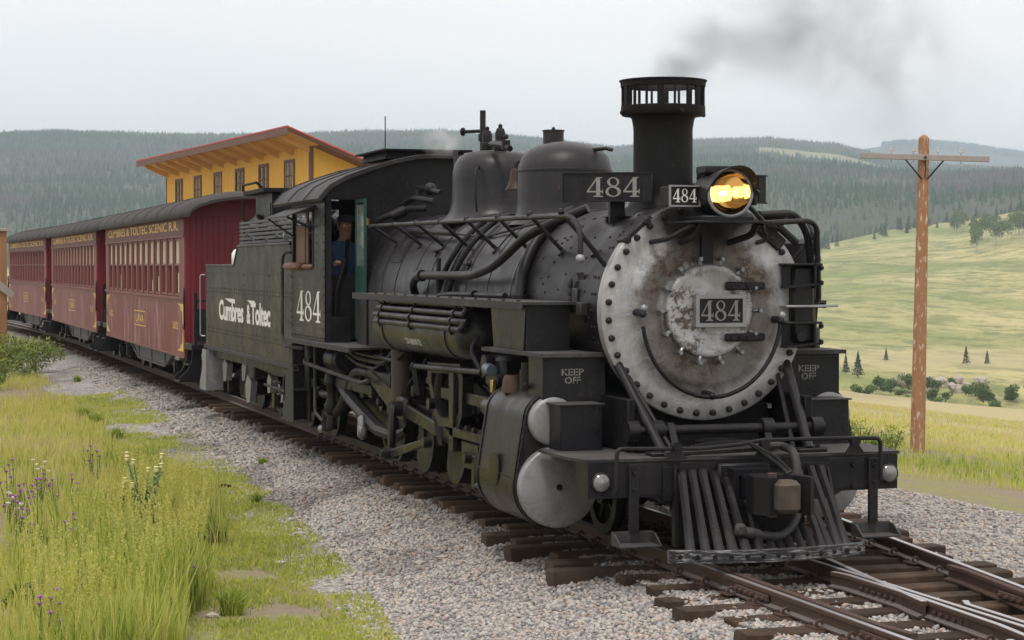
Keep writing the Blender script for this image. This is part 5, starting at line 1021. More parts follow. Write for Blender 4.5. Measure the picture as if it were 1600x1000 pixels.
# ------------------------------------------------------------------ tender
tender = empty('tender', (0,0,0)); tag(tender, 'dark grey coal tender lettered in white behind the locomotive cab', 'tender')
paint_black('tender_grey', (.0115,.011,.0112), (.044,.040,.036), .75, .36)
Y0, Y1 = 12.32, 19.95
sidep = [(Y0,1.06),(Y1,1.06),(Y1,2.42),(17.05,2.42),(16.70,2.72),(Y0+.15,2.72),(Y0,2.50)]
for sx in (-1, 1):
    xs = sorted((sx*1.35, sx*1.325)); mb = MB(); mb.prism(sidep, 'X', xs[0], xs[1]); sd_ = mb.build('tank_side', 'tender_grey', tender, 30)
    mb = MB(); pts = [(sx*1.345, a, b) for a, b in ((Y1,2.42),(17.07,2.42),(16.71,2.725),(Y0+.15,2.725))]; mb.tube(pts, .022, 6); mb.build('side_coping', 'tender_grey', sd_)
    rv = MB(); 
    for zz in (1.30, 1.36, 1.98, 2.04):
        for yy in np.arange(Y0+.1, Y1, .22): rv.lathe([(.013,0),(.009,.008),(0,.01)], (sx*1.35, yy, zz), (sx,0,0), 5)
    for yy in (Y0+.06, Y1-.06, 14.0, 16.2):
        for zz in np.arange(1.15, 2.4, .16): rv.lathe([(.013,0),(.009,.008),(0,.01)], (sx*1.35, yy, zz), (sx,0,0), 5)
    rv.build('rivets', 'tender_grey', sd_, kind='stuff')
    mb = MB(); mb.bx(min(sx*1.349,sx*1.362), max(sx*1.349,sx*1.362), Y0, Y1, 2.29, 2.305); mb.build('side_seam', 'loco_black', sd_)
    mb = MB(); mb.bx(min(sx*1.28,sx*1.375), max(sx*1.28,sx*1.375), Y0-.1, Y1+.1, .985, 1.055, .006); mb.build('side_sill', 'deck', tender)
    # slatted coal boards
    for k in range(6):
        zz = 2.76 + k*.062; mb = MB(); mb.bx(min(sx*1.20,sx*1.235), max(sx*1.20,sx*1.235), 12.75, 17.2, zz, zz+.042, .004); mb.build('coal_board', 'tender_slat' if 'tender_slat' in MAT else 'deck', tender)
    for yy in (12.9, 14.3, 15.7, 17.1): mb = MB(); mb.bx(min(sx*1.17,sx*1.20), max(sx*1.17,sx*1.20), yy-.03, yy+.03, 2.4, 3.14); mb.build('board_post', 'loco_black', tender)
    mb = MB(); mb.tube([(sx*1.36,Y1+.02,2.26),(sx*1.44,Y1+.05,2.26),(sx*1.44,Y1+.05,1.20),(sx*1.36,Y1+.02,1.20)], .013, 7, .05); mb.build('grab_iron', 'dull_silver', tender)
    # lettering
    U_ = (0, sx, 0)
    def tx(body, yc, W, H, z0): 
        return text('tank_lettering', body, (sx*1.354, yc, z0), U_, UP, W, H, 'white_print', sd_, .035, .92)
    s_ = -sx
    tx('Cumbres', 17.35, 2.35, .34, 1.52); tx('&', 15.72, .34, .30, 1.52); tx('Toltec', 14.72, 1.62, .34, 1.52)
    for ya, yb in ((17.95, 16.95), (15.85, 15.2)):
        mb = MB(); mb.add([(sx*1.3545, ya, 1.885), (sx*1.3545, yb, 1.885), (sx*1.3545, yb, 1.81), (sx*1.3545, ya-.5*(ya-yb), 1.83)], [(0,1,2,3)]); mb.build('tank_lettering', 'white_print', sd_, 0, fix=False)
    # corner steps
    for yy, ym in ((Y1-.02, 'cover_silver'), (Y0+.15, 'deck')):
        d_ = 1 if yy > 15 else -1
        prof = [(yy,.98),(yy-.38,.98),(yy-.38,.28),(yy+.32*1,.28),(yy+.34,.38),(yy+.10,.60),(yy+.06,.74),(yy+.12,.86)] if d_ > 0 else [(yy,.98),(yy-.34,.98),(yy-.34,.30),(yy+.22,.30),(yy+.22,.40),(yy+.02,.62),(yy+.02,.78)]
        xs = sorted((sx*1.12, sx*1.135)); mb = MB(); mb.prism(prof, 'X', xs[0], xs[1]); xs = sorted((sx*1.40, sx*1.415)); mb.prism(prof, 'X', xs[0], xs[1]); mb.bx(min(sx*1.1,sx*1.42), max(sx*1.1,sx*1.42), yy-.36, yy+.34, .275, .29); mb.bx(min(sx*1.1,sx*1.42), max(sx*1.1,sx*1.42), yy-.36, yy+.10, .60, .615); mb.bx(min(sx*1.13,sx*1.405), max(sx*1.13,sx*1.405), yy-.375, yy-.36, .28, .98); mb.build('corner_step', ym, tender)
mb = MB(); mb.bx(-1.32,1.32,Y0,Y0+.02,1.06,2.72); mb.bx(-1.32,1.32,Y1-.02,Y1,1.06,2.42); mb.bx(-1.32,1.32,17.1,Y1,2.38,2.41); mb.add([(-1.3,Y0+.02,2.3),(1.3,Y0+.02,2.3),(1.3,17.1,2.6),(-1.3,17.1,2.6)], [(0,1,2,3)]); mb.bx(-1.2,1.2,17.15,17.2,2.4,3.15); mb.build('tank_body', 'tender_grey', tender)
mb = MB(); mb.bx(-1.28,1.28,Y0-.1,Y1+.15,.86,1.05); mb.bx(-.3,.3,Y0,Y1,.6,.86); mb.build('underframe', 'running_gear', tender)
# doghouse behind the coal
mb = MB(); mb.bx(-.95,.75,15.9,17.3,2.4,3.55); mb.bx(-.96,-.95,16.0,16.6,2.9,3.4); dh = mb.build('doghouse', 'loco_black', tender)
mb = MB(); mb.bx(-1.12,.9,15.7,17.5,3.55,3.62,.01); mb.tube([(-1.12,17.5,3.62),(-1.12,17.5,3.72),(-1.12,16.3,3.72),(-1.0,16.3,3.62)], .02, 6); mb.tube([(-1.0,17.3,2.45),(-1.15,17.35,2.5),(-1.15,17.35,3.5)], .018, 6); mb.build('doghouse_roof', 'sooty', dh)
# trucks
def truck(parent, yc, wr=.385, gauge_x=.5, half=.85, mat='running_gear', side_mat=None, name='truck'):
    for sx in (-1, 1):
        xs = sorted((sx*.86, sx*.98)); mb = MB(); mb.prism([(yc-half-.25,.50),(yc-half-.2,.56),(yc-.45,.72),(yc+.45,.72),(yc+half+.2,.56),(yc+half+.25,.50),(yc+half+.2,.36),(yc+half-.2,.36),(yc+.35,.22),(yc-.35,.22),(yc-half+.2,.36),(yc-half-.2,.36)], 'X', xs[0], xs[1])
        for k in range(4): mb.lathe([(.06,.26+.0),(.075,.28),(.06,.30)], (sx*.93, yc-.21+.14*k, 0), 'Z', 8); mb.tube([(sx*.99,yc-.21+.14*k,.26),(sx*.99,yc-.21+.14*k,.66)], .035, 7)
        sfr = mb.build(name+'_frame', side_mat or mat, parent, 30)
        for yy in (yc-half, yc+half):
            mb = MB(); mb.box((sx*1.02,yy,.40), (.16,.24,.24), .03); mb.prism([(yy-.11,.50),(yy+.11,.50),(yy+.09,.30),(yy,.26),(yy-.09,.30)], 'X', sx*1.09, sx*1.12); mb.build('journal_box', side_mat or mat, parent)
            b_ = MB(); b_.lathe([(0,-.05),(wr-.06,-.045),(wr,-.055),(wr,.03),(wr+.028,.035),(wr+.028,.06),(wr-.05,.06),(.1,.02),(0,.02)], (0,0,0), 'X', 30); o = b_.build('wheel', mat, parent); o.location = (sx*gauge_x, yy, wr); o.rotation_euler = (0,0,0 if sx > 0 else math.pi)
    mb = MB(); mb.bx(-1.0,1.0,yc-.16,yc+.16,.40,.62,.02)
    for yy in (yc-half, yc+half): mb.cyl((-.9,yy,wr),(.9,yy,wr),.065)
    mb.build(name+'_bolster', mat, parent)
truck(tender, 14.1); truck(tender, 18.2, side_mat='running_gear')
for sx in (-1, 1):
    mb = MB()
    for k, (yy, zz, s_) in enumerate(((18.95,.62,.30),(17.1,.70,.25),(16.7,.42,.34),(14.9,.62,.22))):
        mb.prism([(yy-s_,zz+s_*.5),(yy,zz+s_*.8),(yy+s_*.6,zz+s_*.35),(yy+s_*.35,zz-s_*.55),(yy-s_*.5,zz-s_*.45)], 'X', sx*1.10, sx*1.20); mb.tube([(sx*1.15,yy,zz+.3),(sx*1.15,yy+.05,zz+.55)], .03)
    mb.build('brake_hanger', 'cover_silver', tender)
    ch = MB()
    for k in range(9):
        t = k/8; p = Vector((sx*1.16, 14.4 - 1.0*t, .70 - .28*math.sin(math.pi*t*.8))); ch.lathe([(.05,-.012),(.065,0),(.05,.012),(.035,0),(.05,-.012)], p, (1,0,0) if k % 2 else (0,.3,1), 8)
    ch.build('safety_chain', 'dull_silver', tender)
    mb = MB(); mb.tube([(sx*1.2,Y0+.2,.9),(sx*1.2,14.0,.82),(sx*1.2,15.6,.86)], .03, 7); mb.tube([(sx*1.25,13.3,.95),(sx*1.27,13.3,.70),(sx*1.2,13.6,.6),(sx*1.2,15.2,.62)], .022, 7, .1); mb.bx(min(sx*1.0,sx*1.22),max(sx*1.0,sx*1.22),13.1,13.7,.62,.80,.02); mb.bx(min(sx*1.0,sx*1.22),max(sx*1.0,sx*1.22),16.0,16.5,.66,.95,.02); mb.build('brake_pipe', 'running_gear', tender)
# coal
m = MatB('coal_mat', .38, 0, .6); m.color(m.mix(m.attr('c'), (.012,.012,.014), (.06,.06,.068)))
n = 1500; x = RNG.uniform(-1.15, 1.15, n); y = RNG.uniform(12.7, 17.0, n); z = 2.72 + .42*(1-(x/1.3)**2) + RNG.uniform(-.15, .06, n) + .12*sstep(12.6, 13.6, y)
cmb = rocks('coal_pile', x, y, z, RNG.uniform(.06, .13, n), RNG.random(n), np.zeros(n), ICV, ICF, 'coal_mat', .8); tag(cmb, 'heap of shiny black coal on the tender', 'coal', kind='stuff')
jug = MB(); jug.lathe([(0,2.41),(.13,2.41),(.14,2.43),(.14,2.62),(.10,2.68),(.05,2.70),(.05,2.73),(0,2.735)], (-1.08,18.05,0), 'Z', 20); jo = jug.build('water_jug', 'white_plastic', None, 40); tag(jo, 'white plastic water jug on the rear deck of the tender', 'jug')

# ------------------------------------------------------------------ coaches
m = MatB('coach_red', .55); sx3 = m.N.new('ShaderNodeSeparateXYZ'); m.L.new(m.co(1), sx3.inputs[0])
wv = m.noise(10, 4, .65, (1, .38, .045)); a_ = m.noise(2.2, 5, .7); fade = m.math('MULTIPLY', m.ramp(wv, [(.47, 0), (.60, 1)]), m.ramp(a_, [(.35, .25), (.58, 1)]))
redb = m.mix(m.noise(6, 4, .6), (.135,.016,.020), (.19,.030,.030)); m.color(m.mix(m.math('MULTIPLY', fade, .62), redb, (.40,.26,.26))); m.rough(fade, .42, .75); m.bump(m.noise(40, 3, .6), .05, .003)
simple('coach_trim', (.20,.070,.065), .55, 0, .25, 8); simple('coach_end_red', (.17,.010,.020), .5, 0, .2, 6); simple('letterboard', (.125,.045,.038), .6, 0, .2, 6)
paint_black('coach_roof', (.032,.029,.029), (.075,.067,.064), .8, .75); simple('truss_grey', (.085,.086,.088), .6, 0, .2, 6); simple('blind', (.50,.47,.34), .8, 0, .15, 4)
m = MatB('window_glass', .06); m.color((.07,.05,.055)); m.b.inputs['Specular IOR Level'].default_value = .6
m = MatB('red_pane', .10); m.color((.085,.012,.02))
CL = 13.4
def coach(y0, yaw, x0, nwin, number, plate, label, blinds=True, open_side=False):
    c = empty('passenger_coach', (x0, y0, 0), yaw); tag(c, label, 'coach', 'coaches of the train')
    W = 1.30
    for sx in (-1, 1):
        xs = sorted((sx*W, sx*(W-.03)))
        def b_(a0, a1, z0, z1, d=0): mb.bx(min(sx*(W+d), sx*(W-.03)), max(sx*(W+d), sx*(W-.03)), a0, a1, z0, z1)
        mb = MB(); b_(0, CL, .70, 1.78); lower = mb.build('lower_panel', 'coach_red', c)
        mb = MB(); b_(0, CL, 1.78, 1.83, .035); b_(0, CL, .68, .72, .012); mb.build('belt_rail', 'coach_trim', c)
        mb = MB(); b_(-.0, CL, 2.98, 3.36, .012); lt = mb.build('letterboard', 'letterboard', c); mb = MB(); b_(0, CL, 2.955, 2.985, .03); b_(0, CL, 3.36, 3.40, .03); mb.build('letterboard_moulding', 'coach_trim', lt)
        gap = .55; pitch = (CL-2*gap)/nwin
        mb = MB(); b_(0, gap, 1.83, 2.96, .004); b_(CL-gap, CL, 1.83, 2.96, .004); mb.build('corner_post', 'coach_trim', c)
        for k in range(nwin+1): mb = MB(); yy = gap + pitch*k; b_(yy-.075, yy+.075, 1.83, 2.96, .008); mb.build('window_post', 'coach_trim', c)
        for k in range(nwin):
            ya = gap + pitch*k + .075; yb = ya + pitch - .15; xw = sx*(W-.045)
            mb = MB(); mb.frame('X', sx*(W-.015), sx*(W-.05), ya, yb, 1.84, 2.95, .045); mb.bx(min(sx*(W-.015),sx*(W-.05)), max(sx*(W-.015),sx*(W-.05)), ya, yb, 2.42, 2.46); wn = mb.build('window', 'coach_trim', c)
            mb = MB(); mb.bx(min(xw, xw+.004), max(xw, xw+.004), ya+.04, yb-.04, 2.46, 2.92); mb.build('upper_pane', 'blind' if blinds else 'red_pane', wn)
            mb = MB(); mb.bx(min(xw, xw+.004), max(xw, xw+.004), ya+.04, yb-.04, 1.87, 2.42); mb.build('lower_pane', 'red_pane', wn)
            if blinds and random.random() < .45: mb = MB(); h_ = random.choice((.22,.30,.38)); mb.bx(min(sx*(W-.038),sx*(W-.034)), max(sx*(W-.038),sx*(W-.034)), ya+.08+.3*(yb-ya)*0, ya+.08+.45*(yb-ya), 1.90, 1.90+h_); mb.build('passenger_glint', 'blind', wn)
        if True:
            U_ = (0, sx, 0)
            text('coach_lettering', 'CUMBRES & TOLTEC SCENIC R.R.', (sx*(W+.016), CL/2, 3.09), U_, UP, CL-1.4, .18, 'gold_print', lt, .012)
            text('coach_lettering', plate, (sx*(W+.004), CL/2, 1.19), U_, UP, 1.35, .17, 'gold_print', lower, .012)
            mb = MB(); mb.frame('X', sx*(W+.002), sx*(W+.005), CL/2-.95, CL/2+.95, 1.11, 1.44, .018); mb.build('name_frame', 'gold_print', lower)
            for yy in (1.2, CL-1.2): text('coach_lettering', number, (sx*(W+.004), yy, 1.20), U_, UP, .75, .14, 'gold_print', lower, .012)
            for yy, d_ in ((.14, 1), (CL-.14, -1)):
                for zz, e_ in ((.80, 1), (1.70, -1)):
                    pts = [(yy, zz), (yy+d_*.85, zz), (yy+d_*.42, zz+e_*.05), (yy+d_*.28, zz+e_*.13), (yy+d_*.14, zz+e_*.15), (yy+d_*.10, zz+e_*.36), (yy, zz+e_*.42)]
                    mb = MB(); mb.add([(sx*(W+.004), a, b) for a, b in pts], [(0,1,2),(0,2,3),(0,3,4),(0,4,5),(0,5,6)]); mb.build('corner_scroll', 'gold_print', lower, 0, fix=False)
        # truss fish-belly
        mb = MB(); xs = sorted((sx*1.02, sx*1.08)); mb.prism([(2.6,.72),(4.3,.34),(8.6,.34),(10.4,.72)], 'X', xs[0], xs[1]); tr = mb.build('underframe_truss', 'truss_grey', c)
        mb = MB(); 
        for ya_, za_, yb_, zb_ in ((2.6,.72,4.3,.34),(4.3,.34,8.6,.34),(8.6,.34,10.4,.72)): mb.tube([(sx*1.09,ya_,za_),(sx*1.09,yb_,zb_)], .03, 6)
        for yy in (4.3, 6.4, 8.6): mb.bx(min(sx*1.08,sx*1.10), max(sx*1.08,sx*1.10), yy-.06, yy+.06, .34, .72)
        mb.build('truss_flange', 'truss_grey', tr)
    # ends: board-lined walls with a door
    for ye, d_ in ((0, -1), (CL, 1)):
        mb = MB(); ya, yb = sorted((ye, ye - d_*.03)); mb.prism([(-W,.70),(W,.70),(W,3.36),(.9,3.62),(0,3.72),(-.9,3.62),(-W,3.36)], 'Y', ya+.001, yb-.001); en = mb.build('end_wall', 'coach_end_red', c)
        for k in range(24):
            xx = -W + .06 + k*(2*W-.12)/23
            if abs(xx) < .42: continue
            mb = MB(); mb.bx(xx-.045, xx+.045, min(ye, ye+d_*.010), max(ye, ye+d_*.010), .75, 3.34, .003); mb.build('end_board', 'coach_end_red', en)
        mb = MB(); mb.bx(-.40,.40,min(ye,ye+d_*.02),max(ye,ye+d_*.02),.95,3.0,.005); dd = mb.build('end_door', 'coach_end_red', c); mb = MB(); mb.bx(-.26,.26,min(ye+d_*.022,ye+d_*.026),max(ye+d_*.022,ye+d_*.026),1.95,2.8); mb.build('door_pane', 'window_glass', dd)
        mb = MB(); mb.bx(-W,W,min(ye,ye+d_*.85),max(ye,ye+d_*.85),.86,.98,.01); mb.build('platform', 'loco_black', c)
        for sx in (-1, 1):
            mb = MB(); yy = ye + d_*.82; mb.tube([(sx*.45,yy,.98),(sx*.45,yy,1.78),(sx*1.18,yy,1.78),(sx*1.22,yy,1.70),(sx*1.22,yy,.98)], .022, 7, .06)
            for xx in (.62, .80, .98): mb.tube([(sx*xx,yy,.98),(sx*xx,yy,1.78)], .014, 6)
            mb.bx(min(sx*1.19,sx*1.25), max(sx*1.19,sx*1.25), yy-.03, yy+.03, .98, 1.92); mb.bx(min(sx*.47,sx*1.2), max(sx*.47,sx*1.2), yy-.005, yy+.005, 1.02, 1.62); mb.build('platform_railing', 'loco_black', c)
            mb = MB(); mb.tube([(sx*(W+.02),ye+d_*.05,2.0),(sx*(W+.03),ye+d_*.16,1.95),(sx*(W+.03),ye+d_*.16,1.30),(sx*(W+.02),ye+d_*.05,1.25)], .018, 7, .04); mb.build('grab_iron', 'loco_black', c)
            y2 = ye + d_*.12; y3 = ye + d_*.74; mb = MB()
            for yq in (y2, y3):
                mb.prism([(sx*.92,.95),(sx*1.26,.95),(sx*1.28,.70),(sx*1.34,.52),(sx*1.50,.36),(sx*1.50,.28),(sx*.92,.28)], 'Y', yq-.012, yq+.012)
            mb.bx(min(sx*1.0,sx*1.52), max(sx*1.0,sx*1.52), min(y2,y3), max(y2,y3), .28, .305); mb.bx(min(sx*.95,sx*1.34), max(sx*.95,sx*1.34), min(y2,y3), max(y2,y3), .58, .605); mb.build('coach_step', 'step_black' if 'step_black' in MAT else 'loco_black', c)
        mb = MB(); mb.bx(-.12,.12,min(ye+d_*.8,ye+d_*1.15),max(ye+d_*.8,ye+d_*1.15),.55,.78,.03); mb.build('coupler', 'running_gear', c)
    # roof: shallow barrel, hooded at the ends
    prof = [(-1.44,3.36),(-1.43,3.42),(-1.38,3.50),(-1.25,3.60),(-1.0,3.70),(-.6,3.79),(0,3.83),(.6,3.79),(1.0,3.70),(1.25,3.60),(1.38,3.50),(1.43,3.42),(1.44,3.36)]
    st = [(-.92,.93,-.10),(-.80,.965,-.045),(-.3,1,0),(CL+.3,1,0),(CL+.8,.965,-.045),(CL+.92,.93,-.10)]; v = []; f = []; n_ = len(prof)
    for yy, s_, dz in st: v += [(x*s_, yy, z + dz*max(0, (z-3.36))/.4) for x, z in prof]
    for i in range(len(st)-1):
        for k in range(n_-1): f.append((i*n_+k, i*n_+k+1, (i+1)*n_+k+1, (i+1)*n_+k))
    kk = len(v); v += [(p[0]*.99, p[1], p[2]-.05) for p in v[:kk]]; f += [tuple(kk+i for i in q[::-1]) for q in f]
    nb2 = len(st); 
    for k in range(n_-1): f += [(k, k+1, kk+k+1, kk+k), ((nb2-1)*n_+k, kk+(nb2-1)*n_+k, kk+(nb2-1)*n_+k+1, (nb2-1)*n_+k+1)]
    for i in range(nb2-1): f += [(i*n_, kk+i*n_, kk+(i+1)*n_, (i+1)*n_), (i*n_+n_-1, (i+1)*n_+n_-1, kk+(i+1)*n_+n_-1, kk+i*n_+n_-1)]
    mb = MB(); mb.add(v, f); rf = mb.build('roof', 'coach_roof', c, 50)
    for k in range(7): mb = MB(); yy = 1 + k*(CL-2)/6; mb.tube([(x, yy, z+.002) for x, z in prof], .012, 5); mb.build('roof_seam', 'coach_roof', rf)
    mb = MB(); mb.bx(-1.2,1.2,.02,CL-.02,.72,.86); mb.bx(-1.27,1.27,.05,CL-.05,.80,3.3) if False else None; mb.build('floor_frame', 'running_gear', c)
    truck(c, 2.0, half=.72, name='truck'); truck(c, CL-2.0, half=.72, name='truck')
    mb = MB(); mb.bx(-.6,.6,5,8,.45,.72,.03); mb.tube([(-.95,1.0,.55),(-.95,2.9,.5)], .03); mb.build('battery_box', 'running_gear', c)
    return c
coach(22.85, 0, 0, 13, '502', 'LAVA', 'nearest maroon coach with a LAVA name panel and faded streaky side')
coach(38.35, R(.16), -.02, 14, '510', 'OSIER', 'second maroon coach, behind the nearest coach, with pale streaks under its windows', True)
coach(53.85, R(1.55), -.07, 13, '516', 'DALTON', 'third and farthest maroon coach with evenly dark windows, beside the wooden post', False)
# ------------------------------------------------------------------ depot building
simple('depot_yellow', (.88,.52,.085), .7, 0, .12, 3, .05); simple('depot_brown', (.17,.085,.06), .7, 0, .25, 5); simple('soffit_wood', (.72,.42,.15), .75, 0, .2, 5); simple('roof_red', (.55,.09,.065), .5, 0, .2, 3)
m = MatB('depot_glass', .08); m.color(m.mix(m.noise(1.5, 3), (.035,.04,.045), (.10,.11,.12)))
DP = Vector((10.3 + .080*6.8, 76.5 - .997*6.8, 0)); dep = empty('depot_building', DP, math.atan2(.997, -.080)); tag(dep, 'yellow wooden depot with a slanting red roof rising behind the coaches', 'building')
LN = 27.9; DD = 7.0
def zr(b): return 7.62 - .40*b      # top of wall at depth b (away from the track)
mb = MB(); mb.bx(0, LN, -.15, 0, -1.0, 7.60); mb.build('wall', 'depot_yellow', dep)
for aa in (0, LN-.15): mb = MB(); mb.prism([(0,-1.0),(-DD,-1.0),(-DD,zr(DD)),(-.15,zr(.15))], 'X', aa, aa+.15); mb.build('wall', 'depot_yellow', dep)
mb = MB(); mb.bx(0,LN,-DD-.15,-DD,-1.0,zr(DD)); mb.build('wall', 'depot_yellow', dep)
bt = MB()
for k in range(int(LN/.34)+1): bt.bx(k*.34+.0, k*.34+.05, 0, .022, -1, 7.55)
for k in range(1, int(DD/.34)): bt.bx(-.022, 0, -k*.34-.05, -k*.34, -1, zr(k*.34)-.05)
bt.build('battens', 'depot_yellow', dep, 0, kind='stuff')
for aa in (0, LN): mb = MB(); mb.bx(aa-.05, aa+.16 if aa == 0 else aa+.05, -.12, .035, -1, 7.5); mb.build('corner_board', 'depot_brown', dep)
for k in range(6):
    for zb, zt in ((5.62, 7.05), (1.0, 2.9)):
        a0 = 6.8 - 4.45 + 4.33*k; mb = MB(); mb.frame('Y', 0, .06, a0, a0+1.62, zb, zt, .14); mb.bx(a0+.77, a0+.85, .005, .04, zb+.1, zt-.1); mb.bx(a0+.1, a0+1.5, .005, .04, (zb+zt)/2-.03, (zb+zt)/2+.03); mb.bx(a0-.06, a0+1.68, 0, .12, zb-.08, zb+.0); wn = mb.build('window', 'depot_brown', dep)
        mb = MB(); mb.bx(a0+.12, a0+1.5, .002, .012, zb+.12, zt-.12); mb.build('pane', 'depot_glass', wn)
OH = 1.35; zt_ = lambda b: 7.66 + .40*1.2 - .40*(b+OH) + .02
mb = MB(); mb.prism([(OH, 8.02), (OH, 8.16), (-DD-.6, 8.16-.40*(DD+.6+OH)), (-DD-.6, 8.02-.40*(DD+.6+OH))], 'X', -1.35, LN+1.3); rf = mb.build('roof', 'depot_brown', dep)
mb = MB(); mb.prism([(OH+.06, 8.165), (OH+.06, 8.225), (-DD-.65, 8.225-.40*(DD+.71+OH)), (-DD-.65, 8.165-.40*(DD+.71+OH))], 'X', -1.42, LN+1.36); mb.build('roof_metal', 'roof_red', rf)
mb = MB(); mb.bx(-1.36, LN+1.31, OH, OH+.05, 7.86, 8.15); mb.build('fascia', 'depot_brown', rf)
mb = MB(); mb.prism([(OH-.02, 7.985), (OH-.02, 8.015), (-.0, 8.015-.40*(OH)), (-.0, 7.985-.40*OH)], 'X', -1.2, LN+1.2); mb.build('soffit', 'soffit_wood', rf)
for k in range(12): aa = .1 + k*2.5; mb = MB(); mb.prism([(OH-.05, 7.99), (OH-.05, 7.86), (OH-.25, 7.66), (0, 7.20), (0, 8.0-.4*OH)], 'X', aa-.10, aa+.10); mb.build('rafter', 'soffit_wood', rf)
mb = MB(); mb.lathe([(0,6.2),(.22,6.2),(.22,7.25),(.32,7.28),(.32,7.5),(0,7.55)], (2.5,-4.6,0), 'Z', 14); mb.build('roof_vent', 'white_plastic', dep)
# dark-roofed platform shelter behind the coaches
sh = empty('platform_shelter', (3.3, 66, -.45), R(-2)); tag(sh, 'low brown shelter with a dark roof behind the far coaches', 'shelter')
mb = MB(); mb.prism([(-1.8,4.55),(0,4.85),(1.8,4.55),(1.8,4.45),(-1.8,4.45)], 'Y', 0, 26); mb.build('roof', 'coach_roof', sh)
for k in range(9): mb = MB(); mb.bx(-1.5,-1.4,.4+k*2.9,2.9+k*2.9,.2,4.4); mb.build('wall_panel', 'depot_brown', sh); mb = MB(); mb.bx(-1.56,-1.38,.15+k*2.9,.38+k*2.9,0,4.46); mb.build('post', 'tie_wood', sh)

# ------------------------------------------------------------------ telegraph pole
m = MatB('pole_wood', .8); g = m.noise(3, 6, .75, (3, 3, .5), dist=1.5); k = m.noise(9, 4, .6, (2, 2, .6)); m.color(m.mix(m.ramp(k, [(.56, 0), (.66, 1)]), m.mix(g, (.25,.11,.052), (.42,.23,.12)), (.58,.46,.37))); m.bump(g, .4, .02)
simple('weathered_wood', (.34,.30,.275), .85, 0, .3, 8, .3)
m = MatB('insulator_glass', .1); m.b.inputs['Transmission Weight'].default_value = .6; m.color((.75,.70,.74))
px_, py_ = v2w(7.93, 40.0); pzb = float(terrain(px_, py_))
pole = empty('telegraph_pole', (px_, py_, pzb), R(-17.4)); tag(pole, 'brown wooden telegraph pole with a single crossarm and four insulators', 'pole')
H = 4.90 - pzb
mb = MB(); pts = [(.10*t, 0, H*t - .3*(1-t)) for t in np.linspace(0, 1, 9)]; mb.tube(pts, [.150 - .045*t for t in np.linspace(0, 1, 9)], 14); mb.lathe([(.105,0),(.06,.05),(0,.075)], (.10,0,H), 'Z', 14); mb.build('shaft', 'pole_wood', pole)
ZA = 4.52 - pzb
mb = MB(); mb.box((.09, -.15, ZA), (2.50, .085, .11), .008, Matrix.Rotation(R(1.7), 3, 'Y')); arm = mb.build('crossarm', 'weathered_wood', pole)
for xx in (-.65, -.22, .25, .70): mb = MB(); z0 = ZA + .05 - .03*xx; mb.lathe([(.012,-.16),(.012,.05),(.03,.05),(.042,.06),(.040,.085),(.028,.095),(.032,.11),(.026,.135),(0,.145)], (.09+xx,-.15,z0), 'Z', 12); mb.build('insulator', 'insulator_glass', pole)
for sx in (-1, 1): mb = MB(); mb.tube([(.09+sx*.38,-.17,ZA-.04),(.09+sx*.05,-.12,ZA-.42)], .016, 6); mb.build('arm_brace', 'loco_black', pole)
mb = MB(); mb.bolt((.09,-.195,ZA),(0,-1,0),.03,.03); mb.tube([(.11,-.14,ZA-.02),(.10,-.12,ZA-.4)], .012, 5); mb.build('through_bolt', 'rust', pole)
# timber posts at the left edge
m = MatB('timber', .8); g = m.noise(5, 6, .7, (5, 5, .4)); m.color(m.mix(g, (.20,.085,.04), (.42,.22,.11))); m.bump(g, .4, .01)
tp = empty('timber_post', (-3.50, 42.0, -.46), R(10)); tag(tp, 'tall orange brown timber post with a cap at the left edge', 'post')
mb = MB(); mb.box((.03,0,1.9), (.20,.20,3.9), .02); mb.build('upright', 'timber', tp)
mb = MB(); mb.box((-.14,.02,1.9), (.12,.20,3.9), .02); mb.build('upright', 'timber', tp)
mb = MB(); mb.box((-.05,0,3.86), (.62,.34,.09), .01); mb.build('cap', 'weathered_wood', tp)
mb = MB(); mb.box((-.1,-.14,2.35), (.95,.06,.20), .01, Matrix.Rotation(R(38), 3, 'Y')); mb.build('brace_board', 'weathered_wood', tp)

# ------------------------------------------------------------------ leafy things
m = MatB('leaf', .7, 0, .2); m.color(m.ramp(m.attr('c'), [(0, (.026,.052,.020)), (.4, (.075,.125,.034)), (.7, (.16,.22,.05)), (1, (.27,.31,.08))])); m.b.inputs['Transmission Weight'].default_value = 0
m = MatB('fir', .9, 0, .1); m.color(m.ramp(m.attr('c'), [(0, (.012,.026,.016)), (.6, (.030,.055,.030)), (1, (.055,.085,.04))]))
simple('bark', (.10,.075,.055), .9, 0, .3, 6); simple('aspen_bark', (.45,.43,.38), .8, 0, .25, 5)
def leaf_cloud(name, n, fn, size, mat, parent=None, cfun=None, aspect=.55):
    p = fn(n); n = len(p); d = RNG.normal(0, 1, (n, 3)); d /= np.linalg.norm(d, axis=1)[:, None]; e = np.cross(d, RNG.normal(0, 1, (n, 3))); e /= np.linalg.norm(e, axis=1)[:, None]
    s_ = size*RNG.uniform(.6, 1.3, n)[:, None]; v = np.stack([p - d*s_, p + e*s_*aspect, p + d*s_, p - e*s_*aspect], 1).reshape(-1, 3)
    c_ = cfun(p) if cfun else RNG.random(n); f = np.arange(4*n).reshape(-1, 4)
    return npmesh(name, v, f, mat, parent, attrs={'c': np.repeat(np.clip(c_, 0, 1), 4)})
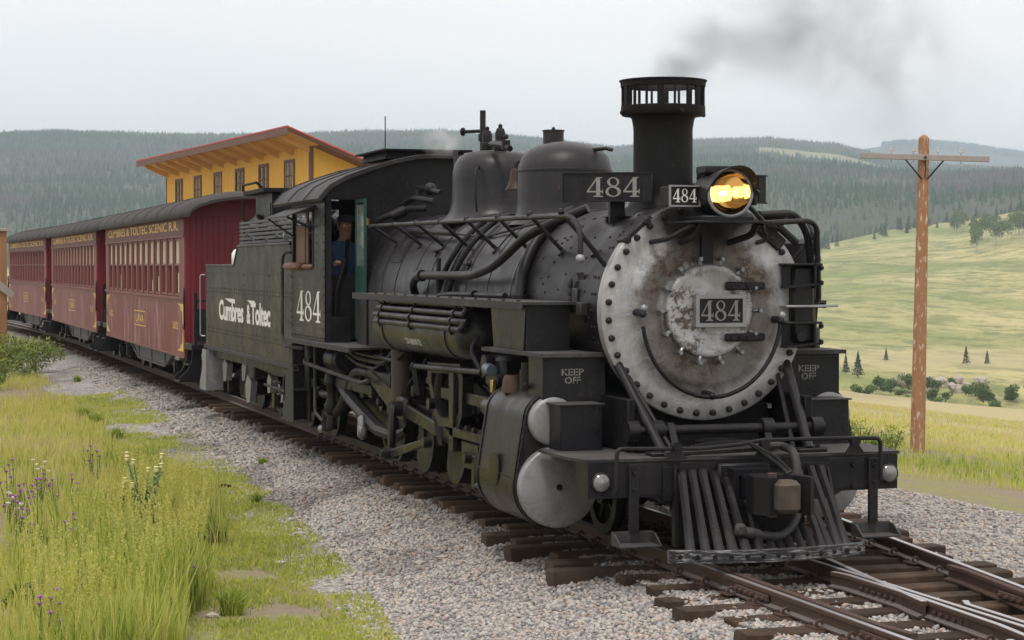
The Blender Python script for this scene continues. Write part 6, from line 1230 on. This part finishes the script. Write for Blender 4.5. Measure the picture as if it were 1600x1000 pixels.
def ellip(cx, cy, cz, rx, ry, rz, lob=6, seed=0):
    rg = np.random.default_rng(seed); cs = [(cx + rx*.6*rg.uniform(-1,1), cy + ry*.6*rg.uniform(-1,1), cz + rz*.55*rg.uniform(-1,1), rg.uniform(.35,.6)) for _ in range(lob)]
    def fn(n):
        k = rg.integers(0, lob, n); q_ = rg.normal(0, 1, (n, 3)); q_ /= np.linalg.norm(q_, axis=1)[:, None]; q_ *= rg.uniform(.55, 1.05, n)[:, None]
        c_ = np.array(cs)[k]; return c_[:, :3] + q_*np.array([rx, ry, rz])*c_[:, 3:4]
    return fn
def conifer_src(seed):
    rg = np.random.default_rng(seed)
    def fn(n):
        t = rg.random(n)**.75; h = 1 - t*.92; lay = np.floor(h*11)/11; r_ = (1-h)*.26*(1 - .35*((h*11) % 1))*rg.uniform(.5, 1.1, n); a_ = rg.random(n)*6.28; wob = 1 + .2*np.sin(a_*3 + seed)
        return np.stack([r_*wob*np.cos(a_), r_*wob*np.sin(a_), h], -1)
    return fn
def conifer(x, y, h, src, label, group):
    t = empty('conifer_tree', (x, y, float(terrain(x, y)) - .1), random.random()*6); tag(t, label, 'tree', group)
    for o in src:
        c_ = inst(o, o.name.split('.')[0], t); c_.scale = (h*random.uniform(.9, 1.15), h, h)
    return t
csrc = []
for i in range(3):
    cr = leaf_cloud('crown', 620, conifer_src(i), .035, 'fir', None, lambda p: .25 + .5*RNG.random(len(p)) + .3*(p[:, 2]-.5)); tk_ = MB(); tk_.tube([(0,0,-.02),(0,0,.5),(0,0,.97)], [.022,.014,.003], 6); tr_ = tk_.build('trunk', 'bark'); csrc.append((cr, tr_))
def at_px(pxx, r): return v2w((pxx-800)/3200*r, r)
spots = [(1385,470,3.0,'small lone fir on the tan slope left of the pole'), (1510,455,4.2,'larger of the two firs on the slope right of the pole'), (1543,455,3.2,'smaller of the two firs on the slope right of the pole'), (1322,420,4.2,'narrow fir beside the dark step box at the ravine'), (1341,410,5.2,'broad fir at the left end of the ravine shrubs')]
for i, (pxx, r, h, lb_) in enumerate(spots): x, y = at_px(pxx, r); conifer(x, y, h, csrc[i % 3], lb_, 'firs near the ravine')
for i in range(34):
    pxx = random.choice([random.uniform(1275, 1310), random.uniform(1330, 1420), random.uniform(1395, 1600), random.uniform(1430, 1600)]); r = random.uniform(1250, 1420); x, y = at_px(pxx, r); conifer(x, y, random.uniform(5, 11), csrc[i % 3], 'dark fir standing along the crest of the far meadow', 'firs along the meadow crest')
# aspens
asrc = []
for i in range(3):
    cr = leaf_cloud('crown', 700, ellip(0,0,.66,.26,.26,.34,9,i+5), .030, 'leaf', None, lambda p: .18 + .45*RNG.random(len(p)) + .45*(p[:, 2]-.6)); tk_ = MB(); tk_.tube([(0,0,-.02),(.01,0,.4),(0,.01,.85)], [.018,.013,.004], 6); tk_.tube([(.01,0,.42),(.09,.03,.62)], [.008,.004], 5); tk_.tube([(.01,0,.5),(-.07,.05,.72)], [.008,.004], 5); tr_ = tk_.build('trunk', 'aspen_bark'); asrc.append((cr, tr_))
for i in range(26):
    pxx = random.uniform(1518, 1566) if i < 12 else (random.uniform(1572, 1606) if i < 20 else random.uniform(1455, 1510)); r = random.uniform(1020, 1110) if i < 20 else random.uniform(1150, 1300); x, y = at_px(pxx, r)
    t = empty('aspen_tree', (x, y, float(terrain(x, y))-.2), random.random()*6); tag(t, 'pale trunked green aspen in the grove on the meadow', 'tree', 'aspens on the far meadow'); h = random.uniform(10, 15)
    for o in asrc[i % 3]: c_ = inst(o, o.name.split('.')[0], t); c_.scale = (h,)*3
for s_ in csrc + asrc:
    for o in s_: bpy.data.objects.remove(o)
# rock outcrop and ravine shrubs
simple('pale_rock', (.40,.34,.29), .9, 0, .35, 3, .4)
oc = empty('rock_outcrop', (*at_px(1480, 400), -20)); tag(oc, 'broken pale rock outcrop among shrubs at the foot of the meadow', 'rocks')
for i in range(64):
    pxx = random.gauss(1478, 34) if i < 50 else random.uniform(1345, 1420); r = random.uniform(388, 412); x, y = at_px(pxx, r); z = 2.42 - (random.uniform(592, 640) - 415)*r/3200
    o_ = bmesh.new(); bmesh.ops.create_icosphere(o_, subdivisions=1, radius=1); me = bpy.data.meshes.new('rock')
    for v_ in o_.verts: v_.co = Vector((v_.co.x*random.uniform(.7,1.3), v_.co.y*random.uniform(.7,1.3), v_.co.z*random.uniform(.6,1.2)))
    o_.to_mesh(me); o_.free(); me.materials.append(MAT['pale_rock']); ob = bpy.data.objects.new('rock', me); COL.objects.link(ob); ob.parent = oc; s_ = random.uniform(.6, 1.6); ob.scale = (s_*1.2, s_, s_); ob.location = (x - oc.location.x, y - oc.location.y, z + 20)
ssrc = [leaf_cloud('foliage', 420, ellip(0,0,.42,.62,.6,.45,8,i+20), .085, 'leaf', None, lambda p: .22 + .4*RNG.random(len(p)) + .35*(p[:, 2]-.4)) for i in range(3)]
stsrc = MB(); 
for k in range(5): stsrc.tube([(0,0,-.1),(random.uniform(-.35,.35),random.uniform(-.35,.35),.6)], [.03,.01], 5)
sts = stsrc.build('stems', 'bark')
for i in range(90):
    pxx = random.uniform(1335, 1445) if i < 34 else (random.uniform(1440, 1545) if i < 50 else random.uniform(1525, 1625)); r = random.uniform(365, 415); yy = random.uniform(594, 636) + (16 if pxx > 1540 else 0); x, y = at_px(pxx, r); z = 2.42 - (yy-415)*r/3200 - .5
    s_ = random.uniform(1.5, 3.0); t = empty('ravine_shrub', (x, y, z), random.random()*6); tag(t, 'green shrub growing in the ravine among the rocks', 'shrub', 'shrubs along the ravine')
    for o in (ssrc[i % 3], sts): c_ = inst(o, o.name.split('.')[0], t); c_.scale = (s_,)*3
for o in ssrc + [sts]: bpy.data.objects.remove(o)

# ------------------------------------------------------------------ grass and weeds
m = MatB('grass_mat', .75, 0, .2)
gcol = m.ramp(m.attr('c'), [(0, (.05,.10,.018)), (.3, (.20,.29,.05)), (.55, (.46,.51,.10)), (.75, (.64,.60,.17)), (1, (.62,.52,.28))]); m.color(gcol)
tl_ = m.N.new('ShaderNodeBsdfTranslucent'); m.L.new(gcol, tl_.inputs[0]); ms_ = m.N.new('ShaderNodeMixShader'); ms_.inputs[0].default_value = .45; m.L.new(m.b.outputs[0], ms_.inputs[1]); m.L.new(tl_.outputs[0], ms_.inputs[2]); m.L.new(ms_.outputs[0], m.N['Material Output'].inputs[0])
def blades(name, x, y, z, h, w_, c, lean=.35):
    n = len(x); a = RNG.random(n)*6.28; dx, dy = np.cos(a), np.sin(a); la = RNG.random(n)*6.28; ll = lean*h*RNG.random(n)
    def P(t, side, wk): return np.stack([x + np.cos(la)*ll*t*t + dx*w_*wk*side, y + np.sin(la)*ll*t*t + dy*w_*wk*side, z + h*t*(1-.15*t*ll/np.maximum(h, .01))], -1)
    v = np.stack([P(0,-1,.8), P(0,1,.8), P(.5,-1,1), P(.5,1,1), P(1,0,0)], 1).reshape(-1, 3); o = (np.arange(n)*5)[:, None]
    f = np.concatenate([o+[0,1,3], o+[0,3,2], o+[2,3,4]], 1).reshape(-1, 3)
    return npmesh(name, v, f, 'grass_mat', attrs={'c': np.repeat(np.clip(c, 0, 1), 5)})
def tall_edge(y): return np.interp(y, [-3, 0, 2.5, 5, 8, 12, 25, 40], [-5.3, -4.75, -4.05, -3.45, -3.0, -2.95, -2.9, -2.7])
def field(n, y0, y1, pw): 
    y = y0 + (y1-y0)*RNG.random(n)**pw; x = tall_edge(y) + .5*(fbm(y*.9, y*.3, 7)-.5) - np.abs(RNG.normal(0, 1, n))**1.0*(1.2 + .05*np.maximum(0, y)); return x, y
x, y = field(60000, -2.5, 16, 1.3); pat = fbm(x*.8, y*.8, 101); k = RNG.random(len(x)) < .10 + 2.2*(pat-.30); x, y, pat = x[k], y[k], pat[k]
hh = RNG.uniform(.08, .40, len(x))*(.3+1.5*sstep(.25,.7,fbm(x*.8, y*.8, 103)))*(1-.35*sstep(6, 15, y)); g1 = blades('tall_grass', x, y, terrain(x, y)-.01, hh, RNG.uniform(.004, .009, len(x)), .16 + .85*fbm(x*.45+4, y*.45, 105) + RNG.normal(0, .15, len(x)) + .1*sstep(4, 12, y)); tag(g1, 'tall mixed green and straw grass in the left foreground', 'grass', kind='stuff')
x, y = field(34000, 12, 48, 1.1); k = RNG.random(len(x)) < sstep(.34, .56, fbm(x*.5, y*.22, 109)); x, y = x[k], y[k]; g1 = blades('far_grass', x, y, terrain(x, y)-.01, RNG.uniform(.05, .24, len(x)), RNG.uniform(.006, .012, len(x)), .52 + .5*fbm(x*.4+4, y*.4, 107) + RNG.normal(0, .12, len(x))); tag(g1, 'yellowing grass along the left side of the line', 'grass', kind='stuff')
# short creeping turf between grass and gravel
n = 80000; y = -2.5 + 32*RNG.random(n)**1.5; te = tall_edge(y); ge = grass_edge(y); x = te - .6 + (ge + .02 - te + .6)*RNG.random(n); pat = fbm(x*1.1+9, y*.9, 111); k = RNG.random(n) < sstep(.42, .60, pat + .14*sstep(-.1, .9, (ge-x)) - .25*sstep(0, .3, x-ge)); x, y = x[k], y[k]
zz = np.maximum(terrain(x, y), np.where(x > -3.8, bed_z(x, y), -9)); g1 = blades('short_turf', x, y, zz-.005, RNG.uniform(.02, .075, len(x)), RNG.uniform(.004, .009, len(x)), .42 + .35*fbm(x, y, 113) + RNG.normal(0, .08, len(x)), .8); tag(g1, 'short bright green turf creeping over the gravel edge', 'grass', kind='stuff')
# right verge
n = 30000; x = RNG.uniform(5.3, 17, n); y = RNG.uniform(-1, 30, n); k = (w2v(x, y)[1] < 45) & (RNG.random(n) < sstep(.40, .60, fbm(x*.45, y*.45, 121) + .10*sstep(7, 9, x))); x, y = x[k], y[k]
g1 = blades('verge_grass', x, y, terrain(x, y)-.02, RNG.uniform(.05, .26, len(x))*(.25+.75*sstep(6.0, 8.5, x)), RNG.uniform(.005, .011, len(x)), .40 + .55*fbm(x*.3, y*.3, 123) + RNG.normal(0, .12, len(x))); tag(g1, 'green and straw grass around the foot of the telegraph pole', 'grass', kind='stuff')
n = 15000; r = RNG.uniform(42, 118, n); q = RNG.uniform(.14, .27, n); x, y = v2w(q*r, r); g1 = blades('knoll_grass', x, y, terrain(x, y)-.02, RNG.uniform(.06, .2, n), RNG.uniform(.010, .022, n), .50 + .75*fbm(x*.2, y*.2, 125) + RNG.normal(0, .14, n)); tag(g1, 'dry straw coloured grass on the knoll beyond the pole', 'grass', kind='stuff')
# yellow-green seed plumes in the left foreground
def plumes(name, x, y, h, label):
    V_ = []; C_ = []
    z = terrain(x, y); n = len(x); la = RNG.random(n)*6.28; ll = RNG.uniform(0, .22, n)*h; K = 64
    t = np.where(RNG.random((n, K)) < .8, RNG.uniform(.55, 1, (n, K)), RNG.uniform(.1, .55, (n, K))); rr = (.004 + .030*(1.06-t))*RNG.random((n, K))**.5*h[:, None]/.5; a = RNG.random((n, K))*6.28
    P = np.stack([x[:, None] + np.cos(la)[:, None]*ll[:, None]*t*t + rr*np.cos(a), y[:, None] + np.sin(la)[:, None]*ll[:, None]*t*t + rr*np.sin(a), z[:, None] + h[:, None]*t], -1).reshape(-1, 3); m_ = len(P)
    d = RNG.normal(0, 1, (m_, 3)) + [0,0,1.2]; d /= np.linalg.norm(d, axis=1)[:, None]; e = np.cross(d, RNG.normal(0, 1, (m_, 3))); e /= np.linalg.norm(e, axis=1)[:, None]; s_ = RNG.uniform(.007, .015, m_)[:, None]
    v = np.stack([P-d*s_, P+e*s_*.45, P+d*s_, P-e*s_*.45], 1).reshape(-1, 3); c = .55 + .20*t.ravel() + RNG.normal(0, .06, m_)
    o = npmesh(name, v, np.arange(4*m_).reshape(-1, 4), 'grass_mat', attrs={'c': np.repeat(np.clip(c, 0, 1), 4)}); return o
n = 1100; cx = RNG.normal(0, 1, n); y = RNG.uniform(-.5, 11, n); x = tall_edge(y) - .15 - np.abs(cx)*.85; k = fbm(x*1.1, y*.9, 131) > .45; x, y = x[k], y[k]
o = plumes('seed_plumes', x, y, RNG.uniform(.40, .78, len(x))*(.75+.5*fbm(x, y, 133)), ''); tag(o, 'yellow green feathery seed plumes standing in the left foreground grass', 'weeds', kind='stuff')
n = 2600; y = -1.5 + 14*RNG.random(n)**1.2; x = tall_edge(y) - np.abs(RNG.normal(0, 1, n))*1.1; k = fbm(x*1.6+2, y*1.6, 141) > .46; x, y = x[k], y[k]
o = blades('straw_stems', x, y, terrain(x, y), RNG.uniform(.25, .58, len(x)), np.full(len(x), .0028), RNG.uniform(.8, 1, len(x)), .6); tag(o, 'thin pale straw stems among the green foreground grass', 'grass', kind='stuff')
# purple flowers
simple('purple_petal', (.30,.10,.38), .7, 0, .25, 20); simple('white_petal', (.75,.74,.68), .7, 0, .1, 20); simple('yellow_petal', (.68,.62,.28), .7, 0, .2, 20); simple('thistle_green', (.20,.27,.09), .8, 0, .25, 12); simple('stem_green', (.10,.15,.04), .8, 0, .25, 12)
def leafblade(mb, p, a, L_, w_, droop=.3):
    d = V(math.cos(a), math.sin(a), .6).normalized(); s_ = V(-math.sin(a), math.cos(a), 0); p = Vector(p); q_ = p + d*L_*.5; r_ = p + d*L_ - V(0,0,droop*L_)
    mb.add([p - s_*w_*.3, p + s_*w_*.3, q_ + s_*w_, q_ - s_*w_, r_], [(0,1,2,3), (3,2,4)])
def flower(x, y, h, kind, label, group):
    t = empty('wildflower', (x, y, float(terrain(x, y)))); tag(t, label, 'wildflower', group); st = MB()
    for s_ in range(3):
        a = random.random()*6.28; top = V(.10*h*math.cos(a)*s_, .10*h*math.sin(a)*s_, h*(1-.14*s_)); st.tube([(0,0,0), top*.5 + V(.01,0,0), top], [.006,.005,.003], 5)
        for k in range(5): p = top*(.2+.14*k); leafblade(st, p, random.random()*6.28, .07, .012)
        fb = MB()
        for k in range(9): aa = 6.28*k/9; d = V(math.cos(aa), math.sin(aa), random.uniform(.4,1.1)).normalized(); e = V(-math.sin(aa), math.cos(aa), 0)*.007; fb.add([top - e*.5, top + d*.034 - e*1.6, top + d*.036 + e*1.6], [(0,1,2)])
        fb.ball(tuple(top), .009, 6); fb.build('blossom', kind, t, 0)
    st.build('stem', 'stem_green', t, 0)
for i, (pxx, pyy) in enumerate(((62,740),(80,752),(35,765),(22,790),(112,800),(18,720),(40,812),(100,835),(60,960),(85,955),(150,700),(285,865),(110,735),(8,745),(92,995),(140,690),(70,745),(55,752),(48,770),(28,770),(75,765),(15,772),(66,735),(230,770),(300,890))):
    r = 3200*2.75/(pyy+45-415); x, y = at_px(pxx, r); flower(x, y, random.uniform(.36, .5), 'purple_petal', 'purple wildflower in the tall grass at lower left', 'purple wildflowers')
for i, (pxx, pyy) in enumerate(((12,770),(30,785),(50,715),(68,722),(180,905),(120,905))):
    r = 3200*2.75/(pyy+40-415); x, y = at_px(pxx, r); flower(x, y, random.uniform(.34, .46), 'white_petal', 'small white wildflower in the tall grass at lower left', 'white wildflowers')
for i, (pxx, pyy, rx, h) in enumerate(((165,930,.20,.26),(120,900,.18,.24),(60,880,.2,.28),(200,800,.18,.30),(30,960,.2,.24))):
    r = 3200*2.86/(pyy-415); x, y = at_px(pxx, r); t = empty('broadleaf_weed', (x, y, float(terrain(x, y)))); tag(t, ('dark leafy weed at the bottom of the left grass', 'dark leafy weed left of the lowest dark weed', 'dark leafy weed below the purple flowers', 'dark leafy weed under the thistle', 'dark leafy weed in the bottom left corner')[i], 'weed', 'broad-leaved weeds'); leaf_cloud('foliage', 420, ellip(0,0,h*.5,rx,rx,h*.5,6,i+60), .024, 'leaf', t, lambda p: .15 + .35*RNG.random(len(p)), .4)
# tall thistle and bright tussocks
x, y = at_px(222, 3200*2.86/(838-415)); th = empty('thistle_plant', (x, y, float(terrain(x, y)))); tag(th, 'tall branching thistle with pale heads in the left foreground', 'thistle')
st = MB(); lf = MB()
for k in range(13):
    a = random.random()*6.28; L_ = random.uniform(.55, .92); top = V(.20*math.cos(a), .20*math.sin(a), L_); st.tube([(0,0,0), (top.x*.35, top.y*.35, L_*.55), top], [.013,.010,.006], 6)
    for q_ in range(18): t = .10 + .05*q_; leafblade(lf, (top.x*t, top.y*t, L_*t), random.random()*6.28, random.uniform(.16,.28)*(1.15-t), .026, .5)
    hb = MB(); hb.ball((top.x, top.y, top.z), .022, 8, (1,1,1.2)); hb.lathe([(.008,0),(.026,.03),(.012,.04)], (top.x, top.y, top.z), 'Z', 8); hb.build('flower_head', 'yellow_petal', th)
st.build('stem', 'thistle_green', th); lfo = lf.build('leaves', 'thistle_green', th, 0); lfo['kind'] = 'stuff'
def tussock(x, y, h, n, label, group, c0=.42):
    t = empty('grass_tussock', (x, y, 0)); tag(t, label, 'grass tussock', group); bx = RNG.normal(0, h*.16, n); by = RNG.normal(0, h*.16, n); z0 = max(float(terrain(x, y)), float(bed_z(x, y)) if x > -3.8 else -9)
    o = blades('blades', bx, by, np.full(n, z0-.01), h*RNG.uniform(.5, 1, n), np.full(n, .006 + .004*h), c0 + RNG.normal(0, .1, n), .9); o.parent = t; o['kind'] = 'stuff'
for i, (pxx, pyy, h) in enumerate(((358,960,.28),(270,935,.26),(262,880,.34),(400,790,.16),(180,685,.26),(150,665,.3),(120,600,.2),(200,750,.3),(325,850,.42),(300,800,.42),(410,740,.14),(130,655,.3))):
    r = 3200*2.86/(pyy-415); x, y = at_px(pxx, r); tussock(x, y, h, int(120+420*h), 'bright green grass tussock on the left, ' + ('lowest, alone at the turf edge','low one just left of the lowest','at the foot of the tall plumes','small one on open gravel','beside the far ballast','in the middle of the grass strip','far one near the bush','below the thistle','big one right of the thistle','behind the big one by the thistle','small one nearest the ties','beside the bare soil patch')[i], 'grass tussocks')
# leafy bushes: left edge and beyond the pilot on the right
def bush(x, y, rx, h, n, label, cat='bush', group=None, size=.05, c0=.35):
    t = empty('leafy_bush', (x, y, float(terrain(x, y)))); tag(t, label, cat, group); sd_ = int(abs(x*31+y*7)) + n
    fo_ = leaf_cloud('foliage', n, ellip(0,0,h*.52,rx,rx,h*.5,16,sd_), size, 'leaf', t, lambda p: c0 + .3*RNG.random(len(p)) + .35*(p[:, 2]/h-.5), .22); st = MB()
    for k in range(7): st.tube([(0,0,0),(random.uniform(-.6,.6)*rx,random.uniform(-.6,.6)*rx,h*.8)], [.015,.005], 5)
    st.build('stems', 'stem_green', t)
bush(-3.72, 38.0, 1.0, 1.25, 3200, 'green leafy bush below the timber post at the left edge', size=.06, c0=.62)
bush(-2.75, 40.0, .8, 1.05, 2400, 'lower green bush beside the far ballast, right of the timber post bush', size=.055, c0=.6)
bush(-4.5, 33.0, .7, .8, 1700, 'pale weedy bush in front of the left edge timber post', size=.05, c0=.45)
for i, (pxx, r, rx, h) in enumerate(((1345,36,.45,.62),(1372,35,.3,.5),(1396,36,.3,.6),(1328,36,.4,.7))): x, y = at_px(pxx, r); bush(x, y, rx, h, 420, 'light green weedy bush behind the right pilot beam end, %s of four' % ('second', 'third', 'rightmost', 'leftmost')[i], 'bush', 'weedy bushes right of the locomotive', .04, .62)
# loose larger stones
simple('loose_stone', (.42,.37,.33), .9, 0, .3, 6, .3)
for i, (pxx, pyy, s_) in enumerate(((437,876,.055),(470,838,.07),(545,910,.045),(590,912,.05),(655,893,.06),(690,890,.055),(350,764,.09),(420,772,.05),(330,960,.05))):
    r = 3200*2.84/(pyy-415); x, y = at_px(pxx, r); o_ = bmesh.new(); bmesh.ops.create_icosphere(o_, subdivisions=1, radius=1); me = bpy.data.meshes.new('loose_stone')
    for v_ in o_.verts: v_.co = Vector((v_.co.x*random.uniform(.9,1.6), v_.co.y*random.uniform(.7,1.1), v_.co.z*random.uniform(.4,.7)))
    o_.to_mesh(me); o_.free(); me.materials.append(MAT['tie_wood' if i == 6 else 'loose_stone']); ob = bpy.data.objects.new('wood_scrap' if i == 6 else 'loose_stone', me); COL.objects.link(ob); ob.scale = (s_,)*3; ob.location = (x, y, (float(bed_z(x, y)) if x > -3.7 else float(terrain(x, y))) + s_*.3)
    tag(ob, 'dark scrap of wood lying at the gravel edge' if i == 6 else 'pale loose stone lying on the gravel by the grass', 'scrap' if i == 6 else 'stone', None if i == 6 else 'loose stones by the track')

# ------------------------------------------------------------------ smoke, steam and haze
def puff(name, parent, c, rad, dens, col, seed, sc=1.6):
    mb = MB(); mb.ball((0,0,0), 1, 20); m = bpy.data.materials.new(name); m.use_nodes = True; nt_ = m.node_tree; nt_.nodes.clear(); o_ = nt_.nodes.new('ShaderNodeOutputMaterial'); pv = nt_.nodes.new('ShaderNodeVolumePrincipled'); pv.inputs['Color'].default_value = (*col, 1)
    t_ = nt_.nodes.new('ShaderNodeTexCoord'); ln = nt_.nodes.new('ShaderNodeVectorMath'); ln.operation = 'LENGTH'; nt_.links.new(t_.outputs['Object'], ln.inputs[0]); mr = nt_.nodes.new('ShaderNodeMapRange'); mr.interpolation_type = 'SMOOTHSTEP'; nt_.links.new(ln.outputs['Value'], mr.inputs[0]); mr.inputs[1].default_value = 1; mr.inputs[2].default_value = .15; mr.inputs[3].default_value = 0; mr.inputs[4].default_value = 1
    g_ = nt_.nodes.new('ShaderNodeNewGeometry'); nz_ = nt_.nodes.new('ShaderNodeTexNoise'); nz_.inputs['Scale'].default_value = sc; nz_.inputs['Detail'].default_value = 4; nz_.inputs['Roughness'].default_value = .6; nz_.inputs['Distortion'].default_value = .5; nt_.links.new(g_.outputs['Position'], nz_.inputs['Vector'])
    m2 = nt_.nodes.new('ShaderNodeMapRange'); nt_.links.new(nz_.outputs[0], m2.inputs[0]); m2.inputs[1].default_value = .40; m2.inputs[2].default_value = .66
    mu = nt_.nodes.new('ShaderNodeMath'); mu.operation = 'MULTIPLY'; nt_.links.new(mr.outputs[0], mu.inputs[0]); nt_.links.new(m2.outputs[0], mu.inputs[1]); mu2 = nt_.nodes.new('ShaderNodeMath'); mu2.operation = 'MULTIPLY'; nt_.links.new(mu.outputs[0], mu2.inputs[0]); mu2.inputs[1].default_value = dens; nt_.links.new(mu2.outputs[0], pv.inputs['Density']); nt_.links.new(pv.outputs[0], o_.inputs['Volume'])
    o = mb.build('puff', m, parent); o.location = c; o.scale = rad; o['kind'] = 'stuff'; return o
sm_ = empty('coal_smoke', (0, SY, 4.1)); tag(sm_, 'thin grey coal smoke drifting right from the smoke stack', 'smoke', kind='stuff')
for i, (c, rad, dn) in enumerate((((.16,.0,.06),(.42,.40,.34),1.9), ((.50,.12,.30),(.66,.55,.46),1.15), ((1.15,.3,.45),(1.1,.8,.62),.75), ((2.1,.5,.55),(1.35,1.0,.80),.75), ((2.85,.8,.05),(1.3,1.0,.9),.45), ((1.5,.6,1.45),(1.6,1.1,.7),.9))): puff('smoke_volume', sm_, c, rad, dn, (.22,.20,.205), i, 1.7)
stw = empty('steam_wisp', (-.15, 8.9, 3.95)); tag(stw, 'small white steam wisp behind the steam dome', 'steam', kind='stuff'); puff('steam_volume', stw, (0,0,0), (.28,.5,.24), 3.2, (.95,.95,.96), 3, 4.0)
mb = MB(); mb.bx(-9500, 9500, -9500, 9500, -130, 460); mz = bpy.data.materials.new('haze_volume'); mz.use_nodes = True; mz.node_tree.nodes.clear(); oo = mz.node_tree.nodes.new('ShaderNodeOutputMaterial'); pv = mz.node_tree.nodes.new('ShaderNodeVolumePrincipled'); pv.inputs['Density'].default_value = 1.75e-4; pv.inputs['Color'].default_value = (.72,.86,1,1); pv.inputs['Anisotropy'].default_value = .2; mz.node_tree.links.new(pv.outputs[0], oo.inputs['Volume'])
hz = mb.build('haze', mz, None, 0); tag(hz, 'thin pale air haze over the valley', 'haze', kind='stuff')
